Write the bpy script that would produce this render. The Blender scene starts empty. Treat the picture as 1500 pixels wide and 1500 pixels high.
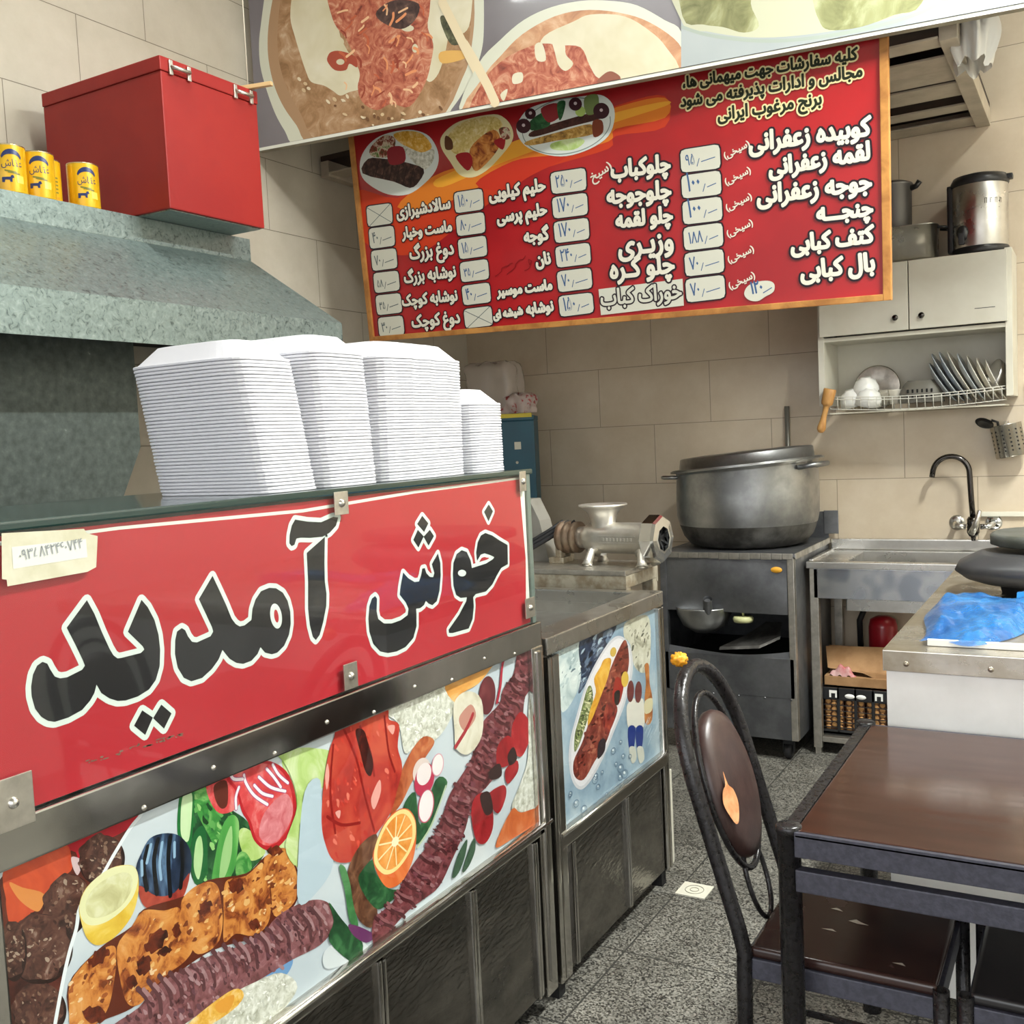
import bpy, bmesh, math, random
from mathutils import Vector, Matrix
from mathutils.geometry import tessellate_polygon
random.seed(7)
C = bpy.context.scene.collection
SC = bpy.context.scene

# ------------------------------------------------------------------ camera
YAW, PITCH, ROLL, FPX, EYE = math.radians(30.10), math.radians(-4.09), math.radians(-2.746), 1486.0, Vector((0, 0, 1.5))
fwd = Vector((-math.sin(YAW)*math.cos(PITCH), math.cos(YAW)*math.cos(PITCH), math.sin(PITCH)))
right0 = Vector((math.cos(YAW), math.sin(YAW), 0)); up0 = right0.cross(fwd)
RIGHT = right0*math.cos(ROLL) + up0*math.sin(ROLL)
UP = up0*math.cos(ROLL) - right0*math.sin(ROLL)
cam = bpy.data.cameras.new('camera'); camo = bpy.data.objects.new('camera', cam); C.objects.link(camo)
cam.sensor_width = 36.0; cam.lens = FPX/1500*36.0; cam.clip_start = 0.02
m = Matrix((RIGHT, UP, -fwd)).transposed().to_4x4(); m.translation = EYE
camo.matrix_world = m
SC.camera = camo

# ------------------------------------------------------------------ light
w = bpy.data.worlds.new('daylight_sky'); SC.world = w; w.use_nodes = True
nt = w.node_tree; bg = nt.nodes['Background']
tc = nt.nodes.new('ShaderNodeTexCoord'); sx = nt.nodes.new('ShaderNodeSeparateXYZ'); rp = nt.nodes.new('ShaderNodeValToRGB')
nt.links.new(tc.outputs['Generated'], sx.inputs[0]); nt.links.new(sx.outputs['Z'], rp.inputs[0]); nt.links.new(rp.outputs[0], bg.inputs[0])
rp.color_ramp.elements[0].position = 0.0; rp.color_ramp.elements[0].color = (.20, .19, .18, 1)
rp.color_ramp.elements[1].position = 0.12; rp.color_ramp.elements[1].color = (.93, .97, 1.0, 1)
bg.inputs[1].default_value = 2.5

def area(name, loc, look, sx_, sy_, power, col=(1, 1, 1)):
    l = bpy.data.lights.new(name, 'AREA'); l.shape = 'RECTANGLE'; l.size = sx_; l.size_y = sy_; l.energy = power; l.color = col
    o = bpy.data.objects.new(name, l); C.objects.link(o); o.location = loc
    o.rotation_euler = (Vector(look)-Vector(loc)).to_track_quat('-Z', 'Y').to_euler(); return o
area('shopfront_daylight', (.55, -1.5, 2.3), (-1.0, 4.0, 1.3), 3.6, 2.6, 22, (1.0, .985, .96))
area('ceiling_tube_and_fill', (-1.75, 2.0, 3.92), (-1.75, 2.0, 0), 1.3, .14, 32, (.97, 1.0, .95))
area('ceiling_tube_and_fill', (.75, 2.9, 3.92), (.75, 2.9, 0), .14, 1.3, 200, (.97, 1.0, .95))  # added fill lamp, brightens the back of the room and the right wall
SC.view_settings.view_transform = 'Standard'; SC.view_settings.look = 'None'
SC.view_settings.exposure = 0.42; SC.view_settings.gamma = 1.0; SC.view_settings.use_curve_mapping = False
SC.cycles.use_denoising = True; SC.cycles.max_bounces = 8

# ------------------------------------------------------------------ materials
def lin(c):
    if isinstance(c, str): c = [int(c[i:i+2], 16) for i in (0, 2, 4)]
    return tuple(((v/255)/12.92 if v/255 <= .04045 else ((v/255+.055)/1.055)**2.4) for v in c) + (1,)
_mats = {}
def mat(name, col, rough=.5, metal=0.0, var=None, scale=8, detail=4, dist=0.0, stretch=None, bump=0.0, bscale=None, coat=0.0, rvar=0.0, ramp=None, spec=None, alpha=None, trans=0.0, vor=False):
    """principled material; var = second colour mixed in by noise; ramp = [(pos, colour)...] driven by noise"""
    if name in _mats: return _mats[name]
    mt = bpy.data.materials.new(name); mt.use_nodes = True; n = mt.node_tree.nodes; L = mt.node_tree.links
    b = n['Principled BSDF']; b.inputs['Base Color'].default_value = lin(col); b.inputs['Roughness'].default_value = rough; b.inputs['Metallic'].default_value = metal
    b.inputs['Coat Weight'].default_value = coat; b.inputs['Coat Roughness'].default_value = .06
    if spec is not None: b.inputs['Specular IOR Level'].default_value = spec
    if alpha is not None: b.inputs['Alpha'].default_value = alpha
    if trans: b.inputs['Transmission Weight'].default_value = trans
    if var or ramp or bump or rvar:
        tc = n.new('ShaderNodeTexCoord'); mp = n.new('ShaderNodeMapping'); L.new(tc.outputs['Object'], mp.inputs[0])
        if stretch: mp.inputs['Scale'].default_value = stretch
        if vor:
            nz = n.new('ShaderNodeTexVoronoi'); nz.inputs['Scale'].default_value = scale; sep = n.new('ShaderNodeSeparateColor'); L.new(nz.outputs['Color'], sep.inputs[0]); fac = sep.outputs[0]
        else:
            nz = n.new('ShaderNodeTexNoise'); nz.inputs['Scale'].default_value = scale; nz.inputs['Detail'].default_value = detail; nz.inputs['Distortion'].default_value = dist; nz.inputs['Roughness'].default_value = .6; fac = nz.outputs['Fac']
        L.new(mp.outputs[0], nz.inputs['Vector'])
        if var or ramp:
            r = n.new('ShaderNodeValToRGB'); L.new(fac, r.inputs[0])
            st = ramp or [(.38, col), (.62, var)]
            e = r.color_ramp.elements
            e[0].position, e[0].color = st[0][0], lin(st[0][1]); e[1].position, e[1].color = st[-1][0], lin(st[-1][1])
            for p, c in st[1:-1]: q = e.new(p); q.color = lin(c)
            L.new(r.outputs[0], b.inputs['Base Color'])
        if rvar:
            mr = n.new('ShaderNodeMapRange'); L.new(fac, mr.inputs[0]); mr.inputs[1].default_value = .3; mr.inputs[2].default_value = .7
            mr.inputs[3].default_value = max(0.02, rough-rvar); mr.inputs[4].default_value = rough+rvar; L.new(mr.outputs[0], b.inputs['Roughness'])
        if bump:
            bp = n.new('ShaderNodeBump'); bp.inputs['Strength'].default_value = bump; bp.inputs['Distance'].default_value = .01
            if bscale:
                nb = n.new('ShaderNodeTexNoise'); nb.inputs['Scale'].default_value = bscale; nb.inputs['Detail'].default_value = 3; L.new(mp.outputs[0], nb.inputs['Vector']); L.new(nb.outputs['Fac'], bp.inputs['Height'])
            else: L.new(fac, bp.inputs['Height'])
            L.new(bp.outputs[0], b.inputs['Normal'])
    _mats[name] = mt; return mt

def tile_mat(name, c1, c2, grout, bw, bh, ox, oy, axes, mort=.0016, rough=.28, offset=.5, speck=None, freq=2):
    mt = bpy.data.materials.new(name); mt.use_nodes = True; n = mt.node_tree.nodes; L = mt.node_tree.links; b = n['Principled BSDF']
    tc = n.new('ShaderNodeTexCoord'); s = n.new('ShaderNodeSeparateXYZ'); L.new(tc.outputs['Object'], s.inputs[0])
    cb = n.new('ShaderNodeCombineXYZ'); L.new(s.outputs[axes[0]], cb.inputs[0]); L.new(s.outputs[axes[1]], cb.inputs[1])
    mp = n.new('ShaderNodeMapping'); L.new(cb.outputs[0], mp.inputs[0]); mp.inputs['Location'].default_value = (ox, oy, 0)
    br = n.new('ShaderNodeTexBrick'); L.new(mp.outputs[0], br.inputs['Vector']); br.inputs['Scale'].default_value = 1; br.inputs['Mortar Size'].default_value = mort
    br.inputs['Mortar Smooth'].default_value = .1; br.inputs['Brick Width'].default_value = bw; br.inputs['Row Height'].default_value = bh; br.offset = offset; br.offset_frequency = freq; br.squash = 1
    nz = n.new('ShaderNodeTexNoise'); nz.inputs['Scale'].default_value = 5; nz.inputs['Detail'].default_value = 8; nz.inputs['Roughness'].default_value = .65; L.new(tc.outputs['Object'], nz.inputs['Vector'])
    r = n.new('ShaderNodeValToRGB'); r.color_ramp.elements[0].position = .35; r.color_ramp.elements[0].color = lin(c1); r.color_ramp.elements[1].position = .66; r.color_ramp.elements[1].color = lin(c2); L.new(nz.outputs['Fac'], r.inputs[0])
    col = r.outputs[0]
    if speck:
        # stone chips: random grey per voronoi cell, multiplied over the base
        v = n.new('ShaderNodeTexVoronoi'); v.inputs['Scale'].default_value = speck[0]; L.new(tc.outputs['Object'], v.inputs['Vector']); sp = n.new('ShaderNodeSeparateColor'); L.new(v.outputs['Color'], sp.inputs[0])
        vr = n.new('ShaderNodeValToRGB'); vr.color_ramp.interpolation = 'LINEAR'
        e = vr.color_ramp.elements; e[0].position = .12; e[0].color = lin(speck[1]); e[1].position = .85; e[1].color = lin(speck[2]); q = e.new(.45); q.color = lin(speck[3])
        L.new(sp.outputs[0], vr.inputs[0])
        mx = n.new('ShaderNodeMix'); mx.data_type = 'RGBA'; mx.blend_type = 'MULTIPLY'; mx.inputs[0].default_value = 1.0; L.new(col, mx.inputs[6]); L.new(vr.outputs[0], mx.inputs[7]); col = mx.outputs[2]
    L.new(col, br.inputs['Color1']); L.new(col, br.inputs['Color2']); br.inputs['Mortar'].default_value = lin(grout)
    L.new(br.outputs['Color'], b.inputs['Base Color']); b.inputs['Roughness'].default_value = rough
    bp = n.new('ShaderNodeBump'); bp.inputs['Strength'].default_value = .35; bp.inputs['Distance'].default_value = .004; bp.invert = True; L.new(br.outputs['Fac'], bp.inputs['Height']); L.new(bp.outputs[0], b.inputs['Normal'])
    return mt

STEEL = mat('stainless_steel', 'd6d4cf', .3, 1.0, var='c4c1bb', scale=6, rvar=.08, bump=.06, bscale=9)
STEEL_M = mat('polished_steel', 'c9c6c0', .13, 1.0, var='b9b6b0', scale=5, rvar=.05, bump=.05, bscale=7)
STEEL_R = mat('worn_steel', 'cfcac0', .42, 1.0, var='aaa59b', scale=14, detail=6, rvar=.1, bump=.08, bscale=30)
STEEL_D = mat('dull_door_steel', '86827c', .2, 1.0, var='65625d', scale=5, detail=6, rvar=.1, bump=.25, bscale=34, stretch=(1, 1, 3))
STOVE = mat('grimy_sheet_steel', '8a8b8e', .42, .85, var='626366', scale=4, detail=7, rvar=.1, bump=.15, bscale=5)
ALU = mat('cast_aluminium', 'e6e3dd', .45, 1.0, var='cbc7be', scale=7, detail=5, rvar=.08, bump=.05, bscale=60)
ALU_P = mat('dented_pot_aluminium', 'bfc0c0', .38, 1.0, var='8f9091', scale=5, detail=7, rvar=.1, bump=.12, bscale=12)
SOOT = mat('sooty_pot_base', '6b6965', .55, .8, var='454340', scale=12, detail=6)
CHROME = mat('chrome', 'd2d4d6', .1, 1.0)
DCHROME = mat('dark_chrome', '4e4b49', .16, 1.0)
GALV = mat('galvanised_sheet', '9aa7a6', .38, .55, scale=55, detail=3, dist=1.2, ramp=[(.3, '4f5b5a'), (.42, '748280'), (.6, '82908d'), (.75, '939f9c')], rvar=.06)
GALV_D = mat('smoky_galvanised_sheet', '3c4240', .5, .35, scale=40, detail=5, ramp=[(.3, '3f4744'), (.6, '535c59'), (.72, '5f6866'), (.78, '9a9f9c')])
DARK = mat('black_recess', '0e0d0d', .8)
RUBBER = mat('black_rubber', '17171a', .6)
BLACKP = mat('black_plastic', '1b1b1d', .35, var='232325', scale=12)
GREYP = mat('grey_plastic', '50524f', .45, var='44463f', scale=9)
REDBOX = mat('red_paint', '92221e', .45, 0, var='8a1d1c', scale=5, spec=.3)
FOAM = mat('white_foam', 'dadae0', .55, 0)
WOOD = mat('varnished_frame_wood', 'b98242', .45, 0, var='94602c', scale=9, detail=6, stretch=(1, 1, 1), dist=.6)
WOODL = mat('pale_turned_wood', 'c9985a', .45, 0, var='a87238', scale=20, detail=4, stretch=(1, 1, .3))
STICK = mat('bare_stick_wood', 'c9a878', .6)
CABW = mat('cream_cabinet_paint', 'd6d3c6', .4, 0, var='cbc7b8', scale=3)
WHITEP = mat('white_painted_panel', 'eeeeea', .42, 0, ramp=[(.28, '8d8a84'), (.33, 'e4e4e0'), (.7, 'f0f0ed')], scale=7, detail=7)
FRAME = mat('black_hammered_paint', '211f1f', .3, .35, var='2b292b', scale=90, detail=2, bump=.12, rvar=.06)
TFRAME = mat('dark_grey_table_paint', '3a3a44', .42, .25, var='454550', scale=80, detail=2, bump=.1)
LEATHER = mat('brown_vinyl', '3f2d2a', .38, 0, var='352523', scale=30, bump=.08)
SEATM = mat('dark_brown_seat_laminate', '2c1e1c', .24, 0, var='38241f', scale=9, rvar=.06)
SEATB = mat('black_seat_vinyl', '1f1d1e', .3, 0, var='292627', scale=12)
FOAMY = mat('torn_orange_foam', 'd79a6c', .8, 0, var='c07f50', scale=40)
TABLET = mat('dark_walnut_laminate', '3b241c', .16, 0, var='301c15', scale=4, detail=7, stretch=(1, 7, 1), rvar=.05)
TEAL = mat('teal_plastic', '0e5266', .4, 0, var='0c485b', scale=4)
YEL = mat('yellow_label', 'd5c23a', .5)
REDP = mat('red_paint_canister', 'a81626', .3, coat=.3)
CARD = mat('brown_cardboard', 'a9825a', .8, 0, var='96704a', scale=10)
WHITE = mat('white_gloss', 'ecece8', .3)
IVORY = mat('ivory_plastic', 'd2cfc0', .45)
MELA = mat('pale_melamine', 'b9c0c6', .35)
MELAW = mat('cream_melamine', 'd8d3c6', .35)
BROWNW = mat('dark_shelf_boards', '3b2a22', .7, 0, var='2e201a', scale=8)
RACKW = mat('cream_painted_slat', 'b9ae9c', .55, 0, var='a89d8b', scale=8)
GREASE = mat('orange_grease_dab', 'd69a2b', .5)
TAPEY = mat('yellow_tape', 'e6a51b', .5, 0, var='c98411', scale=60)
CLEARF = mat('crumpled_clear_film', 'd9cdc4', .25, 0, alpha=.42)
WHITEF = mat('crumpled_white_bag', 'e3e3e0', .4, 0, alpha=.8)
BLUEF = mat('blue_film', '14589c', .16, 0, var='2c7cc0', scale=9, alpha=.7, bump=.9, bscale=26)
MIRRORG = mat('dark_green_glass_edge', '12302c', .15, 0, coat=.5)
def glass_mat():
    mt = bpy.data.materials.new('clear_pane'); mt.use_nodes = True; n = mt.node_tree.nodes; L = mt.node_tree.links
    n.remove(n['Principled BSDF']); o = n['Material Output']
    t = n.new('ShaderNodeBsdfTransparent'); g = n.new('ShaderNodeBsdfGlossy'); g.inputs['Roughness'].default_value = .03; f = n.new('ShaderNodeFresnel'); f.inputs[0].default_value = 1.5
    t.inputs[0].default_value = (.985, .99, .985, 1); ge = n.new('ShaderNodeNewGeometry'); iv = n.new('ShaderNodeMath'); iv.operation = 'SUBTRACT'; iv.inputs[0].default_value = 1; L.new(ge.outputs['Backfacing'], iv.inputs[1]); mu = n.new('ShaderNodeMath'); mu.operation = 'MULTIPLY'; L.new(f.outputs[0], mu.inputs[0]); L.new(iv.outputs[0], mu.inputs[1])
    mx = n.new('ShaderNodeMixShader'); L.new(mu.outputs[0], mx.inputs[0]); L.new(t.outputs[0], mx.inputs[1]); L.new(g.outputs[0], mx.inputs[2]); L.new(mx.outputs[0], o.inputs[0]); return mt
GLASS = glass_mat()

# ------------------------------------------------------------------ mesh helpers
OFF = {}
def thing(name, label, cat, loc=(0, 0, 0), group=None):
    """an Empty at the thing's base; its parts become children"""
    o = bpy.data.objects.new(name, None); C.objects.link(o); o.location = loc; o.empty_display_size = .05
    o['label'] = label; o['category'] = cat
    if group: o['group'] = group
    OFF[o] = Vector(loc); return o

class MB:
    def __init__(s): s.bm = bmesh.new(); s.mats = []
    def mi(s, mt):
        if mt is None: return 0
        if mt not in s.mats: s.mats.append(mt)
        return s.mats.index(mt)
    def _fin(s, faces, mt, smooth):
        k = s.mi(mt)
        for f in faces: f.material_index = k; f.smooth = smooth
    def box(s, x0, x1, y0, y1, z0, z1, bev=0.0, mt=None, M=None, smooth=False):
        r = bmesh.ops.create_cube(s.bm, size=1.0); vs = r['verts']
        for v in vs:
            v.co = Vector((x0+(v.co.x+.5)*(x1-x0), y0+(v.co.y+.5)*(y1-y0), z0+(v.co.z+.5)*(z1-z0)))
        fs = {f for v in vs for f in v.link_faces}
        if bev:
            es = list({e for v in vs for e in v.link_edges})
            rr = bmesh.ops.bevel(s.bm, geom=es, offset=min(bev, .45*min(abs(x1-x0), abs(y1-y0), abs(z1-z0))), segments=2, profile=.7, affect='EDGES')
            fs = {f for f in fs if f.is_valid} | set(rr['faces']); vs = list({v for f in fs for v in f.verts})
        if M is not None:
            for v in vs: v.co = M @ v.co
        s._fin(fs, mt, smooth); return s
    def tube(s, path, r, seg=12, closed=False, caps=True, mt=None, smooth=True):
        P = [Vector(p) for p in path]; n = len(P); R = r if isinstance(r, (list, tuple)) else [r]*n
        rings = []; prev = None
        for i in range(n):
            if closed: d = (P[(i+1) % n]-P[i-1])
            else: d = P[min(i+1, n-1)]-P[max(i-1, 0)]
            d.normalize()
            if prev is None:
                a = Vector((0, 0, 1)) if abs(d.z) < .9 else Vector((1, 0, 0)); u = d.cross(a).normalized()
            else: u = (prev-d*prev.dot(d)).normalized()
            prev = u; v = d.cross(u)
            rings.append([s.bm.verts.new(P[i]+(u*math.cos(t)+v*math.sin(t))*R[i]) for t in [2*math.pi*k/seg for k in range(seg)]])
        fs = []
        for i in range(n if closed else n-1):
            a, b = rings[i], rings[(i+1) % n]
            for k in range(seg): fs.append(s.bm.faces.new((a[k], a[(k+1) % seg], b[(k+1) % seg], b[k])))
        s._fin(fs, mt, smooth)
        if caps and not closed: s._fin([s.bm.faces.new(rings[0][::-1]), s.bm.faces.new(rings[-1])], mt, False)
        return s
    def cyl(s, p, q, r, seg=20, mt=None, smooth=True): return s.tube([p, q], r, seg, mt=mt, smooth=smooth)
    def lathe(s, prof, c, axis=(0, 0, 1), seg=32, mt=None, smooth=True, arc=None, scale=(1, 1)):
        """prof: [(radius, height)...] revolved about axis through c"""
        ax = Vector(axis).normalized(); a = Vector((0, 0, 1)) if abs(ax.z) < .9 else Vector((1, 0, 0))
        u = ax.cross(a).normalized(); v = ax.cross(u); c = Vector(c); rings = []
        for r, h in prof:
            if r < 1e-6: rings.append([s.bm.verts.new(c+ax*h)])
            else: rings.append([s.bm.verts.new(c+ax*h+u*r*scale[0]*math.cos(t)+v*r*scale[1]*math.sin(t)) for t in [2*math.pi*k/seg for k in range(seg)]])
        fs = []
        for a_, b_ in zip(rings, rings[1:]):
            for k in range(seg):
                k2 = (k+1) % seg
                if len(a_) == 1 and len(b_) == 1: continue
                if len(a_) == 1: fs.append(s.bm.faces.new((a_[0], b_[k2], b_[k])))
                elif len(b_) == 1: fs.append(s.bm.faces.new((a_[k], a_[k2], b_[0])))
                else: fs.append(s.bm.faces.new((a_[k], a_[k2], b_[k2], b_[k])))
        s._fin(fs, mt, smooth); return s
    def prism(s, pts, thick, mt=None, smooth=False):
        """closed polygon of 3D points, extruded by the vector thick"""
        t = Vector(thick); P = [Vector(p) for p in pts]
        a = [s.bm.verts.new(p) for p in P]; b = [s.bm.verts.new(p+t) for p in P]; fs = []
        tri = tessellate_polygon([P])
        for q in tri:
            fs.append(s.bm.faces.new([a[i] for i in q])); fs.append(s.bm.faces.new([b[i] for i in reversed(q)]))
        n = len(P)
        for i in range(n): fs.append(s.bm.faces.new((a[i], a[(i+1) % n], b[(i+1) % n], b[i])))
        s._fin(fs, mt, smooth); return s
    def grid(s, fn, nu, nv, mt=None, smooth=True):
        V = [[s.bm.verts.new(fn(i/nu, j/nv)) for j in range(nv+1)] for i in range(nu+1)]
        s._fin([s.bm.faces.new((V[i][j], V[i+1][j], V[i+1][j+1], V[i][j+1])) for i in range(nu) for j in range(nv)], mt, smooth); return s
    def xf(s, M):
        bmesh.ops.transform(s.bm, matrix=M, verts=s.bm.verts[:]); return s
    def obj(s, name, mt=None, parent=None, label=None, cat=None, group=None, kind=None, norm=True, solid=0.0):
        if norm: bmesh.ops.recalc_face_normals(s.bm, faces=s.bm.faces[:])
        me = bpy.data.meshes.new(name)
        if parent is not None: off = OFF[parent]
        else:
            xs = [v.co for v in s.bm.verts]
            off = Vector(((min(v.x for v in xs)+max(v.x for v in xs))/2, (min(v.y for v in xs)+max(v.y for v in xs))/2, min(v.z for v in xs)))
            if kind == 'structure': off = Vector((0, 0, 0))
        bmesh.ops.translate(s.bm, vec=-off, verts=s.bm.verts[:])
        s.bm.to_mesh(me); s.bm.free()
        for q in (s.mats or [mt]): me.materials.append(q)
        o = bpy.data.objects.new(name, me); C.objects.link(o)
        if parent is not None: o.parent = parent
        else: o.location = off
        OFF[o] = off
        if label: o['label'] = label
        if cat: o['category'] = cat
        if group: o['group'] = group
        if kind: o['kind'] = kind
        if solid:
            md = o.modifiers.new('thickness', 'SOLIDIFY'); md.thickness = solid; md.offset = 0
        return o

def dup(root, loc, rotz=0.0, label=None, group=None, scale=None):
    """a copy of a thing with copies of its parts and sub-parts"""
    r = root.copy(); C.objects.link(r); r.location = loc; r.rotation_euler = (0, 0, rotz)
    if scale: r.scale = (scale,)*3
    if label: r['label'] = label
    if group: r['group'] = group
    for ch in list(root.children):
        c = ch.copy(); C.objects.link(c); c.parent = r
        for g in ch.children:
            d = g.copy(); C.objects.link(d); d.parent = c
    return r

def arc(c, r, a0, a1, n, ax=(1, 0, 0), ay=(0, 0, 1)):
    c, ax, ay = Vector(c), Vector(ax), Vector(ay)
    return [c+ax*r*math.cos(a0+(a1-a0)*i/n)+ay*r*math.sin(a0+(a1-a0)*i/n) for i in range(n+1)]
def spline(pts, n=5, closed=True):
    """Catmull-Rom through 2D points"""
    N = len(pts); out = []
    for i in range(N if closed else N-1):
        p0, p1, p2, p3 = (pts[(i-1) % N], pts[i], pts[(i+1) % N], pts[(i+2) % N]) if closed else (pts[max(i-1, 0)], pts[i], pts[i+1], pts[min(i+2, N-1)])
        for k in range(n):
            t = k/n
            out.append(tuple(.5*((2*p1[j])+(-p0[j]+p2[j])*t+(2*p0[j]-5*p1[j]+4*p2[j]-p3[j])*t*t+(-p0[j]+3*p1[j]-3*p2[j]+p3[j])*t**3) for j in (0, 1)))
    if not closed: out.append(tuple(pts[-1]))
    return out
def ell(cx, cy, rx, ry, tilt=0, n=28):
    c, s = math.cos(math.radians(tilt)), math.sin(math.radians(tilt)); o = []
    for k in range(n):
        a = 2*math.pi*k/n; x, y = rx*math.cos(a), ry*math.sin(a); o.append((cx+x*c-y*s, cy+x*s+y*c))
    return o
def fr(f, pts):
    """zoom-frame coordinates -> photo coordinates"""
    s, ox, oy = f; return [(ox+x*s, oy+y*s) for x, y in pts]
def ray(u, v): return (fwd + RIGHT*((u-750)/FPX) - UP*((v-750)/FPX))
def at(u, v, x=None, y=None, z=None):
    d = ray(u, v)
    t = x/d.x if x is not None else y/d.y if y is not None else (z-EYE.z)/d.z
    return EYE+d*t

class Print(MB):
    """graphics printed on a flat sheet: polygons on the sheet's plane, each ink layer a hair above the last"""
    STEP = .0001
    def __init__(s, o, ex, ez):
        super().__init__(); s.o = Vector(o); s.ex = Vector(ex).normalized(); s.ez = Vector(ez).normalized(); s.n = s.ex.cross(s.ez); s.lay = 0; s.k = 0
        s.clip = None
    def uv(s, p):
        d = ray(*p); t = (s.o-EYE).dot(s.n)/d.dot(s.n); q = EYE+d*t-s.o
        return (q.dot(s.ex), q.dot(s.ez))
    def sub(s):
        s.k += 1; return ((s.k*7) % 19)/19*.85      # sheets of the same ink never share a plane
    def w(s, a, lay): return s.o+s.ex*a[0]+s.ez*a[1]+s.n*(lay*s.STEP)
    def loops(s, L, mt, lay):
        """L: loops in plane coordinates (first outer, others holes or islands)"""
        L = [l for l in L if len(l) > 2]
        if not L: return
        def inside(p, l):
            r = False
            for i in range(len(l)):
                a, b = l[i-1], l[i]
                if (a[1] > p[1]) != (b[1] > p[1]) and p[0] < (b[0]-a[0])*(p[1]-a[1])/(b[1]-a[1])+a[0]: r = not r
            return r
        par = [[j for j in range(len(L)) if j != i and inside(L[i][0], L[j])] for i in range(len(L))]; fs = []
        for i in range(len(L)):
            if len(par[i]) % 2: continue
            grp = [L[i]]+[L[j] for j in range(len(L)) if i in par[j] and len(par[j]) == len(par[i])+1]
            V = [s.bm.verts.new(s.w(p, lay)) for l in grp for p in l]
            for t in tessellate_polygon([[Vector((p[0], p[1], 0)) for p in l] for l in grp]):
                try: fs.append(s.bm.faces.new([V[k] for k in t]))
                except ValueError: pass
        s._fin(fs, mt, False)
    def cut(s, l):
        """clip a loop to the sheet's rectangle"""
        if not s.clip: return l
        x0, x1, z0, z1 = s.clip
        for k, lim, sg in ((0, x0, 1), (0, x1, -1), (1, z0, 1), (1, z1, -1)):
            o = []
            for i in range(len(l)):
                a, b = l[i-1], l[i]; ia, ib = (a[k]-lim)*sg >= 0, (b[k]-lim)*sg >= 0
                if ia != ib:
                    t = (lim-a[k])/(b[k]-a[k]); o.append((a[0]+(b[0]-a[0])*t, a[1]+(b[1]-a[1])*t))
                if ib: o.append(b)
            l = o
            if not l: return l
        return l
    def poly(s, px, mt, smooth=True, lay=None, f=None, n=4):
        if f: px = fr(f, px)
        if smooth: px = spline(px, n)
        if lay is None: s.lay += 1; lay = s.lay
        s.loops([s.cut([s.uv(p) for p in px])], mt, lay); return s
    def stroke(s, l, wd, mt, lay, closed=True, seg=7):
        """ribbon of width wd with round joins along a plane-coordinate line"""
        n = len(l); fs = []; h = wd/2
        def face(ps):
            lz = lay+s.sub()
            V = [s.bm.verts.new(s.w(p, lz)) for p in ps]; fs.append(s.bm.faces.new(V))
        for i in range(n if closed else n-1):
            a, b = l[i], l[(i+1) % n]; dx, dy = b[0]-a[0], b[1]-a[1]; q = math.hypot(dx, dy)
            if q < 1e-7: continue
            nx, ny = -dy/q*h, dx/q*h
            face([(a[0]-nx, a[1]-ny), (b[0]-nx, b[1]-ny), (b[0]+nx, b[1]+ny), (a[0]+nx, a[1]+ny)])
        for a in l: face([(a[0]+h*math.cos(2*math.pi*k/seg), a[1]+h*math.sin(2*math.pi*k/seg)) for k in range(seg)])
        s._fin(fs, mt, False)
    def scatter(s, px, n, size, cols, f=None, ang=None, asp=.6, seed=1):
        """irregular flecks of several inks inside an outline"""
        rnd = random.Random(seed); xs = [p[0] for p in px]; ys = [p[1] for p in px]; s.lay += 1; base = s.lay; s.lay += 2; k = t = 0
        while k < n and t < n*20:
            t += 1; x, y = rnd.uniform(min(xs), max(xs)), rnd.uniform(min(ys), max(ys)); ins = False
            for i in range(len(px)):
                a, b = px[i-1], px[i]
                if (a[1] > y) != (b[1] > y) and x < (b[0]-a[0])*(y-a[1])/(b[1]-a[1])+a[0]: ins = not ins
            if not ins: continue
            r = rnd.uniform(*size); e = ell(x, y, r, r*rnd.uniform(asp*.7, asp*1.4), rnd.uniform(0, 180) if ang is None else ang+rnd.uniform(-20, 20), 9)
            e = [(p[0]+rnd.uniform(-.22, .22)*r, p[1]+rnd.uniform(-.22, .22)*r) for p in e]
            s.poly(e, cols[rnd.randrange(len(cols))], lay=base+(k % 12)*.22, f=f, n=2); k += 1
        return s
    def line(s, px, wd, mt, f=None, lay=None, smooth=True):
        if f: px = fr(f, px)
        if smooth and len(px) > 2: px = spline(px, 4, False)
        if lay is None: s.lay += 1; lay = s.lay
        l = [s.uv(p) for p in px]
        if s.clip:
            x0, x1, z0, z1 = s.clip; l = [(min(max(a, x0), x1), min(max(b, z0), z1)) for a, b in l]
        s.stroke(l, wd, mt, lay, False); return s
    def text(s, txt, left, right, fill, lay, bold=0.0, out=None, outw=0.0, sy=1.15):
        """glyph string between two baseline points given in photo coordinates"""
        a, b = Vector(s.uv(left)), Vector(s.uv(right)); d = b-a
        tot = sum(GL[c][0] for c in txt); k = d.length/tot; e = d.normalized(); up = Vector((-e.y, e.x)); x = 0
        for c in txt:
            adv, L = GL[c]
            LL = [[tuple(a+e*((x+p[0])*k)+up*(p[1]*k*sy)) for p in l] for l in L]
            if out:
                for l in LL: s.stroke(l, outw+bold, out, lay)
            s.loops(LL, fill, lay+2+s.sub())
            if bold:
                for l in LL: s.stroke(l, bold, fill, lay+1)
            x += adv

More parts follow.
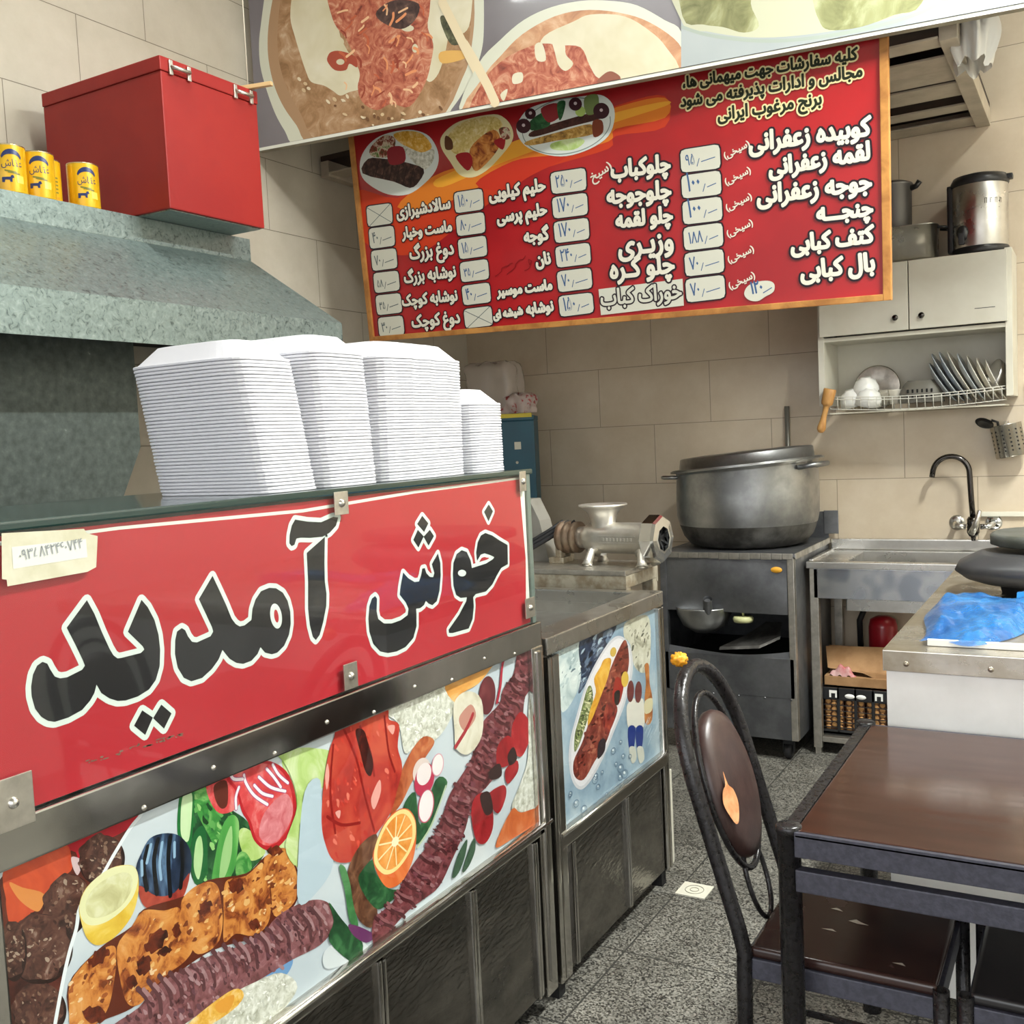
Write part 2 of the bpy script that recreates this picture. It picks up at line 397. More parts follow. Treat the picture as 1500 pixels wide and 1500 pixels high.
# Persian lettering: glyph outlines as character:advance:loops, words already joined and in drawing order
TX = {"h1": "،ﺎﻫ ﯽﻧﺎﻤﻬﯿﻣ ﺖﻬﺟ ﺕﺎﺷﺭﺎﻔﺳ ﻪﯿﻠﮐ", "h2": "ﺩﻮﺷ ﯽﻣ ﻪﺘﻓﺮﯾﺬﭘ ﺕﺍﺭﺍﺩﺍ ﻭ ﺲﻟﺎﺠﻣ", "h3": "ﯽﻧﺍﺮﯾﺍ ﺏﻮﻏﺮﻣ ﺞﻧﺮﺑ", "a1": "ﯽﻧﺍﺮﻔﻋﺯ ﻩﺪﯿﺑﻮﮐ", "a2": "ﯽﻧﺍﺮﻔﻋﺯ ﻪﻤﻘﻟ", "a3": "ﯽﻧﺍﺮﻔﻋﺯ ﻪﺟﻮﺟ", "a4": "ﻪـــﺠﻨﭼ", "a5": "ﯽﺑﺎﺒﮐ ﻒﺘﮐ", "a6": "ﯽﺑﺎﺒﮐ ﻝﺎﺑ", "s": "(ﯽﺨﯿﺳ)", "s2": "ﺦﯿﺳ)", "b1": "ﺏﺎﺒﮐﻮﻠﭼ", "b2": "ﻪﺟﻮﺟﻮﻠﭼ", "b3": "ﻪﻤﻘﻟ ﻮﻠﭼ", "b4": "ﯼﺮـﯾﺯﻭ", "b5": "ﻩﺮـﮐ ﻮﻠﭼ", "b6": "ﺏﺎﺒﮐ ﮎﺍﺭﻮﺧ", "c1": "ﯽﯾﻮﻠﯿﮐ ﻢﯿﻠﺣ", "c2": "ﯽﺳﺮﭘ ﻢﯿﻠﺣ", "c3": "ﻪﺟﻮﮔ", "c4": "ﻥﺎﻧ", "c5": "ﺮﯿﺳﻮﻣ ﺖﺳﺎﻣ", "c6": "ﻪﺑﺎﺷﻮﻧ", "c7": "ﯼﺍ ﻪﺸﯿﺷ", "d1": "ﯼﺯﺍﺮﯿﺷﺩﻻﺎﺳ", "d2": "ﺭﺎﯿﺧﻭ ﺖﺳﺎﻣ", "d3": "ﮒﺭﺰﺑ ﻍﻭﺩ", "d4": "ﮒﺭﺰﺑ ﻪﺑﺎﺷﻮﻧ", "d5": "ﮏﭼﻮﮐ ﻪﺑﺎﺷﻮﻧ", "d6": "ﮏﭼﻮﮐ ﻍﻭﺩ", "k": "ﺵﺎﻘﻋ"}
GLYPHS = """ :70:
(:81:42,58 46,101 58,139 78,174 65,174 39,140 22,100 16,58 22,16 39,-24 65,-58 78,-58 58,-23 46,15
):81:39,58 35,15 23,-23 3,-58 16,-58 42,-24 59,16 65,58 59,100 42,140 16,174 3,174 23,139 35,101
،:82:40,-1 33,0 29,2 26,5 23,10 23,16 23,22 25,29 31,43 39,56 54,48 49,38 45,29 44,24 48,22 52,19 55,13 54,8 51,3 46,0
ـ:68:0,-1 3,19 70,19 75,19 78,16 80,10 79,6 77,2 73,0 68,-1
۰:74:39,52 31,60 24,67 16,74 34,93 41,88 47,82 58,70
۱:70:55,2 35,-1 34,12 32,38 29,70 25,105 23,117 21,128 20,139 16,153 13,165 33,170 36,160 38,149 41,137 43,124 45,111 47,97 49,83 50,70 52,57 54,24
۲:122:55,2 35,-1 34,12 32,38 29,70 25,105 23,117 21,128 20,139 16,153 13,165 33,170 36,160 38,149 41,137 43,124 45,111 47,97 49,83 50,70 52,57 54,24/66,118 54,119 43,121 35,124 28,128 28,149 35,144 45,141 54,139 65,138 76,139 81,140 86,143 90,146 93,152 95,159 97,170 114,166 113,155 110,145 106,137 99,128 89,122 78,119
۳:146:55,2 35,-1 34,12 32,38 29,70 25,105 23,117 21,128 20,139 16,153 13,165 33,170 36,160 38,149 41,137 43,124 45,111 47,97 49,83 50,70 52,57 54,24/60,107 53,108 47,110 42,114 39,118 36,126 35,162 41,137 45,131 52,127 57,126 61,127 65,129 69,134 72,140 74,150 76,164 94,162 92,152 90,143 90,137 91,133 94,130 98,128 104,127 110,128 114,129 118,134 120,141 119,147 117,153 113,165 130,171 134,161 136,152 138,144 138,138 137,129 134,122 129,116 122,111 114,109 104,108 95,109 87,112 82,117 79,124 85,124 81,116 75,111 68,108
۴:123:54,0 35,1 34,19 31,50 30,63 29,75 27,89 25,102 23,115 21,129 18,141 16,153 13,164 33,170 36,158 39,146 41,133 43,120 45,107 47,94 49,81 50,68 51,56 52,44 53,33 53,23/69,105 56,105 42,106 41,124 51,123 66,122 81,122 80,112 74,114 69,118 64,123 60,129 57,135 56,142 58,153 65,162 75,168 88,170 97,169 104,167 102,149 96,150 90,150 83,150 79,148 76,145 75,141 76,136 80,130 85,126 91,122 97,120 103,119 90,114 84,123 99,127 112,133 116,116 105,111 94,107 82,105
۵:136:47,0 39,1 31,4 25,10 20,18 17,29 16,43 17,54 18,64 21,75 25,85 29,95 34,105 39,115 44,123 50,132 58,142 65,151 78,139 71,131 63,121 56,109 49,97 43,83 38,70 35,57 34,44 35,33 38,25 42,21 49,19 54,20 58,24 59,28 59,34 59,37 75,38 75,35 75,28 77,23 80,20 85,19 93,21 96,24 99,28 100,34 101,43 100,53 99,64 96,76 92,89 86,102 80,115 71,129 61,143 49,157 65,170 74,159 83,148 90,137 97,126 102,115 107,104 111,93 114,82 117,72 119,57 120,43 119,33 116,22 112,13 105,6 97,2 87,0 80,1 74,3 70,6 67,10 65,14 64,18 69,18 67,10 64,6 60,3 54,1
۶:106:25,-1 6,7 14,23 21,37 29,50 38,62 47,73 56,84 67,93 78,101 90,109 99,93 90,86 82,80 74,73 67,65 60,57 54,49 45,37 37,25 30,12/60,77 52,79 44,83 37,87 30,93 25,100 20,107 17,116 16,126 18,138 22,148 29,157 38,164 50,168 63,170 75,169 87,166 83,147 73,149 63,150 54,149 47,146 42,141 39,136 37,130 37,126 38,118 41,111 47,104 53,99 60,95 68,92 76,90 83,89
۷:145:62,-2 66,18 69,30 73,43 77,56 81,70 86,83 90,97 95,110 100,124 105,137 110,149 115,161 120,172 140,164 126,132 121,121 116,109 112,98 107,86 103,74 99,62 95,51 92,40 88,30 84,15 81,2/62,-2 53,29 43,63 39,75 35,86 31,98 27,110 22,122 18,133 14,144 9,155 5,165 25,173 40,136 44,124 49,111 54,98 58,86 62,73 66,61 70,48 73,37 75,25 80,2
۸:144:25,-3 5,6 19,37 23,48 28,59 33,71 37,82 41,94 46,105 49,117 53,127 56,138 60,152 64,165 83,169 79,153 76,141 72,128 68,115 64,101 59,87 54,73 49,59 44,46 39,33 34,20 29,8/120,-3 108,28 96,59 85,91 76,121 72,136 68,150 65,165 83,169 91,139 94,128 97,117 101,106 112,72 116,60 121,49 125,38 130,26 134,16 139,5
۹:123:88,-1 86,11 83,23 80,47 77,70 75,92 73,112 70,128 68,134 65,140 62,144 59,147 54,149 49,150 43,149 37,146 33,141 29,135 27,129 27,123 27,116 30,110 35,105 41,102 48,100 56,100 63,100 70,101 78,103 86,106 88,88 79,85 70,82 61,81 53,80 40,81 29,85 20,90 13,98 9,108 8,120 9,132 13,144 20,154 29,163 40,168 52,170 64,168 73,164 80,157 85,147 88,136 91,124 93,110 95,96 97,72 99,48 102,24 104,13 107,2
ﭘ:75:0,-1 3,19 16,20 26,20 33,22 37,26 40,32 41,41 40,48 39,56 34,74 27,93 47,101 50,92 53,83 58,62 59,53 60,45 59,33 56,24 52,16 46,9 37,5 27,1 15,-1/28,-76 23,-75 19,-72 17,-68 16,-64 17,-59 19,-55 23,-52 28,-51 33,-52 37,-55 40,-59 41,-64 40,-68 37,-72 33,-75/11,-49 6,-48 2,-45 0,-41 -1,-36 0,-32 2,-28 6,-25 11,-24 16,-25 20,-28 23,-32 24,-36 23,-41 20,-45 16,-48/45,-49 40,-48 36,-45 34,-41 33,-36 34,-32 36,-28 40,-25 45,-24 50,-25 54,-28 57,-32 58,-36 57,-41 54,-45 50,-48
ﭼ:147:0,-1 2,19 15,20 28,21 40,24 52,27 64,31 75,36 86,42 97,49 90,54 82,59 73,62 63,65 52,67 42,68 34,67 27,66 19,65 15,84 29,87 42,88 54,87 65,85 75,81 84,77 100,68 115,61 123,58 130,58 136,58 137,40 127,39 118,37 109,33 100,29 82,19 72,14 61,9 48,5 34,2 24,0 12,-1/70,-75 65,-74 61,-71 58,-67 57,-62 58,-58 61,-54 65,-51 70,-50 74,-51 78,-54 81,-58 82,-62 81,-67 78,-71 74,-74/53,-47 48,-46 44,-44 41,-40 40,-35 41,-30 44,-26 48,-23 53,-23 57,-23 61,-26 64,-30 65,-35 64,-40 61,-44 57,-46/87,-47 82,-46 78,-44 75,-40 74,-35 75,-30 78,-26 82,-23 87,-23 91,-23 95,-26 98,-30 99,-35 98,-40 95,-44 91,-46
ﮎ:219:98,-5 104,15 119,15 133,16 144,17 159,19 169,21 177,24 182,28 184,32 185,37 184,44 181,52 174,61 163,73 149,86 136,97 127,105 123,110 124,117 126,124 128,128 134,134 141,139 150,144 160,150 184,162 213,177 222,158 188,142 166,130 150,121 135,111 139,120 149,112 158,104 167,97 178,86 187,76 194,66 200,56 203,46 204,36 204,30 202,24 199,18 195,13 187,8 177,4 169,1 158,-1 146,-3 132,-4 116,-5/98,-5 83,-5 70,-4 58,-2 43,1 30,7 20,13 13,22 9,33 8,46 9,58 11,72 15,85 33,80 31,71 29,61 28,51 30,40 35,30 44,24 58,19 70,17 86,16 104,15 109,3
ﮏ:244:98,-5 104,15 119,15 132,16 143,17 157,19 168,22 176,25 182,29 185,32 186,35 184,42 181,49 176,56 170,63 155,79 140,92 128,103 124,110 124,117 126,124 129,128 137,136 149,143 158,149 168,154 179,160 214,177 222,158 190,143 180,137 170,132 161,127 148,119 136,111 138,120 159,102 169,93 178,84 186,74 195,64 202,53 209,41 213,34 218,29 223,25 228,23 238,20 246,19 251,19 254,16 256,10 255,6 253,2 249,0 244,-1 236,-1 228,1 219,4 210,9 202,17 196,28 203,25 199,19 193,13 185,8 175,3 166,1 156,-1 144,-3 131,-4 115,-5/98,-5 83,-5 70,-4 58,-2 43,1 30,7 20,13 13,22 9,33 8,46 9,58 11,72 15,85 33,80 31,71 29,61 28,51 30,40 35,30 44,24 58,19 70,17 86,16 104,15 109,3
ﮐ:103:0,-1 3,19 26,19 39,20 49,21 57,23 62,25 68,31 69,37 68,44 65,52 58,61 47,73 33,86 20,97 11,105 7,110 8,117 9,124 12,128 18,134 25,139 34,144 44,150 68,162 97,177 106,158 72,142 50,130 33,121 19,111 23,120 33,112 42,104 51,97 62,86 71,76 78,66 84,56 87,46 88,36 87,30 86,24 83,18 77,12 69,7 58,2 48,0 36,-1 23,-1
ﮒ:219:116,138 106,152 130,166 139,171 150,178 161,184 173,191 186,198 200,205 207,190 193,183 180,176 169,169 139,152/98,-5 104,15 119,15 133,16 144,17 159,19 169,21 177,24 182,28 184,32 185,37 184,44 181,52 174,61 163,73 149,86 136,97 127,105 123,110 124,117 126,124 128,128 134,134 141,139 150,144 160,150 184,162 213,177 222,158 188,142 166,130 150,121 135,111 139,120 149,112 158,104 167,97 178,86 187,76 194,66 200,56 203,46 204,36 204,30 202,24 199,18 195,13 187,8 177,4 169,1 158,-1 146,-3 132,-4 116,-5/98,-5 83,-5 70,-4 58,-2 43,1 30,7 20,13 13,22 9,33 8,46 9,58 11,72 15,85 33,80 31,71 29,61 28,51 30,40 35,30 44,24 58,19 70,17 86,16 104,15 109,3
ﮔ:103:0,138 -10,152 14,166 23,171 34,178 45,184 58,191 71,198 85,205 92,190 78,183 65,176 53,169 23,152/0,-1 3,19 26,19 39,20 49,21 57,23 62,25 68,31 69,37 68,44 65,52 58,61 47,73 33,86 20,97 11,105 7,110 8,117 9,124 12,128 18,134 25,139 34,144 44,150 68,162 97,177 106,158 72,142 50,130 33,121 19,111 23,120 33,112 42,104 51,97 62,86 71,76 78,66 84,56 87,46 88,36 87,30 86,24 83,18 77,12 69,7 58,2 48,0 36,-1 23,-1
ﯼ:190:8,0 9,13 12,27 18,44 36,37 32,24 29,12 28,2 29,-8 32,-16 37,-22 44,-28 52,-32 61,-35 72,-37 83,-38 94,-37 105,-36 114,-34 127,-29 137,-24 145,-18 150,-11 153,-5 155,0 153,4 150,7 139,12 125,17 118,20 111,24 105,28 100,34 97,40 96,47 97,57 101,67 107,77 115,86 124,94 135,100 146,103 157,105 167,104 175,102 182,99 186,97 178,79 168,83 163,84 157,84 150,84 143,81 136,78 129,73 124,68 119,62 116,56 116,50 117,46 120,43 125,39 131,36 146,30 161,23 167,19 172,15 176,10 177,4 175,-6 171,-16 163,-27 152,-37 143,-43 133,-48 122,-52 110,-55 96,-57 82,-58 66,-57 52,-55 40,-50 29,-44 20,-36 13,-26 9,-14
ﯽ:184:8,0 9,13 12,27 18,44 36,37 32,24 29,12 28,2 29,-8 33,-16 38,-23 46,-29 54,-33 64,-36 75,-37 87,-38 101,-37 114,-35 126,-32 136,-28 145,-23 152,-18 156,-12 157,-5 155,1 147,6 135,11 119,16 124,37 147,28 164,23 177,20 187,19 191,19 194,16 197,10 196,6 193,2 189,0 184,-1 181,-1 178,-1 175,-1 176,-5 176,-9 174,-18 169,-27 162,-35 151,-42 142,-47 132,-51 121,-54 109,-56 96,-58 82,-58 69,-57 56,-55 45,-52 34,-47 25,-40 18,-33 12,-23 9,-13
ﯾ:75:0,-1 3,19 16,20 26,20 33,22 37,26 40,32 41,41 40,48 39,56 34,74 27,93 47,101 50,92 53,83 58,62 59,53 60,45 59,33 56,24 52,16 46,9 37,5 27,1 15,-1/46,-49 41,-48 37,-45 35,-41 34,-36 35,-32 37,-28 41,-25 46,-24 51,-25 55,-28 58,-32 59,-36 58,-41 55,-45 51,-48/12,-49 7,-48 3,-45 0,-41 -1,-36 0,-32 3,-28 7,-25 12,-24 17,-25 21,-28 23,-32 24,-36 23,-41 21,-45 17,-48
ﯿ:93:0,-1 3,19 14,20 22,21 28,24 33,28 36,35 39,44 44,71 64,67 61,57 59,46 58,37 59,30 62,24 67,22 73,21 83,20 96,19 100,19 103,16 106,10 105,6 102,2 98,0 93,-1 80,-1 69,0 61,2 55,5 51,9 49,13 46,25 54,24 49,17 45,11 40,7 34,4 28,1 20,0 11,-1/63,-49 58,-48 54,-45 51,-41 51,-36 51,-32 54,-28 58,-25 63,-24 68,-25 72,-28 74,-32 75,-36 74,-41 72,-45 68,-48/29,-49 24,-48 20,-45 17,-41 16,-36 17,-32 20,-28 24,-25 29,-24 33,-25 37,-28 40,-32 41,-36 40,-41 37,-45 33,-48
ﺍ:60:23,0 18,179 38,179 43,0
ﺎ:73:73,-1 60,-1 50,1 42,3 33,9 28,17 24,28 23,42 18,179 39,179 44,50 44,39 46,31 49,25 54,22 63,20 75,19 80,19 83,16 85,10 84,6 82,2 78,0
ﺏ:248:98,-5 104,15 123,15 139,16 154,17 168,18 179,20 189,22 201,26 209,31 214,37 216,45 215,56 213,67 209,80 204,94 223,101 229,84 234,66 235,57 236,49 234,36 229,24 220,15 207,7 195,3 181,0 164,-2 145,-4 123,-5/98,-5 83,-5 70,-4 58,-2 43,1 30,7 20,13 13,22 9,33 8,46 9,58 11,72 15,85 33,80 31,71 29,61 28,51 30,40 35,30 44,24 58,19 70,17 86,16 104,15 109,3/122,-53 117,-52 113,-49 110,-45 109,-41 110,-36 113,-32 117,-29 122,-28 126,-29 130,-32 133,-36 134,-41 133,-45 130,-49 126,-52
ﺑ:67:0,-1 3,19 14,20 22,21 28,23 33,27 35,33 36,41 35,48 34,56 29,74 22,93 42,101 45,92 48,83 53,62 54,53 55,45 54,35 53,27 50,20 46,14 41,9 35,5 28,2 20,0 11,-1/27,-48 22,-47 18,-44 15,-40 14,-36 15,-31 18,-27 22,-24 27,-23 31,-24 35,-27 38,-31 39,-36 38,-40 35,-44 31,-47
ﺒ:86:0,-1 3,19 12,20 19,21 24,24 28,28 31,35 34,44 39,71 59,67 56,57 54,46 53,37 54,32 56,28 59,24 65,22 75,20 88,19 93,19 96,16 98,10 97,6 95,2 91,0 86,-1 71,-1 60,2 52,5 47,10 43,17 41,25 49,24 44,17 40,11 35,7 30,4 24,1 17,0 9,-1/43,-48 38,-47 34,-44 31,-40 30,-36 31,-31 34,-27 38,-24 43,-23 47,-24 51,-27 54,-31 55,-36 54,-40 51,-44 47,-47
ﺕ:248:98,-5 104,15 123,15 139,16 154,17 168,18 179,20 189,22 201,26 209,31 214,37 216,45 215,56 213,67 209,80 204,94 223,101 229,84 234,66 235,57 236,49 234,36 229,24 220,15 207,7 195,3 181,0 164,-2 145,-4 123,-5/98,-5 83,-5 70,-4 58,-2 43,1 30,7 20,13 13,22 9,33 8,46 9,58 11,72 15,85 33,80 31,71 29,61 28,51 30,40 35,30 44,24 58,19 70,17 86,16 104,15 109,3/139,100 134,101 130,104 128,108 127,113 128,117 130,121 134,124 139,125 144,124 148,121 151,117 152,113 151,108 148,104 144,101/105,100 100,101 96,104 93,108 93,113 93,117 96,121 100,124 105,125 110,124 114,121 116,117 117,113 116,108 114,104 110,101
ﺖ:273:98,-5 104,15 114,15 125,16 136,17 148,19 159,21 170,24 181,28 192,32 202,37 212,43 221,51 229,59 245,50 242,40 241,34 242,31 244,27 248,24 254,22 263,20 276,19 280,19 283,16 286,10 285,6 282,2 278,0 273,-1 258,0 245,2 235,6 227,13 223,21 223,32 228,31 217,22 204,15 194,11 184,7 173,4 162,1 150,-1 137,-3 124,-4 111,-5/98,-5 83,-5 70,-4 58,-2 43,1 30,7 20,13 13,22 9,33 8,46 9,58 11,72 15,85 33,80 31,71 29,61 28,51 30,40 35,30 44,24 58,19 70,17 86,16 104,15 109,3/140,100 135,101 131,104 128,108 127,113 128,117 131,121 135,124 140,125 144,124 148,121 151,117 152,113 151,108 148,104 144,101/105,100 100,101 96,104 94,108 93,113 94,117 96,121 100,124 105,125 110,124 114,121 117,117 118,113 117,108 114,104 110,101
ﺘ:93:0,-1 3,19 14,20 22,21 28,24 33,28 36,35 39,44 44,71 64,67 61,57 59,46 58,37 59,30 62,24 67,22 73,21 83,20 96,19 100,19 103,16 106,10 105,6 102,2 98,0 93,-1 80,-1 69,0 61,2 55,5 51,9 49,13 46,25 54,24 49,17 45,11 40,7 34,4 28,1 20,0 11,-1/67,97 62,97 58,100 55,104 54,109 55,113 58,118 62,120 67,121 71,120 75,118 78,113 79,109 78,104 75,100 71,97/33,97 28,97 24,100 21,104 20,109 21,113 24,118 28,120 33,121 37,120 41,118 44,113 45,109 44,104 41,100 37,97
ﺞ:162:82,-31 77,-30 73,-27 71,-23 70,-19 71,-14 73,-10 77,-7 82,-6 87,-7 91,-10 94,-14 95,-19 94,-23 91,-27 87,-30/163,-1 152,-1 141,0 130,3 121,8 112,15 106,25 102,34 100,46 99,59 115,67 117,52 121,41 126,33 132,27 139,23 147,21 156,20 165,19 169,19 172,16 175,10 174,6 171,2 167,0/90,-99 79,-98 67,-97 57,-95 46,-91 37,-87 29,-82 18,-73 10,-61 6,-52 3,-42 3,-31 4,-17 7,-3 12,9 19,21 28,33 39,43 47,49 56,55 66,60 76,65 87,69 99,73 96,70 83,74 69,79 53,82 44,83 35,83 28,83 22,82 12,80 8,98 15,100 23,102 31,104 39,104 50,103 60,102 68,100 77,97 94,91 103,88 114,85 126,84 140,83 143,83 143,62 131,62 118,60 104,56 91,52 78,46 65,39 53,30 43,21 35,10 29,-2 24,-15 23,-29 24,-41 29,-51 35,-59 44,-66 54,-71 66,-75 79,-77 93,-78 105,-77 118,-75 130,-72 143,-68 150,-85 140,-89 130,-92 120,-95 110,-97 100,-98
ﺟ:147:0,-1 2,19 15,20 28,21 40,24 52,27 64,31 75,36 86,42 97,49 90,54 82,59 73,62 63,65 52,67 42,68 34,67 27,66 19,65 15,84 29,87 42,88 54,87 65,85 75,81 84,77 100,68 115,61 123,58 130,58 136,58 137,40 127,39 118,37 109,33 100,29 82,19 72,14 61,9 48,5 34,2 24,0 12,-1/70,-47 65,-46 61,-43 58,-39 57,-34 58,-30 61,-26 65,-23 70,-22 74,-23 78,-26 81,-30 82,-34 81,-39 78,-43 74,-46
ﺠ:159:159,-1 149,-1 140,0 132,2 124,5 118,10 113,16 108,24 105,35 120,44 124,35 128,29 134,24 141,21 150,20 162,19 166,19 169,16 172,10 171,6 168,2 164,0/0,-1 2,19 15,20 28,21 40,24 52,27 64,31 75,36 86,42 97,49 90,54 82,59 73,62 63,65 52,67 42,68 34,67 27,66 19,65 15,84 29,87 42,88 54,87 65,85 75,81 84,77 100,68 115,61 123,58 130,58 136,58 137,40 127,39 118,37 109,33 100,29 82,19 72,14 61,9 48,5 34,2 24,0 12,-1/65,-47 60,-46 56,-43 54,-39 53,-34 54,-30 56,-26 60,-23 65,-22 70,-23 74,-26 77,-30 78,-34 77,-39 74,-43 70,-46
ﺣ:147:0,-1 2,19 15,20 28,21 40,24 52,27 64,31 75,36 86,42 97,49 90,54 82,59 73,62 63,65 52,67 42,68 34,67 27,66 19,65 15,84 29,87 42,88 54,87 65,85 75,81 84,77 100,68 115,61 123,58 130,58 136,58 137,40 127,39 118,37 109,33 100,29 82,19 72,14 61,9 48,5 34,2 24,0 12,-1
ﺦ:162:163,-1 152,-1 141,0 130,3 121,8 112,15 106,25 102,34 100,46 99,59 115,67 117,52 121,41 126,33 132,27 139,23 147,21 156,20 165,19 169,19 172,16 175,10 174,6 171,2 167,0/90,-99 79,-98 67,-97 57,-95 46,-91 37,-87 29,-82 18,-73 10,-61 6,-52 3,-42 3,-31 4,-17 7,-3 12,9 19,21 28,33 39,43 47,49 56,55 66,60 76,65 87,69 99,73 96,70 83,74 69,79 53,82 44,83 35,83 28,83 22,82 12,80 8,98 15,100 23,102 31,104 39,104 50,103 60,102 68,100 77,97 94,91 103,88 114,85 126,84 140,83 143,83 143,62 131,62 118,60 104,56 91,52 78,46 65,39 53,30 43,21 35,10 29,-2 24,-15 23,-29 24,-41 29,-51 35,-59 44,-66 54,-71 66,-75 79,-77 93,-78 105,-77 118,-75 130,-72 143,-68 150,-85 140,-89 130,-92 120,-95 110,-97 100,-98/78,130 73,131 69,133 66,137 66,142 66,147 69,151 73,154 78,155 83,154 87,151 89,147 90,142 89,137 87,133 83,131
ﺧ:147:0,-1 2,19 15,20 28,21 40,24 52,27 64,31 75,36 86,42 97,49 90,54 82,59 73,62 63,65 52,67 42,68 34,67 27,66 19,65 15,84 29,87 42,88 54,87 65,85 75,81 84,77 100,68 115,61 123,58 130,58 136,58 137,40 127,39 118,37 109,33 100,29 82,19 72,14 61,9 48,5 34,2 24,0 12,-1/42,114 37,115 33,117 30,121 29,126 30,131 33,135 37,138 42,139 46,138 50,135 53,131 54,126 53,121 50,117 46,115
ﺨ:159:159,-1 149,-1 140,0 132,2 124,5 118,10 113,16 108,24 105,35 120,44 124,35 128,29 134,24 141,21 150,20 162,19 166,19 169,16 172,10 171,6 168,2 164,0/0,-1 2,19 15,20 28,21 40,24 52,27 64,31 75,36 86,42 97,49 90,54 82,59 73,62 63,65 52,67 42,68 34,67 27,66 19,65 15,84 29,87 42,88 54,87 65,85 75,81 84,77 100,68 115,61 123,58 130,58 136,58 137,40 127,39 118,37 109,33 100,29 82,19 72,14 61,9 48,5 34,2 24,0 12,-1/39,114 34,115 30,117 28,121 27,126 28,131 30,135 34,138 39,139 44,138 48,135 51,131 52,126 51,121 48,117 44,115
ﺩ:119:9,11 19,29 25,25 33,22 43,20 54,19 65,20 74,22 80,25 84,29 87,34 88,41 87,46 86,53 82,62 77,73 71,82 64,93 55,106 72,117 80,105 88,94 93,84 100,70 105,58 107,48 108,39 107,29 103,20 96,11 86,5 77,1 67,-1 54,-2 45,-1 36,0 28,2 21,4 14,8
ﺪ:133:54,19 65,20 74,22 80,25 84,29 87,34 88,41 87,46 85,53 78,68 68,86 55,106 72,117 78,108 84,98 89,89 96,77 102,65 106,54 110,44 113,34 117,27 122,23 127,21 135,19 140,19 143,16 146,10 145,6 142,2 138,0 133,-1 125,0 117,2 110,6 103,12 98,20 95,31 105,39 104,29 101,20 95,11 86,5 77,1 67,-1 54,-2 45,-1 36,0 28,2 21,4 14,8 9,11 19,29 25,25 33,22 43,20
ﺬ:133:54,19 65,20 74,22 80,25 84,29 87,34 88,41 87,46 85,53 78,68 68,86 55,106 72,117 78,108 84,98 89,89 96,77 102,65 106,54 110,44 113,34 117,27 122,23 127,21 135,19 140,19 143,16 146,10 145,6 142,2 138,0 133,-1 125,0 117,2 110,6 103,12 98,20 95,31 105,39 104,29 101,20 95,11 86,5 77,1 67,-1 54,-2 45,-1 36,0 28,2 21,4 14,8 9,11 19,29 25,25 33,22 43,20/55,140 50,141 46,144 44,148 43,152 44,157 46,161 50,164 55,165 60,164 64,161 67,157 68,152 67,148 64,144 60,141
ﺭ:92:1,-58 -6,-39 9,-33 22,-26 33,-19 44,-8 51,4 55,15 57,27 56,34 55,40 53,47 50,55 45,64 39,76 58,85 63,74 68,64 71,54 74,40 75,29 74,13 70,0 64,-12 57,-23 48,-32 38,-40 29,-46 19,-51 9,-55
ﺮ:99:1,-58 -6,-39 5,-35 15,-30 24,-25 35,-17 43,-9 49,0 54,9 56,18 57,27 55,39 51,52 45,64 39,76 58,85 66,68 72,52 77,38 81,29 86,23 93,20 102,19 106,19 109,16 112,10 111,6 108,2 104,0 99,-1 89,0 81,3 75,7 71,13 68,19 66,26 74,22 73,11 71,1 67,-8 61,-17 55,-25 48,-32 36,-41 24,-49 12,-54
ﺯ:92:1,-58 -6,-39 9,-33 22,-26 33,-19 44,-8 51,4 55,15 57,27 56,34 55,40 53,47 50,55 45,64 39,76 58,85 63,74 68,64 71,54 74,40 75,29 74,13 70,0 64,-12 57,-23 48,-32 38,-40 29,-46 19,-51 9,-55/44,114 39,114 35,117 33,121 32,126 33,130 35,135 39,137 44,138 49,137 53,135 56,130 57,126 56,121 53,117 49,114
ﺰ:99:1,-58 -6,-39 5,-35 15,-30 24,-25 35,-17 43,-9 49,0 54,9 56,18 57,27 55,39 51,52 45,64 39,76 58,85 66,68 72,52 77,38 81,29 86,23 93,20 102,19 106,19 109,16 112,10 111,6 108,2 104,0 99,-1 89,0 81,3 75,7 71,13 68,19 66,26 74,22 73,11 71,1 67,-8 61,-17 55,-25 48,-32 36,-41 24,-49 12,-54/41,114 36,114 32,117 29,121 28,126 29,130 32,135 36,137 41,138 45,137 49,135 52,130 53,126 52,121 49,117 45,114
ﺲ:317:78,-58 64,-57 51,-54 39,-49 29,-43 20,-34 13,-25 9,-13 8,0 9,13 12,27 18,44 36,37 32,24 29,12 28,2 30,-10 35,-20 43,-28 53,-33 66,-36 79,-38 95,-37 108,-34 118,-29 126,-23 132,-17 135,-9 138,-1 138,7 138,17 137,27 135,37 132,46 127,66 147,71 153,50 155,40 158,32 162,26 166,23 170,21 181,19 190,21 194,23 197,27 201,33 203,42 206,54 208,71 227,67 226,56 224,43 223,33 224,26 227,23 231,21 237,20 246,19 256,21 264,25 268,31 269,41 269,53 268,67 266,85 285,86 286,74 287,62 288,53 290,41 293,33 298,26 303,22 310,20 320,19 324,19 327,16 330,10 329,6 326,2 322,0 317,-1 307,0 298,3 291,7 285,14 281,21 278,29 283,27 279,17 274,10 268,4 260,1 252,-1 243,-1 233,-1 225,2 219,5 214,10 211,16 209,24 218,24 214,16 209,10 203,5 197,1 189,-1 180,-1 173,-1 167,1 162,3 158,6 152,14 149,23 159,10 157,-2 154,-14 149,-26 141,-36 130,-45 117,-52 106,-55 93,-57
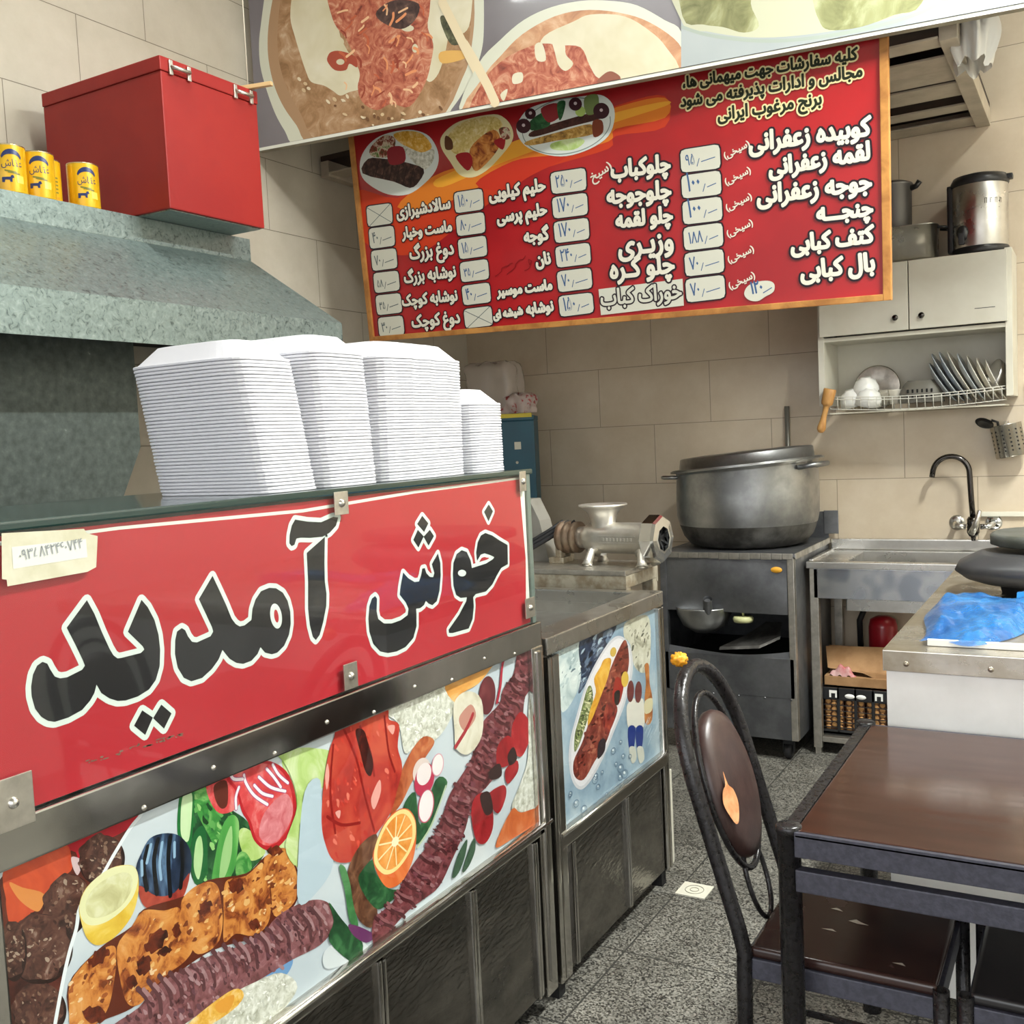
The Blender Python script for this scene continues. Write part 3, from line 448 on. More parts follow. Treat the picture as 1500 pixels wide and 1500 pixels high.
ﺳ:196:0,-1 3,19 16,20 20,22 24,26 27,32 30,41 34,53 37,69 56,64 54,54 52,43 51,33 52,27 55,23 62,20 73,19 79,20 85,21 89,23 93,27 96,33 98,42 101,54 104,71 123,67 121,56 119,43 118,33 120,26 122,23 126,21 132,20 141,19 148,20 153,21 158,23 162,28 164,33 165,41 163,51 160,65 157,74 154,84 150,93 171,101 174,92 177,83 182,62 183,53 184,45 183,34 181,25 177,17 172,10 166,5 159,2 150,-1 141,-1 130,-1 121,2 115,5 110,10 106,16 105,24 113,24 108,15 103,8 97,3 90,1 81,-1 70,-1 63,-1 56,1 49,4 44,9 40,16 38,26 45,28 40,17 35,9 28,4 20,1 11,-1
ﺵ:302:78,-58 64,-57 51,-54 39,-49 29,-43 20,-34 13,-25 9,-13 8,0 9,13 12,27 18,44 36,37 32,24 29,12 28,2 30,-10 35,-20 43,-28 53,-33 66,-36 79,-38 95,-37 108,-34 118,-29 126,-23 132,-17 135,-9 138,-1 138,7 138,17 137,27 135,37 132,46 127,66 147,71 151,56 154,46 155,40 158,32 162,26 166,23 170,21 181,19 190,21 194,23 197,27 201,33 203,42 206,54 208,71 227,67 226,56 224,43 223,33 224,26 227,23 231,21 237,20 246,19 259,20 264,22 268,26 270,32 271,41 270,48 269,56 264,74 257,93 277,101 280,92 283,83 288,62 289,53 290,45 289,33 286,23 282,15 277,9 270,4 263,1 254,-1 245,-1 237,-1 230,0 224,2 219,5 216,8 213,13 211,18 209,24 218,24 214,16 209,10 203,5 197,1 189,-1 180,-1 173,-1 167,1 162,3 158,6 152,14 149,23 159,10 157,-2 154,-14 149,-25 141,-36 130,-45 117,-52 106,-55 93,-57/206,136 201,137 197,140 194,144 194,149 194,153 197,157 201,160 206,161 211,160 215,157 217,153 218,149 217,144 215,140 211,137/189,109 184,110 180,112 177,116 177,121 177,126 180,130 184,133 189,134 194,133 198,130 200,126 201,121 200,116 198,112 194,110/223,109 218,110 214,112 211,116 211,121 211,126 214,130 218,133 223,134 228,133 232,130 234,126 235,121 234,116 232,112 228,110
ﺷ:196:0,-1 3,19 16,20 20,22 24,26 27,32 30,41 34,53 37,69 56,64 54,54 52,43 51,33 52,27 55,23 62,20 73,19 79,20 85,21 89,23 93,27 96,33 98,42 101,54 104,71 123,67 121,56 119,43 118,33 120,26 122,23 126,21 132,20 141,19 148,20 153,21 158,23 162,28 164,33 165,41 163,51 160,65 157,74 154,84 150,93 171,101 174,92 177,83 182,62 183,53 184,45 183,34 181,25 177,17 172,10 166,5 159,2 150,-1 141,-1 130,-1 121,2 115,5 110,10 106,16 105,24 113,24 108,15 103,8 97,3 90,1 81,-1 70,-1 63,-1 56,1 49,4 44,9 40,16 38,26 45,28 40,17 35,9 28,4 20,1 11,-1/108,136 103,137 99,140 96,144 95,149 96,153 99,157 103,160 108,161 112,160 116,157 119,153 120,149 119,144 116,140 112,137/91,109 86,110 82,112 79,116 78,121 79,126 82,130 86,133 91,134 95,133 99,130 102,126 103,121 102,116 99,112 95,110/125,109 120,110 116,112 113,116 112,121 113,126 116,130 120,133 125,134 129,133 133,130 136,126 137,121 136,116 133,112 129,110
ﺸ:212:0,-1 3,19 16,20 20,22 24,26 27,32 30,41 34,53 37,69 56,64 53,49 51,40 51,33 53,26 55,23 59,21 65,20 73,19 79,20 85,21 89,23 93,27 96,33 98,42 101,54 104,71 123,67 121,56 119,43 118,33 120,26 122,23 126,21 132,20 141,19 152,21 159,25 163,31 165,41 164,53 163,67 162,85 180,86 181,74 182,62 183,53 185,41 189,33 193,26 199,22 206,20 215,19 220,19 223,16 225,10 224,6 222,2 218,0 213,-1 204,-1 197,1 191,4 186,8 181,12 178,17 175,23 174,29 178,27 174,17 169,10 163,4 156,1 147,-1 139,-1 129,-1 121,2 114,5 110,10 106,16 105,24 113,24 108,15 103,8 97,3 90,1 81,-1 70,-1 63,-1 56,1 49,4 44,9 40,16 38,26 45,28 40,17 35,9 28,4 20,1 11,-1/108,136 103,137 99,140 96,144 95,149 96,153 99,157 103,160 108,161 112,160 116,157 119,153 120,149 119,144 116,140 112,137/91,109 86,110 82,112 79,116 78,121 79,126 82,130 86,133 91,134 95,133 99,130 102,126 103,121 102,116 99,112 95,110/125,109 120,110 116,112 113,116 112,121 113,126 116,130 120,133 125,134 129,133 133,130 136,126 137,121 136,116 133,112 129,110
ﻋ:126:0,-1 3,19 27,20 40,20 45,21 35,28 29,34 24,42 21,51 20,62 21,75 26,87 34,97 44,104 57,108 71,110 83,109 96,106 92,87 81,89 71,89 62,88 55,86 49,82 44,77 41,70 40,62 41,56 43,50 46,45 50,41 55,37 60,34 71,29 81,28 86,30 92,32 99,35 111,40 118,22 107,17 96,13 84,10 72,7 60,4 46,2 32,0 17,-1
ﻍ:127:86,-99 72,-98 58,-95 44,-91 31,-85 19,-76 10,-64 6,-55 3,-44 3,-32 3,-20 6,-9 10,2 15,12 22,22 30,31 40,39 50,46 62,52 75,57 88,61 102,65 108,45 96,42 84,39 74,35 64,31 55,25 47,19 37,9 29,-2 25,-15 23,-29 24,-40 27,-49 32,-57 38,-63 45,-68 53,-72 61,-75 69,-77 78,-78 86,-78 99,-77 113,-76 126,-73 138,-69 144,-86 137,-89 128,-92 118,-95 107,-97 96,-98/45,34 35,38 27,43 19,50 14,59 10,68 9,78 11,92 17,104 25,113 36,120 48,123 60,125 73,124 85,121 81,102 70,104 60,104 52,103 44,101 38,97 33,92 30,86 29,79 30,73 33,67 38,62 43,58 49,54 55,52 61,51 66,50/61,151 56,151 52,154 49,158 48,163 49,167 52,172 56,174 61,175 65,174 69,172 72,167 73,163 72,158 69,154 65,151
ﻏ:126:0,-1 3,19 27,20 40,20 45,21 35,28 29,34 24,42 21,51 20,62 21,75 26,87 34,97 44,104 57,108 71,110 83,109 96,106 92,87 81,89 71,89 62,88 55,86 49,82 44,77 41,70 40,62 41,56 43,50 46,45 50,41 55,37 60,34 71,29 81,28 86,30 92,32 99,35 111,40 118,22 107,17 96,13 84,10 72,7 60,4 46,2 32,0 17,-1/66,136 61,136 57,139 55,143 54,148 55,152 57,157 61,159 66,160 71,159 75,157 78,152 79,148 78,143 75,139 71,136
ﻒ:275:98,-5 104,15 116,15 127,16 138,16 153,17 167,18 189,21 203,24 211,27 219,31 225,35 231,41 234,48 235,56 234,65 229,74 222,81 218,83 214,83 208,82 203,79 198,74 195,68 192,62 192,55 193,48 196,41 200,36 206,31 218,24 194,16 185,25 180,30 175,38 172,46 171,56 172,65 175,74 179,82 184,90 191,96 198,100 206,103 215,104 226,102 236,97 244,89 251,79 254,69 256,58 255,47 252,38 247,30 241,23 233,17 225,12 215,8 206,4 199,3 189,1 164,-2 154,-3 143,-4 132,-4 121,-5 109,-5/275,-1 262,-1 250,0 237,2 225,4 214,7 204,11 221,23 239,21 259,20 277,19 282,19 285,16 287,10 286,6 284,2 280,0/98,-5 83,-5 70,-4 58,-2 43,1 30,7 20,13 13,22 9,33 8,46 9,58 11,72 15,85 33,80 31,71 29,61 28,51 30,40 35,30 44,24 58,19 70,17 86,16 104,15 109,3/213,130 208,130 204,133 201,137 200,142 201,146 204,151 208,153 213,154 217,153 221,151 224,146 225,142 224,137 221,133 217,130
ﻓ:112:0,-1 3,19 16,19 32,20 47,21 58,23 66,27 72,31 76,37 79,44 80,54 81,65 80,75 78,85 75,93 71,99 65,103 59,105 53,104 48,100 44,95 41,89 39,83 38,76 39,71 40,67 43,63 48,61 53,59 61,59 68,59 75,60 82,62 88,64 89,47 80,42 69,40 58,39 46,40 37,43 29,48 23,54 20,62 19,71 19,80 22,90 25,99 30,108 36,115 43,120 51,124 61,125 73,123 83,117 91,106 96,94 99,84 100,74 101,64 100,52 98,41 94,32 89,23 82,16 73,10 67,7 59,4 51,2 41,1 32,0 21,-1/56,151 51,152 47,155 44,159 43,163 44,168 47,172 51,175 56,176 60,175 64,172 67,168 68,163 67,159 64,155 60,152
ﻔ:124:0,-1 3,19 15,19 29,20 41,21 52,24 60,27 68,31 75,36 80,42 83,49 85,57 84,63 82,69 79,74 74,79 69,82 63,83 57,82 52,79 48,75 44,69 42,62 41,56 42,48 45,41 49,35 55,31 61,26 67,23 43,16 34,25 29,31 24,38 21,47 20,56 21,66 24,75 28,83 34,90 40,96 48,100 56,103 64,104 76,102 86,97 94,89 100,80 104,69 105,58 104,48 101,39 96,31 90,24 83,17 74,12 65,8 55,4 42,2 29,0 14,-1/124,-1 111,-1 98,0 85,2 73,5 62,7 53,11 70,23 88,21 109,20 126,19 131,19 134,16 136,10 135,6 133,2 129,0/62,130 57,130 53,133 50,137 49,142 50,146 53,151 57,153 62,154 66,153 70,151 73,146 74,142 73,137 70,133 66,130
ﻘ:124:0,-1 3,19 15,19 29,20 41,21 52,24 60,27 68,31 75,36 80,42 83,49 85,57 84,63 82,69 79,74 74,79 69,82 63,83 57,82 52,79 48,75 44,69 42,62 41,56 42,48 45,41 49,35 55,31 61,26 67,23 43,16 34,25 29,31 24,38 21,47 20,56 21,66 24,75 28,83 34,90 40,96 48,100 56,103 64,104 76,102 86,97 94,89 100,80 104,69 105,58 104,48 101,39 96,31 90,24 83,17 74,12 65,8 55,4 42,2 29,0 14,-1/124,-1 111,-1 98,0 85,2 73,5 62,7 53,11 70,23 88,21 109,20 126,19 131,19 134,16 136,10 135,6 133,2 129,0/79,130 74,130 70,133 68,137 67,142 68,146 70,151 74,153 79,154 84,153 88,151 91,146 92,142 91,137 88,133 84,130/45,130 40,130 36,133 33,137 33,142 33,146 36,151 40,153 45,154 50,153 54,151 56,146 57,142 56,137 54,133 50,130
ﻝ:174:8,0 9,13 12,27 18,44 36,37 32,24 29,12 28,2 30,-10 34,-19 42,-27 52,-33 64,-36 78,-38 90,-37 100,-35 108,-32 119,-26 127,-16 132,-4 136,11 137,23 137,36 137,50 133,179 153,179 158,45 158,34 157,23 156,13 153,-2 149,-15 143,-27 135,-38 124,-46 111,-53 101,-56 90,-57 78,-58 64,-57 52,-55 40,-50 29,-44 20,-36 13,-26 9,-14
ﻟ:65:0,-1 2,19 14,20 22,22 27,26 29,32 29,40 29,51 25,179 45,179 50,54 50,41 49,30 47,21 42,13 36,7 27,2 15,0
ﻠ:75:0,-1 2,19 14,20 22,22 27,26 29,32 29,40 29,51 25,179 46,179 50,52 51,40 54,32 58,26 64,22 70,20 78,19 82,19 85,16 88,10 87,6 84,2 80,0 75,-1 65,0 58,2 52,6 47,11 44,16 42,22 47,22 44,15 39,9 32,5 24,1 13,-1
ﻢ:141:19,-98 16,-86 13,-73 10,-61 8,-49 6,-38 5,-28 3,-15 3,-6 3,6 5,17 9,28 13,37 18,46 24,54 34,65 45,74 55,81 66,86 75,89 84,91 89,90 95,88 99,84 104,77 108,67 113,54 118,41 122,32 127,26 132,22 137,20 143,19 148,19 151,16 153,10 152,6 150,2 146,0 141,-1 131,0 124,2 117,6 112,12 118,16 114,10 110,5 105,1 100,-2 94,-4 88,-5 81,-4 73,-2 65,1 58,6 50,12 44,19 37,27 32,36 35,35 29,25 25,14 24,3 23,-6 23,-14 25,-24 28,-47 34,-72 39,-94/90,16 97,18 101,23 102,27 101,32 95,48 90,59 85,66 80,68 73,67 64,63 55,57 46,48 46,50 52,40 60,31 68,24 76,20 83,17
ﻣ:131:0,-1 3,19 9,20 14,22 19,26 24,32 28,40 33,51 40,65 48,75 55,82 62,87 69,89 76,90 84,88 92,85 99,80 105,73 109,66 113,58 115,49 116,41 115,27 111,17 105,9 98,4 89,1 81,0 72,1 61,3 52,6 42,11 30,18 40,34 52,27 62,23 71,21 79,21 85,21 90,23 94,25 96,29 98,33 98,38 97,45 95,52 91,59 86,64 80,68 75,69 70,68 66,67 61,63 57,57 52,49 47,38 41,26 35,16 30,10 25,5 19,2 13,0
ﻤ:145:0,-1 3,19 9,20 14,22 18,26 22,32 32,51 38,62 44,71 50,77 56,83 61,86 67,89 77,91 84,90 91,87 98,82 104,75 109,64 115,51 121,39 126,30 130,25 135,21 141,20 147,19 152,19 155,16 157,10 156,6 154,2 150,0 145,-1 135,0 127,2 119,6 113,12 117,18 113,10 109,5 104,1 99,-2 93,-4 87,-5 78,-4 70,-1 61,3 53,9 46,16 39,24 33,14 27,7 21,3 15,0 8,-1/49,43 53,36 58,31 63,26 68,22 77,17 86,16 94,17 99,22 101,29 99,39 94,51 89,61 83,68 79,70 75,71 67,68 63,65 58,60 54,52
ﻥ:171:8,0 9,13 12,27 18,44 36,37 32,24 29,12 28,2 30,-10 35,-20 43,-27 53,-33 66,-36 80,-37 95,-36 108,-33 118,-27 126,-21 132,-13 136,-4 138,5 139,14 138,24 135,37 132,46 127,57 122,70 140,80 145,70 149,60 153,49 156,38 158,27 159,16 158,6 156,-4 153,-14 149,-24 142,-33 134,-41 124,-48 111,-53 102,-56 91,-57 80,-58 65,-57 52,-54 40,-50 29,-44 20,-36 13,-26 9,-14/83,100 78,100 74,103 71,107 71,112 71,116 74,121 78,123 83,124 88,123 92,121 94,116 95,112 94,107 92,103 88,100
ﻧ:67:0,-1 3,19 14,20 22,21 28,23 33,27 35,33 36,41 35,48 34,56 29,74 22,93 42,101 45,92 48,83 53,62 54,53 55,45 54,35 53,27 50,20 46,14 41,9 35,5 28,2 20,0 11,-1/32,127 27,128 23,130 20,134 20,139 20,144 23,148 27,151 32,152 37,151 41,148 43,144 44,139 43,134 41,130 37,128
ﻨ:86:0,-1 3,19 12,20 19,21 24,24 28,28 31,35 34,44 39,71 59,67 56,57 54,46 53,37 54,32 56,28 59,24 65,22 75,20 88,19 93,19 96,16 98,10 97,6 95,2 91,0 86,-1 71,-1 60,2 52,5 47,10 43,17 41,25 49,24 44,17 40,11 35,7 30,4 24,1 17,0 9,-1/39,97 34,97 30,100 27,104 27,109 27,113 30,118 34,120 39,121 44,120 48,118 50,113 51,109 50,104 48,100 44,97
ﻩ:101:51,0 39,1 29,4 20,10 13,17 9,27 8,40 10,52 16,66 23,77 32,89 45,101 49,87 32,102 45,118 54,111 62,103 69,96 76,88 82,79 87,71 92,57 94,43 93,37 92,30 89,23 85,16 79,9 72,4 62,1/51,21 58,21 65,23 70,27 73,32 75,37 76,44 75,50 74,57 71,64 65,72 57,81 46,90 57,91 48,83 41,74 35,65 31,57 28,49 27,42 29,32 34,26 41,22
ﻪ:122:122,-1 109,0 98,3 88,8 81,16 76,27 74,42 70,129 91,129 95,47 96,36 99,29 103,24 109,21 116,20 124,19 129,19 132,16 134,10 133,6 131,2 127,0/84,26 70,23 56,22 43,23 32,26 22,31 14,37 9,46 8,56 9,66 13,76 19,84 28,92 38,99 49,104 62,108 76,111 79,90 67,89 57,86 48,83 41,79 35,74 31,69 28,64 27,59 28,54 31,50 36,47 42,45 48,43 55,42 70,43 82,46
ﻫ:143:96,-2 86,-1 75,1 65,4 55,9 45,15 37,22 30,30 24,39 21,49 20,60 21,70 24,80 30,89 38,96 47,100 58,102 68,100 77,95 84,88 89,80 93,70 94,60 92,46 86,34 76,23 64,15 54,10 44,6 34,3 22,1 11,-1 0,-1 3,19 15,20 27,21 37,23 45,26 55,31 63,37 69,44 73,50 75,57 75,62 75,68 73,73 71,77 67,81 63,83 58,84 53,83 48,81 44,77 41,73 39,67 39,62 40,52 44,43 50,36 58,30 67,24 76,21 86,19 95,18 103,18 108,21 111,24 112,30 111,35 107,44 103,51 96,59 90,65 82,73 73,80 63,89 50,99 36,109 48,125 63,114 76,103 87,94 97,85 105,78 112,71 120,61 125,53 129,46 131,40 132,30 131,22 129,14 124,8 117,3 108,-1
ﻬ:127:77,-54 62,-52 48,-47 37,-38 28,-25 24,-15 21,-2 21,12 21,25 23,37 25,49 29,60 33,69 38,78 46,89 55,97 65,102 74,104 82,103 89,99 95,94 99,86 102,77 103,66 102,55 100,45 95,35 87,26 77,18 62,13 78,27 94,23 111,20 120,20 129,19 134,19 137,16 139,10 138,6 136,2 132,0 127,-1 112,-1 97,1 82,4 104,5 109,-2 112,-10 114,-18 114,-26 112,-33 108,-40 102,-46 96,-50 87,-53/0,-1 3,19 13,19 23,20 24,1 12,-1/77,-34 86,-32 90,-30 93,-27 96,-22 96,-16 95,-10 93,-5 89,0 82,4 73,6 60,7 54,6 46,5 39,4 39,21 48,22 56,25 63,28 70,32 75,38 79,45 81,53 82,64 81,72 78,80 72,84 68,82 63,79 58,72 53,65 48,55 44,43 42,30 41,16 42,1 44,-10 49,-19 54,-25 60,-29 66,-32
ﻭ:112:15,-58 10,-37 24,-35 38,-31 49,-27 59,-21 67,-13 73,-3 77,9 79,24 78,32 77,39 75,46 73,52 69,57 65,61 61,63 56,64 51,63 46,59 42,54 38,48 36,42 36,35 36,30 38,26 41,22 45,20 51,18 58,18 65,18 73,19 79,21 85,23 86,6 80,2 72,0 64,-2 56,-2 47,-1 39,0 32,2 26,6 22,10 19,16 17,22 16,30 17,39 19,49 23,58 28,67 34,74 41,79 49,83 58,84 67,83 76,79 82,73 88,65 92,56 96,46 97,34 98,23 97,8 94,-5 89,-17 81,-28 72,-37 61,-44 47,-50 32,-55
ﻮ:118:15,-58 10,-37 24,-35 38,-31 49,-27 59,-21 67,-13 73,-3 77,9 79,24 77,40 72,53 65,61 56,64 51,63 46,60 42,55 39,49 37,42 36,34 38,27 44,22 54,20 68,19 121,19 125,19 128,16 131,10 130,6 127,2 123,0 118,-1 58,-1 47,0 37,2 29,6 22,12 17,20 16,30 17,41 19,50 23,60 28,68 34,74 41,80 49,83 58,84 69,83 79,78 87,69 93,57 96,47 97,36 98,23 97,8 94,-5 89,-17 81,-28 72,-37 61,-44 47,-50 32,-55
ﻻ:145:98,134 98,147 96,163 94,176 115,179 117,165 118,149 119,136 118,124 117,113 115,101 112,90 108,80 103,69 100,64 92,52 83,41 75,34 67,27 59,21 90,21 98,21 103,23 107,25 109,28 111,36 109,43 103,53 97,60 89,67 80,75 70,84 60,92 48,101 36,110 23,120 10,129 22,146 36,135 50,125 62,115 74,106 84,98 93,90 104,79 113,69 120,60 125,51 128,42 129,34 129,28 127,22 125,17 121,11 115,7 108,3 98,1 86,0 29,0 29,20 45,32 58,44 70,56 79,68 86,80 92,93 95,106 97,120"""
GL = {}
for _l in GLYPHS.split('\n'):
    _c, _r = _l[0], _l[2:]
    _a, _p = _r.split(':')
    GL[_c] = (int(_a), [[tuple(map(int, q.split(','))) for q in l.split()] for l in _p.split('/')] if _p else [])

# ------------------------------------------------------------------ the setting
XL, YB, XR, YF, ZC = -3.24, 5.15, 1.9, -1.2, 4.0
TILE_B = tile_mat('wall_tile_back', 'c2b29b', 'cdbfaa', '877b69', .636, .318, .165, -1.543, ('X', 'Z'))
TILE_L = tile_mat('wall_tile_side', 'b1a99a', 'bcb4a6', '70685b', .636, .318, .29, -1.543, ('Y', 'Z'))
FLOORM = tile_mat('terrazzo_floor', '9c9a94', '7b7974', '3a3936', .40, .40, .0, .2, ('X', 'Y'), mort=.003, rough=.42, offset=0.0, speck=(210, '4a4947', 'f0efea', 'aeaca7'))
CEILM = mat('ceiling_plaster', 'cfcbc0', .9)
b = MB(); b.box(XL-.1, XR+.1, YF, YB+.1, -.1, 0); b.obj('floor', FLOORM, kind='structure')
b = MB(); b.box(XL-.1, XL, YF, YB, 0, ZC); b.obj('wall_left', TILE_L, kind='structure')
b = MB(); b.box(XL-.1, XR+.1, YB, YB+.1, 0, ZC); b.obj('wall_back', TILE_B, kind='structure')
b = MB(); b.box(XR, XR+.1, YF, YB, 0, ZC); b.obj('wall_right', mat('pale_wall_paint', 'e6e2d8', .5), kind='structure')
b = MB(); b.box(XL-.1, XR+.1, YF, YB+.1, ZC, ZC+.1); b.obj('ceiling', CEILM, kind='structure')
b = MB(); b.box(XL-.1, XR+.1, YF-.1, YF, 2.75, ZC); b.obj('wall_front_light_block', CEILM, kind='structure')  # unseen header over the open front, added to dim daylight on the upper left
b = MB(); b.box(XL, XR, YB-.012, YB, 0, .012); b.obj('trim_1', mat('pale_floor_edging', 'b7b1a2', .5), kind='structure')
# square floor drain set in the terrazzo
d = thing('floor_drain', 'small square white plastic drain cover set in the grey terrazzo floor', 'drain', (-1.15, 3.055, 0))
b = MB(); b.box(-1.2, -1.1, 3.007, 3.103, 0, .004, .001); b.obj('cover', IVORY, d)
b = MB(); b.tube(arc((-1.15, 3.055, .0045), .03, 0, 2*math.pi, 24, ay=(0, 1, 0))[:-1], .0015, 6, closed=True); b.tube(arc((-1.15, 3.055, .0045), .014, 0, 2*math.pi, 18, ay=(0, 1, 0))[:-1], .0015, 6, closed=True); b.obj('ring_grate', mat('drain_ring', 'a39f90', .5), d)
b = MB(); b.box(-1.318, -1.292, 3.225, 3.25, 0, .33, .002); b.obj('floor_edging_strip', IVORY, None, 'loose white plastic strip standing on the floor at the far end of the steel counter', 'strip')

# ------------------------------------------------------------------ extractor hood on the left wall
h = thing('extractor_hood', 'grey mottled galvanised extractor hood sloping out from the left wall', 'extractor hood', (-2.8, 1.2, 1.82))
hy0, hy1, hx, hb = -.7, 2.90, -2.35, -2.70
b = MB(); b.box(XL+.003, hb, hy0, 2.83, 2.20, 2.281, .002); b.obj('top_band', GALV, h)
def slope():
    b = MB(); P = {}
    a = [(hb, hy0, 2.20), (hb, 2.83, 2.20), (hx, hy1, 1.945), (hx, hy0, 1.945)]
    t = .004
    b.prism(a, (-.003, 0, -.004)); b.prism([(hb, 2.83, 2.20), (XL+.003, 2.83, 2.20), (XL+.003, hy1, 1.945), (hx, hy1, 1.945)], (0, -.004, -.003)); return b
slope().obj('sloped_canopy', GALV, h)
b = MB(); b.box(hx-.004, hx, hy0, hy1, 1.823, 1.945); b.box(XL+.003, hx-.004, hy1-.004, hy1, 1.823, 1.945); b.obj('front_lip', GALV, h)
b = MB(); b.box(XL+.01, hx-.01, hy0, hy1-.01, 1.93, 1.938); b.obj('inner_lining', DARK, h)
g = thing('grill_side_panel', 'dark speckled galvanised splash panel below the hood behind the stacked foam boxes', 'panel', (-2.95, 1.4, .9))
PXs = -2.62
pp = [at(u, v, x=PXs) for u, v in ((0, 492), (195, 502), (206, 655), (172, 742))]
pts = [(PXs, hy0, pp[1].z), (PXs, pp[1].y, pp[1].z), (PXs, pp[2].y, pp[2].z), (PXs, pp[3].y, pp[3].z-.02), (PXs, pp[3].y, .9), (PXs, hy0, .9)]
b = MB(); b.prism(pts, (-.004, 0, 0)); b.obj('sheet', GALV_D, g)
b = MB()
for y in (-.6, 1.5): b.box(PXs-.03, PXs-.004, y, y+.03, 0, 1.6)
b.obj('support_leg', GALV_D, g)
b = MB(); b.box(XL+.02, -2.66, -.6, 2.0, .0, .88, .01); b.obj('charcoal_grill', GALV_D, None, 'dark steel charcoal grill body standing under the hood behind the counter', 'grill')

# ------------------------------------------------------------------ red box, cans, hanging string
HT = 2.282
r = thing('insulated_delivery_box', 'big red painted box with two metal latches resting on the hood', 'box', (-2.83, 2.54, HT))
x0, x1, y0, y1, z0, z1 = -3.13, -2.55, 2.325, 2.75, HT, 2.758
b = MB(); b.box(x0, x1, y0, y1, z0+.004, z1-.045, .004); b.obj('body', REDBOX, r)
b = MB(); b.box(x0-.002, x1+.003, y0-.003, y1+.003, z1-.044, z1, .004); b.obj('lid', REDBOX, r)
b = MB(); b.box(x0+.01, x1-.012, y0+.01, y1-.01, z0, z0+.0035); 
b.obj('base_plate', GALV, r)
for yy in (2.40, 2.68):
    b = MB(); b.box(x1+.003, x1+.010, yy-.045, yy-.030, z1-.052, z1-.006, .002); b.box(x1+.003, x1+.010, yy+.030, yy+.045, z1-.052, z1-.006, .002)
    b.tube([(x1+.009, yy-.037, z1-.026), (x1+.024, yy-.026, z1-.032), (x1+.024, yy+.026, z1-.032), (x1+.009, yy+.037, z1-.026)], .0065, 10); b.obj('latch', STEEL_R, r)
b = MB(); b.grid(lambda u, v: Vector((x0+.02+.14*u, y0+.03+.1*v, z1+.004+.022*math.sin(u*3.1)*math.sin(v*3.1)+.006*math.sin(u*17+v*9))), 14, 10)
b.obj('crumpled_rag', mat('brown_rag', '6d5a44', .9, 0, var='544434', scale=30), None, 'crumpled brown rag lying on the left end of the red box', 'rag', solid=.006)
b = MB(); b.box(-2.66, -2.46, 2.70, 2.716, z1+.001, z1+.015, .002)
b.xf(Matrix.Translation((-2.6, 2.7, 0)) @ Matrix.Rotation(math.radians(14), 4, 'Z') @ Matrix.Translation((2.6, -2.7, 0)))
b.obj('wooden_stick', STICK, None, 'short pale wooden stick lying across the red box top by the right latch', 'stick')
p = at(360, 125, y=2.775)
b = MB(); b.tube([(p.x, 2.785, 2.66), (p.x+.002, 2.785, 3.2), (p.x-.002, 2.785, ZC-.002)], .0022, 6); b.obj('hanging_cord', mat('pale_cord', 'c9c3b2', .8), None, 'thin pale cord hanging from the ceiling beside the red box', 'cord')

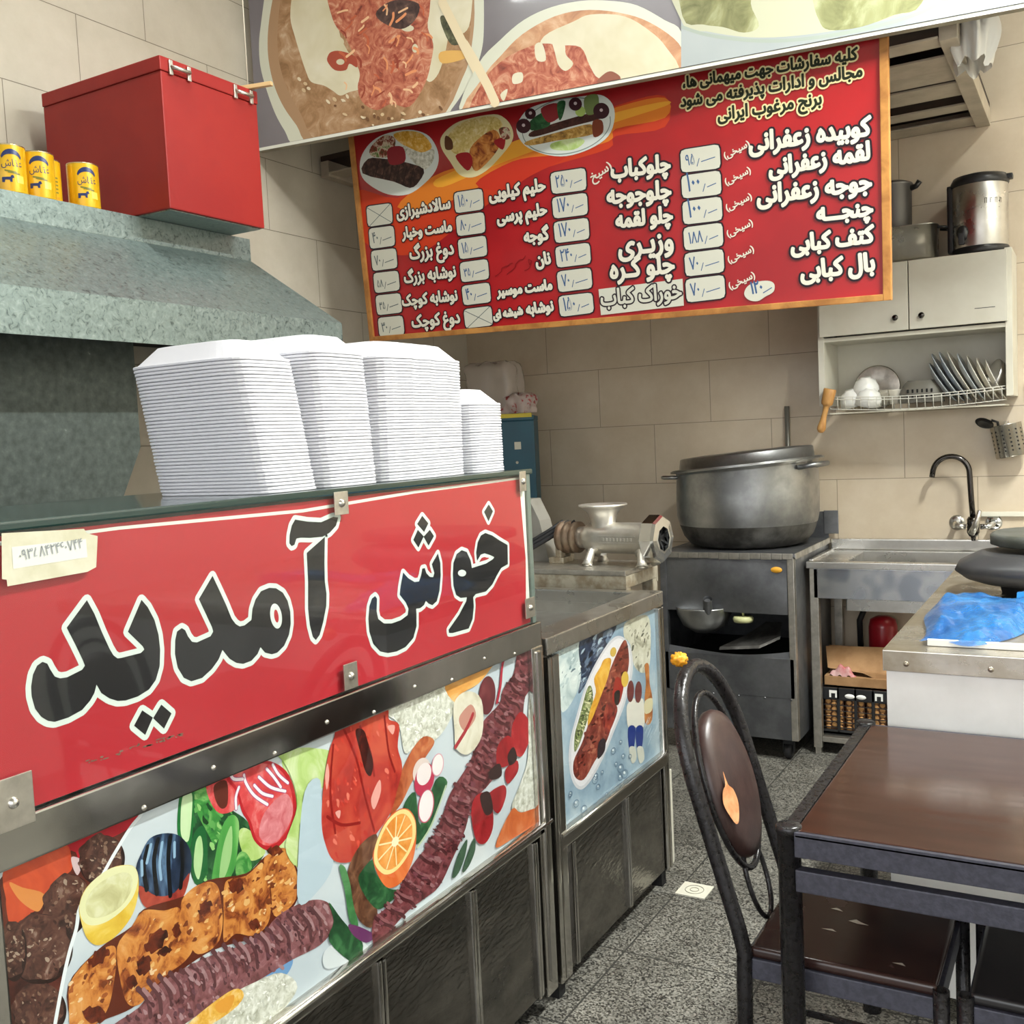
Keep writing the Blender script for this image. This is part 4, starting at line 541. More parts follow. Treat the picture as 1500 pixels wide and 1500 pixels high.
CANY = mat('can_yellow_print', 'e2b71e', .28, .25, var='d9a318', scale=5, coat=.3)
CANB = mat('can_navy_print', '22305f', .3, .1); CANO = mat('can_orange_print', 'e39a25', .28, .2); CANG = mat('can_olive_print', '6f6f2b', .3); TIN = mat('tin_rim', 'c9b98c', .25, .9)
def can(loc, spin, label, front=True):
    R, Hh = .047, .138
    t = thing('food_can', label, 'can', loc, 'yellow cans on the hood'); x, y, z = loc
    b = MB(); b.lathe([(0, .003), (R-.004, .003), (R-.001, 0), (R, .004), (R, Hh-.004)], loc, seg=40, mt=CANY)
    b.lathe([(R, Hh-.004), (R+.001, Hh-.002), (R, Hh), (R-.003, Hh-.004), (0, Hh-.004)], loc, seg=40, mt=TIN)
    b.obj('body', None, t)
    b = MB()
    def cy(a, hh, k=0): return Vector((x+(R+.0006+k*.0002)*math.cos(spin+a/R), y+(R+.0006+k*.0002)*math.sin(spin+a/R), z+hh))
    def patch(px, mt, k=0):
        # slice finely so the ink follows the curve
        a0, a1 = min(p[0] for p in px), max(p[0] for p in px); ns = max(1, int((a1-a0)/.004)+1); st_ = (a1-a0)/ns
        for j in range(ns):
            l = list(px)
            for lim, sg in ((a0+j*st_, 1), (a0+(j+1)*st_, -1)):
                o = []
                for i in range(len(l)):
                    p, q = l[i-1], l[i]; ip, iq = (p[0]-lim)*sg >= -1e-9, (q[0]-lim)*sg >= -1e-9
                    if ip != iq: t_ = (lim-p[0])/(q[0]-p[0]); o.append((lim, p[1]+(q[1]-p[1])*t_))
                    if iq: o.append(q)
                l = o
                if len(l) < 3: break
            if len(l) < 3: continue
            V = [Vector((a, c, 0)) for a, c in l]
            for tr in tessellate_polygon([V]):
                try: b._fin([b.bm.faces.new([b.bm.verts.new(cy(V[i].x, V[i].y, k)) for i in tr])], mt, False)
                except ValueError: pass
    if front:
        q_ = 1.45; o_ = -.022
        def pp_(px, mt, k=0): patch([(x_*q_*1.0, (y_-.056)*q_+.068) for x_, y_ in px], mt, k)
        cres = [(.020*math.cos(a), .074+.020*math.sin(a)) for a in [math.radians(15+15*i) for i in range(11)]]+[(.018*math.cos(a), .072+.012*math.sin(a)) for a in [math.radians(165-15*i) for i in range(11)]]
        pp_(cres, CANB)
        tot = sum(GL[c][0] for c in TX['k']); k = .040/tot; xx = -.020
        for c in TX['k']:
            for l in GL[c][1]: pp_([(xx+q[0]*k, .060+q[1]*k*1.25) for q in l], CANB, 1)
            xx += GL[c][0]*k
        pp_([(-.020, .038), (-.004, .039), (-.003, .042), (.001, .043), (.003, .038), (-.001, .036), (-.001, .029), (-.005, .029), (-.006, .033), (-.014, .033), (-.015, .028), (-.020, .028)], CANB)
        for q in ((-.004, .053), (.002, .050)): pp_([(q[0]-.01, q[1]), (q[0]+.012, q[1]-.003), (q[0]+.012, q[1]-.006), (q[0]-.01, q[1]-.003)], CANG)
        pp_([(.008, .044), (.022, .042), (.022, .028), (.008, .029)], mat('can_pale_print', 'e6cf55', .3))
    else:
        for i in range(5): patch([(-.016, .085-.011*i), (.016, .084-.011*i), (.016, .080-.011*i), (-.016, .081-.011*i)], CANG)
        patch([(-.02, .026), (.02, .025), (.02, .010), (-.02, .011)], CANO)
    b.obj('printed_label', None, t, norm=False); return t
cx = -2.755
for (u, v, sp, lab, fr_) in ((25, 278, -.62, 'yellow can leftmost in the row on the hood edge', True), (68, 292, -.72, 'second yellow can from the left on the hood edge, labels facing right', True), (93, 296, -.3, 'yellow can with plain text side in front of the red box, third from left', False), (134, 303, -.62, 'yellow can nearest the right end of the row, in front of the red box', True)):
    q = at(u, v, x=cx+.03); can((cx-(.05 if not fr_ else 0), q.y, HT), sp+.2, lab, fr_)

# ------------------------------------------------------------------ ceiling-hung storage rack
rk = thing('overhead_storage_rack', 'cream painted slatted rack under the ceiling behind the red menu board', 'rack', (-1.8, 4.5, 2.80))
for a, c in ((3.90, 4.00), (4.11, 4.27), (4.27, 4.41), (4.45, 4.63), (4.77, 4.87), (5.0, 5.14)):
    b = MB(); b.box(XL+.01, -.47, a, c, 2.812, 2.820, .002); b.obj('slat', RACKW, rk)
b = MB(); b.box(-.468, -.408, 3.90, 5.145, 2.80, 2.875, .004); b.obj('side_beam', RACKW, rk)
b = MB(); b.box(XL+.005, XL+.055, 3.90, 5.145, 2.80, 2.875, .004); b.obj('side_beam', RACKW, rk)
b = MB(); b.box(XL+.01, -.41, 3.90, 5.145, 2.876, 2.90); b.obj('deck', BROWNW, rk)
b = MB()
def bag(u, v):
    a = u*2*math.pi; rr = .085+.014*math.sin(5*a+v*7)+.01*math.sin(11*a+3); s_ = math.sin((.12+.84*v)*math.pi)**.4
    return Vector((-0.378+rr*.9*s_*math.cos(a), 4.1+rr*1.8*s_*math.sin(a), 2.751+.30*v+.012*math.sin(6*a)))
b.grid(bag, 40, 14); b.obj('plastic_bag', WHITEF, None, 'crumpled white plastic bag stuffed beside the right beam of the overhead rack', 'bag')

# ------------------------------------------------------------------ printed food textures
def food(name, stops, scale, detail=6, dist=.8, stretch=None, rough=.45): return mat('print_'+name, stops[0][1], rough, 0, scale=scale, detail=detail, dist=dist, stretch=stretch, ramp=stops, coat=.0, spec=.3)
def ink(h, rough=.45): return mat('ink_'+h, h, rough, spec=.3)
CHICK = food('grilled_chicken', [(.30, '4a1d14'), (.40, '8f4822'), (.5, 'c47c3a'), (.62, 'd3934e'), (.78, 'dfb183')], 26, 8, .9)
KEB = food('minced_kebab', [(.3, '3e2122'), (.45, '77484a'), (.6, '916064'), (.75, 'b08a8c')], 45, 7, .6)
KEBR = food('red_kebab', [(.3, '3a1719'), (.45, '6d3237'), (.6, '834449'), (.78, 'a8777a')], 40, 7, .6)
STEW = food('stew_meat', [(.3, '241410'), (.5, '4f3129'), (.62, '644237'), (.76, 'a08a7c')], 42, 8, .9)
TOM = food('roast_tomato', [(.3, '8e2020'), (.5, 'b5382e'), (.7, 'c8553f')], 9, 5, 1.2)
TOMR = food('fresh_tomato', [(.3, 'b93338'), (.5, 'd34a4c'), (.7, 'e08a88')], 30, 5, .5)
CHAR = food('charred_skin', [(.3, '0d0f16'), (.5, '20304a'), (.62, '5b7a9c'), (.72, '1a1416'), (.85, '7c2a22')], 12, 5, 1.5, (1, 1, .45))
RICE = food('steamed_rice', [(.3, '9c9c8a'), (.5, 'cfd0c4'), (.7, 'ecece6')], 70, 5, .5)
SAFF = food('saffron_rice', [(.3, 'c98f2b'), (.5, 'e3b04a'), (.7, 'f0d69a')], 60, 5, .5)
LEAF = food('lettuce', [(.3, '1d5a2a'), (.5, '3d8a3d'), (.68, '8cc070')], 22, 6, 1.0)
LEAFD = food('dark_lettuce', [(.3, '12301b'), (.5, '22522e'), (.7, '44794a')], 26, 6, 1.0)
LEAFL = food('pale_lettuce', [(.3, '93b554'), (.5, 'b6cf83'), (.7, 'd5e0b8')], 14, 6, 1.0)
CUC = food('cucumber', [(.3, '2f7d36'), (.5, '5aa54f'), (.72, 'a9d48a')], 10, 3, .3, (1, 1, .25))
CUCL = food('cucumber_flesh', [(.3, '7fb069'), (.5, 'a5cb8e'), (.7, 'c9e0b4')], 10, 3, .3, (1, 1, .25))
POT = food('stewed_potato', [(.3, 'a1321d'), (.5, 'c9522f'), (.7, 'd98a45')], 9, 5, .8)
PLATE = food('plate_white', [(.3, 'b2bfc9'), (.55, 'c9d2d8'), (.7, 'd6dbdd')], 3, 2, .2)
CARR = food('shredded_carrot', [(.28, '6f382e'), (.42, 'a05341'), (.55, 'b87158'), (.7, 'd0a083')], 16, 9, 2.2)
SOUP = food('bean_soup', [(.3, '7a5a3c'), (.48, '9a7654'), (.6, 'ac8a6a'), (.74, 'c9b49a')], 14, 8, .8)
YOG = food('whey_cream', [(.3, 'c4bb9c'), (.6, 'd2cbb3'), (.8, 'd9d4c3')], 5, 3, .3)
SALAD = food('chopped_salad', [(.3, '3d4a2a'), (.45, '8a3a30'), (.55, 'd8c9b0'), (.68, '5d7a3c')], 40, 3, .3)
STEAK = food('grilled_steak', [(.3, '1d1312'), (.5, '3a2724'), (.7, '6a4a42')], 40, 6, .5)
OLV = ink('3a1a22')

# ------------------------------------------------------------------ menu board
mb_c = Vector((-1.769*3.84/3.8, 3.84, 1.5+(2.404-1.5)*3.84/3.8)); myaw, mtilt, mroll = .032, .114, -.022
mex = Vector((math.cos(myaw)*math.cos(mroll), math.sin(myaw)*math.cos(mroll), math.sin(mroll))); mn = mex.cross(Vector((0, 0, 1))).normalized()
mup = mn.cross(mex); mup = mup if mup.z > 0 else -mup
mez = (mup*math.cos(mtilt)+mn*math.sin(mtilt)).normalized()
MW, MH = 2.289*3.84/3.8, .898*3.84/3.8
mbd = thing('menu_board', 'large red wood-framed menu board listing kebab dishes and prices', 'menu board', mb_c-mez*MH/2)
P = Print(mb_c, mex, mez)
def pbox(b, o, ex, ez, n, a0, a1, c0, c1, d0, d1, bev=0, mt=None):
    Mx = Matrix((ex, n, ez)).transposed().to_4x4(); Mx.translation = o; b.box(a0, a1, d0, d1, c0, c1, bev, mt, Mx)
x0, x1, z0, z1 = -MW/2, MW/2, -MH/2, MH/2+.05
FWm = .024
nm = -P.n   # away from the viewer
for nme, q in (('frame_side', (x0, x0+FWm, z0, z1)), ('frame_side', (x1-FWm*1.2, x1, z0, z1)), ('frame_rail', (x0+FWm, x1-FWm*1.2, z0, z0+FWm)), ('frame_rail', (x0+FWm, x1-FWm*1.2, z1-FWm, z1))):
    b = MB(); pbox(b, mb_c, mex, mez, nm, q[0], q[1], q[2], q[3], -.012, .026, .003); b.obj(nme, WOOD, mbd)
RED = mat('menu_red_print', 'a81c21', .3, 0, var='94161c', scale=2.2, detail=3, coat=.25)
pbox(P, mb_c, mex, mez, nm, x0+FWm-.002, x1-FWm*1.2+.002, z0+FWm-.002, z1-FWm+.002, .0, .012, 0, RED)
P.clip = (x0+FWm, x1-FWm*1.2, z0+FWm, z1-FWm)
M1 = (.26667, 510, 130)
P.poly([(40, 560), (270, 600), (480, 480), (700, 400), (920, 290), (1480, 90), (1740, 40), (1740, 210), (1470, 260), (1430, 330), (1100, 430), (900, 520), (760, 640), (600, 760), (400, 900), (200, 900), (60, 800)], ink('c23a1c'), f=M1)
P.poly([(270, 650), (470, 480), (700, 400), (920, 290), (1480, 100), (1740, 50), (1740, 160), (1470, 220), (1430, 290), (1100, 380), (800, 500), (500, 640)], ink('d97a26'), f=M1)
P.poly([(480, 500), (700, 400), (920, 285), (1470, 130), (1740, 70), (1740, 96), (1450, 190), (1010, 345), (760, 440), (520, 540)], ink('e6a233'), f=M1)
P.poly([(700, 520), (900, 400), (1080, 370), (1200, 375), (1000, 480), (860, 560)], ink('c0321f'), f=M1)
# the three plates
W1 = ink('d7dedb'); W2 = ink('dcd2a4')
P.poly([(70, 380), (120, 300), (200, 250), (330, 225), (430, 250), (480, 310), (498, 380), (480, 450), (420, 520), (330, 580), (220, 580), (120, 530), (70, 470)], W1, f=M1)
P.poly([(250, 250), (330, 232), (410, 250), (460, 320), (400, 350), (290, 300)], SAFF, f=M1)
P.poly([(300, 310), (400, 350), (470, 330), (465, 400), (410, 445), (330, 370)], RICE, f=M1)
P.poly([(125, 320), (200, 255), (260, 280), (230, 370), (130, 370)], SALAD, f=M1)
P.poly([(110, 385), (200, 385), (300, 400), (415, 440), (390, 510), (340, 545), (250, 510), (80, 465)], STEAK, f=M1, n=3)
for i in range(6): P.line([(170+i*38, 395+i*9), (150+i*38, 480+i*11)], .004, ink('241715'), f=M1, lay=P.lay)
P.poly([(220, 330), (300, 320), (312, 400), (230, 415)], ink('8e2730'), f=M1)
P.poly([(510, 270), (560, 210), (640, 170), (800, 140), (870, 170), (905, 230), (900, 290), (840, 370), (760, 450), (680, 488), (610, 470), (560, 400), (515, 330)], W2, f=M1)
P.poly([(555, 250), (640, 180), (800, 152), (850, 210), (780, 240), (700, 310), (600, 360), (550, 310)], food('yellow_rice', [(.3, 'b79c4a'), (.5, 'd6c07a'), (.7, 'e6d9ae')], 50), f=M1)
P.poly([(670, 330), (780, 230), (830, 250), (825, 330), (740, 430), (690, 445)], CHICK, f=M1)
for pts in ([(590, 370), (660, 350), (685, 400), (655, 450)], [(800, 290), (862, 268), (850, 335)]): P.poly(pts, ink('9c1b22'), f=M1)
P.poly([(535, 260), (570, 280), (575, 330), (535, 330)], ink('5d3a24'), f=M1); P.poly([(830, 220), (880, 215), (892, 270), (850, 275)], SALAD, f=M1)
P.poly([(925, 220), (970, 130), (1040, 90), (1150, 65), (1300, 40), (1390, 35), (1450, 80), (1465, 160), (1430, 260), (1330, 330), (1200, 370), (1080, 360), (970, 310)], W1, f=M1)
P.line(ell(1200, 205, 245, 150, -12, 30), .004, ink('7f8f8a'), f=M1)
P.poly([(1120, 300), (1250, 270), (1300, 290), (1240, 335), (1130, 335)], LEAFL, f=M1)
P.poly([(980, 290), (1150, 240), (1330, 195), (1345, 250), (1150, 285), (1000, 312)], food('spiced_chicken', [(.3, '5d4020'), (.5, 'b98f45'), (.7, 'dcc07e')], 40), f=M1)
P.poly([(1010, 235), (1200, 170), (1380, 125), (1400, 160), (1210, 212), (1020, 265)], food('dark_kebab', [(.3, '2a1512'), (.6, '4f2b25'), (.8, '6d4a40')], 40), f=M1)
P.poly([(1345, 180), (1395, 175), (1400, 240), (1350, 265)], ink('7a3a22'), f=M1)
P.poly([(1000, 180), (1080, 130), (1110, 200), (1010, 230)], LEAFD, f=M1); P.poly([(1060, 110), (1150, 80), (1165, 150), (1100, 185)], ink('8e2c30'), f=M1); P.poly([(1150, 80), (1195, 70), (1180, 150), (1160, 170)], LEAFD, f=M1)
P.poly([(1300, 50), (1372, 35), (1370, 125), (1310, 140)], ink('73854f'), f=M1); P.poly(ell(1277, 125, 28, 28), ink('a9c46a'), f=M1)
for c in ((965, 205, 40), (1392, 122, 44), (1003, 138, 30), (1250, 85, 36)): P.poly(ell(c[0], c[1], c[2], c[2]), OLV, f=M1); P.poly(ell(c[0], c[1]-4, 9, 9), ink('c9b9bd'), f=M1)
# price boxes, four columns of six
CREAM = mat('price_sticker_cream', 'c3c2b5', .5); OUTL = ink('241a22'); PEN = ink('3c5a86'); PEN2 = ink('555f63'); LET = mat('menu_letter_cream', 'd3cfc0', .45)
BL = P.lay+1
def column(f, first, last, texts):
    for k in range(6):
        q = fr(f, [tuple(a[j]+(c[j]-a[j])*k/5 for j in (0, 1)) for a, c in zip(first, last)])
        uv = [P.uv(p) for p in q]
        def rnd(sh):
            o = []; c = [sum(p[i] for p in uv)/4 for i in (0, 1)]
            L = [(p[0]+(c[0]-p[0])*sh, p[1]+(c[1]-p[1])*sh*1.5) for p in uv]
            for i in range(4):
                a, b_, d = L[i-1], L[i], L[(i+1) % 4]
                for t in (0, .5, 1):
                    e1 = (b_[0]+(a[0]-b_[0])*.13, b_[1]+(a[1]-b_[1])*.2); e2 = (b_[0]+(d[0]-b_[0])*.13, b_[1]+(d[1]-b_[1])*.2)
                    o.append(tuple((1-t)**2*e1[j]+2*t*(1-t)*b_[j]+t*t*e2[j] for j in (0, 1)))
            return o
        P.loops([P.cut(rnd(-.02))], OUTL, BL); P.loops([P.cut(rnd(.045))], CREAM, BL+1)
        t = texts[k]; (ax, ay), (bx, by), (cx_, cy_), (dx, dy) = q
        def I(s, v): return (ax+(bx-ax)*s+(dx-ax)*v, ay+(by-ay)*s+(dy-ay)*v)
        if t == 'X':
            P.line([I(.05, .1), I(.95, .92)], .0028, PEN2, lay=BL+2); P.line([I(.93, .06), I(.08, .95)], .0028, PEN2, lay=BL+2)
        else:
            n = len(t); pen = PEN if f is not FD else PEN2
            P.text(t, I(.14, .72), I(.14+.115*n, .70), pen, BL+2, .0012, sy=1.6)
            P.line([I(.17+.12*n, .8), I(.23+.12*n, .5)], .003, pen, lay=BL+2); P.line([I(.28+.12*n, .64), I(.85, .54)], .0034, pen, lay=BL+2)
FD = (.15337, 530, 270); FC = (.18, 700, 220); FBx = (.18667, 860, 190); FA = (.27348, 1080, 50); FH = (.43333, 850, 0)
column(FD, [(40, 205), (292, 172), (308, 378), (58, 415)], [(150, 1270), (400, 1245), (420, 1440), (170, 1470)], ['X', '۴۰', '۷۰', '۵۸', '۳۵', '۳۰'])
FD2 = (.15337, 530, 270.0)
column(FD2, [(875, 75), (1160, 32), (1175, 245), (893, 285)], [(968, 1190), (1245, 1152), (1265, 1350), (990, 1385)], ['۱۵۰', '۸۰', '۱۵', '۳۵', '۴۰', 'X'])
column(FC, [(585, 180), (885, 135), (895, 330), (600, 365)], [(650, 1185), (940, 1150), (955, 1325), (668, 1365)], ['۲۵۰', '۱۷۰', '۱۷۰', '۲۴۰', '۷۰', '۱۵۰'])
column(FBx, [(725, 155), (1048, 105), (1058, 310), (735, 345)], [(765, 1170), (1085, 1130), (1095, 1325), (778, 1365)], ['۹۵', '۱۰۰', '۱۰۰', '۱۸۸', '۷۰', '۷۰'])
P.poly([(1235, 1290), (1260, 1230), (1330, 1195), (1420, 1185), (1470, 1210), (1465, 1270), (1400, 1310), (1340, 1345), (1270, 1335)], CREAM, f=FBx, lay=BL+1)
P.text('۱۲۰', fr(FBx, [(1290, 1290)])[0], fr(FBx, [(1385, 1272)])[0], PEN, BL+2, .003, sy=1.5); P.line([(1385, 1280), (1450, 1240)], .0035, PEN, f=FBx, lay=BL+2)
def item(f, key, R_, L_, bold=.0085, outw=.015, fill=None, out=OUTL, sy=1.2): P.text(TX[key], fr(f, [L_])[0], fr(f, [R_])[0], fill or LET, BL+3, bold, out, outw, sy)
for k, R_, L_ in (('a1', (712, 540), (65, 628)), ('a2', (715, 668), (172, 757)), ('a3', (722, 832), (108, 908)), ('a4', (728, 968), (427, 1000)), ('a5', (730, 1112), (290, 1168)), ('a6', (740, 1264), (342, 1312))): item(FA, k, R_, L_)
for k, R_, L_ in (('b1', (658, 322), (192, 378)), ('b2', (664, 532), (160, 582)), ('b3', (676, 720), (230, 768)), ('b4', (686, 938), (250, 985)), ('b5', (692, 1117), (185, 1167))): item(FBx, k, R_, L_)
P.poly([(92, 1252), (752, 1170), (762, 1380), (112, 1455)], CREAM, smooth=False, f=FBx, lay=BL+1)
item(FBx, 'b6', (748, 1318), (112, 1378), .005, .012, CREAM, OUTL)
for k in range(6):
    t = k/5; item(FBx, 's', (1285+42*t, 125+1030*t), (1082+38*t, 232+1020*t), .002, 0, LET, None, 1.0)
item(FBx, 's2', (205, 300), (42, 408), .002, 0, LET, None, 1.0)
for k, R_, L_ in (('c1', (556, 325), (98, 405)), ('c2', (568, 520), (162, 592)), ('c3', (580, 722), (382, 752)), ('c4', (600, 918), (478, 942)), ('c5', (612, 1130), (165, 1185)), ('c6', (622, 1302), (400, 1335)), ('c7', (372, 1332), (132, 1372))): item(FC, k, R_, L_, .007, .010)
HAND = ink('7a1418')
for l in ([(440, 900), (415, 890), (425, 930), (440, 900), (420, 960), (385, 980)], [(390, 860), (370, 890), (350, 890), (330, 905), (310, 930), (300, 960), (240, 1010)], [(285, 920), (265, 925), (250, 940), (230, 945), (200, 960), (195, 985), (170, 1010), (145, 1025)]): P.line(l, .0034, HAND, f=FC, lay=BL+3)
for k, R_, L_ in (('d1', (856, 225), (340, 320)), ('d2', (870, 442), (395, 512)), ('d3', (888, 662), (465, 715)), ('d4', (908, 878), (412, 940)), ('d5', (922, 1105), (392, 1160)), ('d6', (946, 1318), (485, 1365))): item(FD, k, R_, L_, .006, .009)
HD = ink('1c2412'); HO = mat('menu_header_outline', 'dccf9c', .45)
for k, R_, L_ in (('h1', (936, 200), (346, 298)), ('h2', (956, 258), (340, 362)), ('h3', (818, 352), (466, 408))): P.text(TX[k], fr(FH, [L_])[0], fr(FH, [R_])[0], HD, BL+3, .005, HO, .012, 1.15)
P.obj('printed_panel', None, mbd, norm=False)

# ------------------------------------------------------------------ food banner above it
BA, BB = Vector((-3.2, 3.441, 2.82)), Vector((-.319, 3.798, 2.819))
bex = (BB-BA).normalized(); BAX = BA-bex*.0; blen = 3.6; bez = Vector((0, 0, 1))
bn = bex.cross(bez)      # towards the viewer
P = Print(BA, bex, bez); P.STEP = .00003
BH = 1.0
bo = thing('food_photo_banner', 'large printed banner of soup bowls stretched above the menu board', 'banner', BA+bex*blen/2)
b = MB()
for q in ((0, blen, 0, .022), (0, blen, BH-.022, BH), (0, .022, .022, BH-.022), (blen-.022, blen, .022, BH-.022)): pbox(b, BA, bex, bez, -bn, q[0], q[1], q[2], q[3], .004, .034)
b.obj('frame', mat('banner_frame_wood', '9c9684', .6, 0, var='857e6c', scale=8), bo)
BG = mat('banner_grey_print', '6a6468', .3, 0, var='757076', scale=1.5, coat=.35)
pbox(P, BA, bex, bez, -bn, 0, blen, .0, BH, .0, .004, 0, BG)
P.clip = (.004, blen-.004, .014, BH-.004)
P.loops([[(0, 0), (blen, 0), (blen, .013), (0, .013)]], mat('banner_white_hem', 'd6d6cc', .4), 1); P.lay = 1
B1 = (.26667, 360, 0); B2 = (.26667, 680, 0)
CB = mat('banner_bowl_white', 'c9cab9', .35, coat=.35)
P.poly([(150, -330), (115, -100), (85, 120), (73, 240), (80, 360), (110, 480), (160, 620), (215, 720), (275, 805), (500, 850), (1050, 680), (1130, 600), (1230, 450), (1290, 300), (1308, 150), (1300, -150), (1250, -330)], CB, f=B1)
P.poly([(200, -330), (165, -100), (130, 100), (120, 240), (130, 360), (160, 480), (210, 590), (280, 690), (350, 790), (600, 820), (1040, 670), (1190, 430), (1240, 260), (1255, 0), (1200, -330)], ink('a58465'), f=B1)
P.poly([(250, -330), (205, -100), (180, 100), (175, 250), (190, 370), (230, 490), (300, 620), (400, 775), (700, 790), (1030, 660), (1170, 420), (1220, 270), (1238, 0), (1180, -330)], SOUP, f=B1)
P.poly([(1040, -330), (1020, -50), (1000, 60), (1070, 80), (1110, 160), (1200, 180), (1240, 60), (1240, -330)], YOG, f=B1)
P.poly([(300, -330), (262, -80), (245, 90), (270, 200), (300, 300), (330, 390), (360, 450), (430, 470), (480, 500), (520, 525), (570, 505), (630, 480), (620, 380), (560, 280), (520, 200), (500, 100), (440, -30), (430, -330)], YOG, f=B1)
P.poly([(1000, 60), (1070, 80), (1110, 160), (1100, 270), (1060, 400), (1010, 450), (980, 400), (1010, 300), (1000, 200)], YOG, f=B1)
P.poly([(430, -330), (440, -60), (470, 80), (500, 150), (560, 230), (625, 390), (615, 480), (640, 560), (720, 605), (800, 570), (900, 585), (985, 460), (1020, 330), (1030, 240), (1000, 150), (1010, 60), (1020, -60), (1050, -330)], CARR, f=B1)
P.poly([(450, 310), (470, 285), (520, 280), (600, 310), (612, 370), (570, 350), (550, 385), (490, 385), (450, 340)], ink('a04a38'), f=B1)
for c in ((500, 230, 40, 30), (520, 340, 22, 16), (890, 155, 34, 18), (930, 265, 16, 24)): P.poly(ell(*c), YOG, f=B1)
P.poly([(720, 60), (820, 0), (950, 20), (930, 110), (850, 160), (740, 115)], food('dark_mint', [(.3, '2f2220'), (.55, '54403c'), (.75, '8a6a5a')], 22), f=B1)
P.poly([(1070, 90), (1110, 100), (1190, 220), (1130, 245), (1080, 150)], food('dark_herb', [(.3, '2a2a20'), (.55, '55553f'), (.75, '8a8a6a')], 30), f=B1)
P.poly([(1070, 285), (1200, 280), (1205, 320), (1080, 348)], ink('cfa25a'), f=B1)
random.seed(3)
for i in range(46):     # strands and grains
    x, y = random.uniform(500, 980), random.uniform(20, 560); a = random.uniform(0, 3.14); l_ = random.uniform(25, 60)
    P.line([(x, y), (x+l_*.5*math.cos(a)+8, y+l_*.5*math.sin(a)), (x+l_*math.cos(a), y+l_*math.sin(a)+10)], random.choice((.008, .006, .011)), ink(random.choice(('8f3f30', 'd98f63', 'b95f42', 'e0b48c'))), f=B1)
for i in range(40):
    t = random.uniform(0, 1); x, y = (230+t*500, 430+t*270) if i % 2 else (700+t*350, 700-t*60); x += random.uniform(-40, 60); y += random.uniform(-60, 40)
    P.poly(ell(x, y, random.uniform(6, 16), random.uniform(5, 10), random.uniform(0, 90), 9), ink(random.choice(('d6c7ab', 'c9b08c', '6d4c33'))), f=B1)
P.line([(1080, 10), (1130, 110), (1250, 350), (1370, 590)], .036, mat('banner_chopstick_print', 'd9c9a8', .35, coat=.3), f=B1, smooth=False)
P.poly([(-20, 640), (75, 360), (200, 220), (330, 110), (480, 40), (650, 5), (800, 5), (950, 30), (1100, 110), (1195, 180), (1215, 420), (800, 560), (300, 640)], CB, f=B2)
P.poly([(20, 640), (110, 420), (200, 310), (320, 190), (500, 90), (690, 55), (900, 80), (1050, 140), (1180, 240), (1215, 350), (1195, 430), (700, 560)], food('bowl_rim_soup', [(.3, 'a6755a'), (.5, 'c0906c'), (.7, 'd6b394')], 12), f=B2)
P.poly([(440, 200), (600, 120), (700, 80), (880, 90), (1020, 170), (1110, 260), (1170, 400), (870, 470), (700, 500), (500, 400), (420, 300)], YOG, f=B2)
P.poly([(40, 640), (110, 440), (230, 320), (380, 250), (460, 240), (520, 250), (640, 260), (690, 360), (740, 430), (830, 405), (855, 450), (700, 500), (400, 580)], CARR, f=B2)
for pts in ([(390, 250), (430, 240), (450, 330), (400, 330)], [(480, 200), (550, 240), (560, 300), (600, 350), (560, 390), (520, 360), (500, 290)], [(270, 410), (320, 400), (320, 450), (270, 460)], [(200, 520), (240, 490), (220, 555)]): P.poly(pts, YOG, f=B2)
P.poly([(780, 400), (820, 395), (860, 430), (790, 460), (730, 450)], ink('86503f'), f=B2)
P.line([(0, 240), (60, 340), (130, 470), (175, 600)], .036, mat('banner_chopstick_print', 'd9c9a8', .35), f=B2, smooth=False)
# right-hand picture: a pale dish of greens
P.poly([(998, -90), (1560, -90), (1560, 40), (998, 130)], mat('banner_pale_print', 'a0a6a7', .32, coat=.3, var='989fa1', scale=2), smooth=False)
P.poly([(1000, -90), (1000, 34), (1035, 46), (1100, 55), (1170, 52), (1260, 38), (1350, 12), (1400, -30), (1420, -90)], ink('b5b59e'))
P.poly([(1000, -90), (1000, 24), (1030, 36), (1060, 40), (1090, 48), (1112, 38), (1100, 5), (1110, -30), (1130, -90)], food('pale_greens', [(.3, '5a5a3a'), (.5, '85855c'), (.7, 'b3b590')], 9))
P.poly([(1195, -90), (1190, -10), (1200, 30), (1215, 44), (1260, 40), (1310, 22), (1350, 5), (1370, -90)], food('pale_greens_b', [(.3, '6a6a48'), (.5, '909268'), (.7, 'b9bb98')], 9))
P.line([(1000, 40), (1040, 52), (1110, 60), (1180, 57), (1270, 42), (1350, 18), (1420, -20)], .012, ink('9aa39a'))
P.obj('printed_sheet', None, bo, norm=False)

# ------------------------------------------------------------------ steel counter with the red sign and the long food photo
XF = -1.245      # customer face of the counters
Y0, Y1 = .70, 2.262
ct = thing('serving_counter', 'long stainless steel serving counter with wide kebab photo along its front', 'counter', (-1.55, 1.5, 0))
b = MB(); b.box(-1.86, XF-.012, Y0, Y1, .97, 1.03, .003); b.obj('countertop', STEEL, ct)
b = MB(); b.box(XF-.012, XF+.004, Y0, Y1, .968, 1.031, .003); b.obj('front_band', STEEL_M, ct)
for k in range(9):
    yy = 1.0+.14*k
    b = MB(); b.lathe([(0, .0035), (.003, .003), (.0045, 0)], (XF+.004, yy, .976+.018*(k % 2)), (1, 0, 0), 8); b.obj('rivet', STEEL_R, ct)
b = MB(); b.box(-1.86, XF-.012, Y0, Y1, .06, .968); b.obj('carcass', mat('counter_inner_sheet', '45423e', .5, .6), ct)
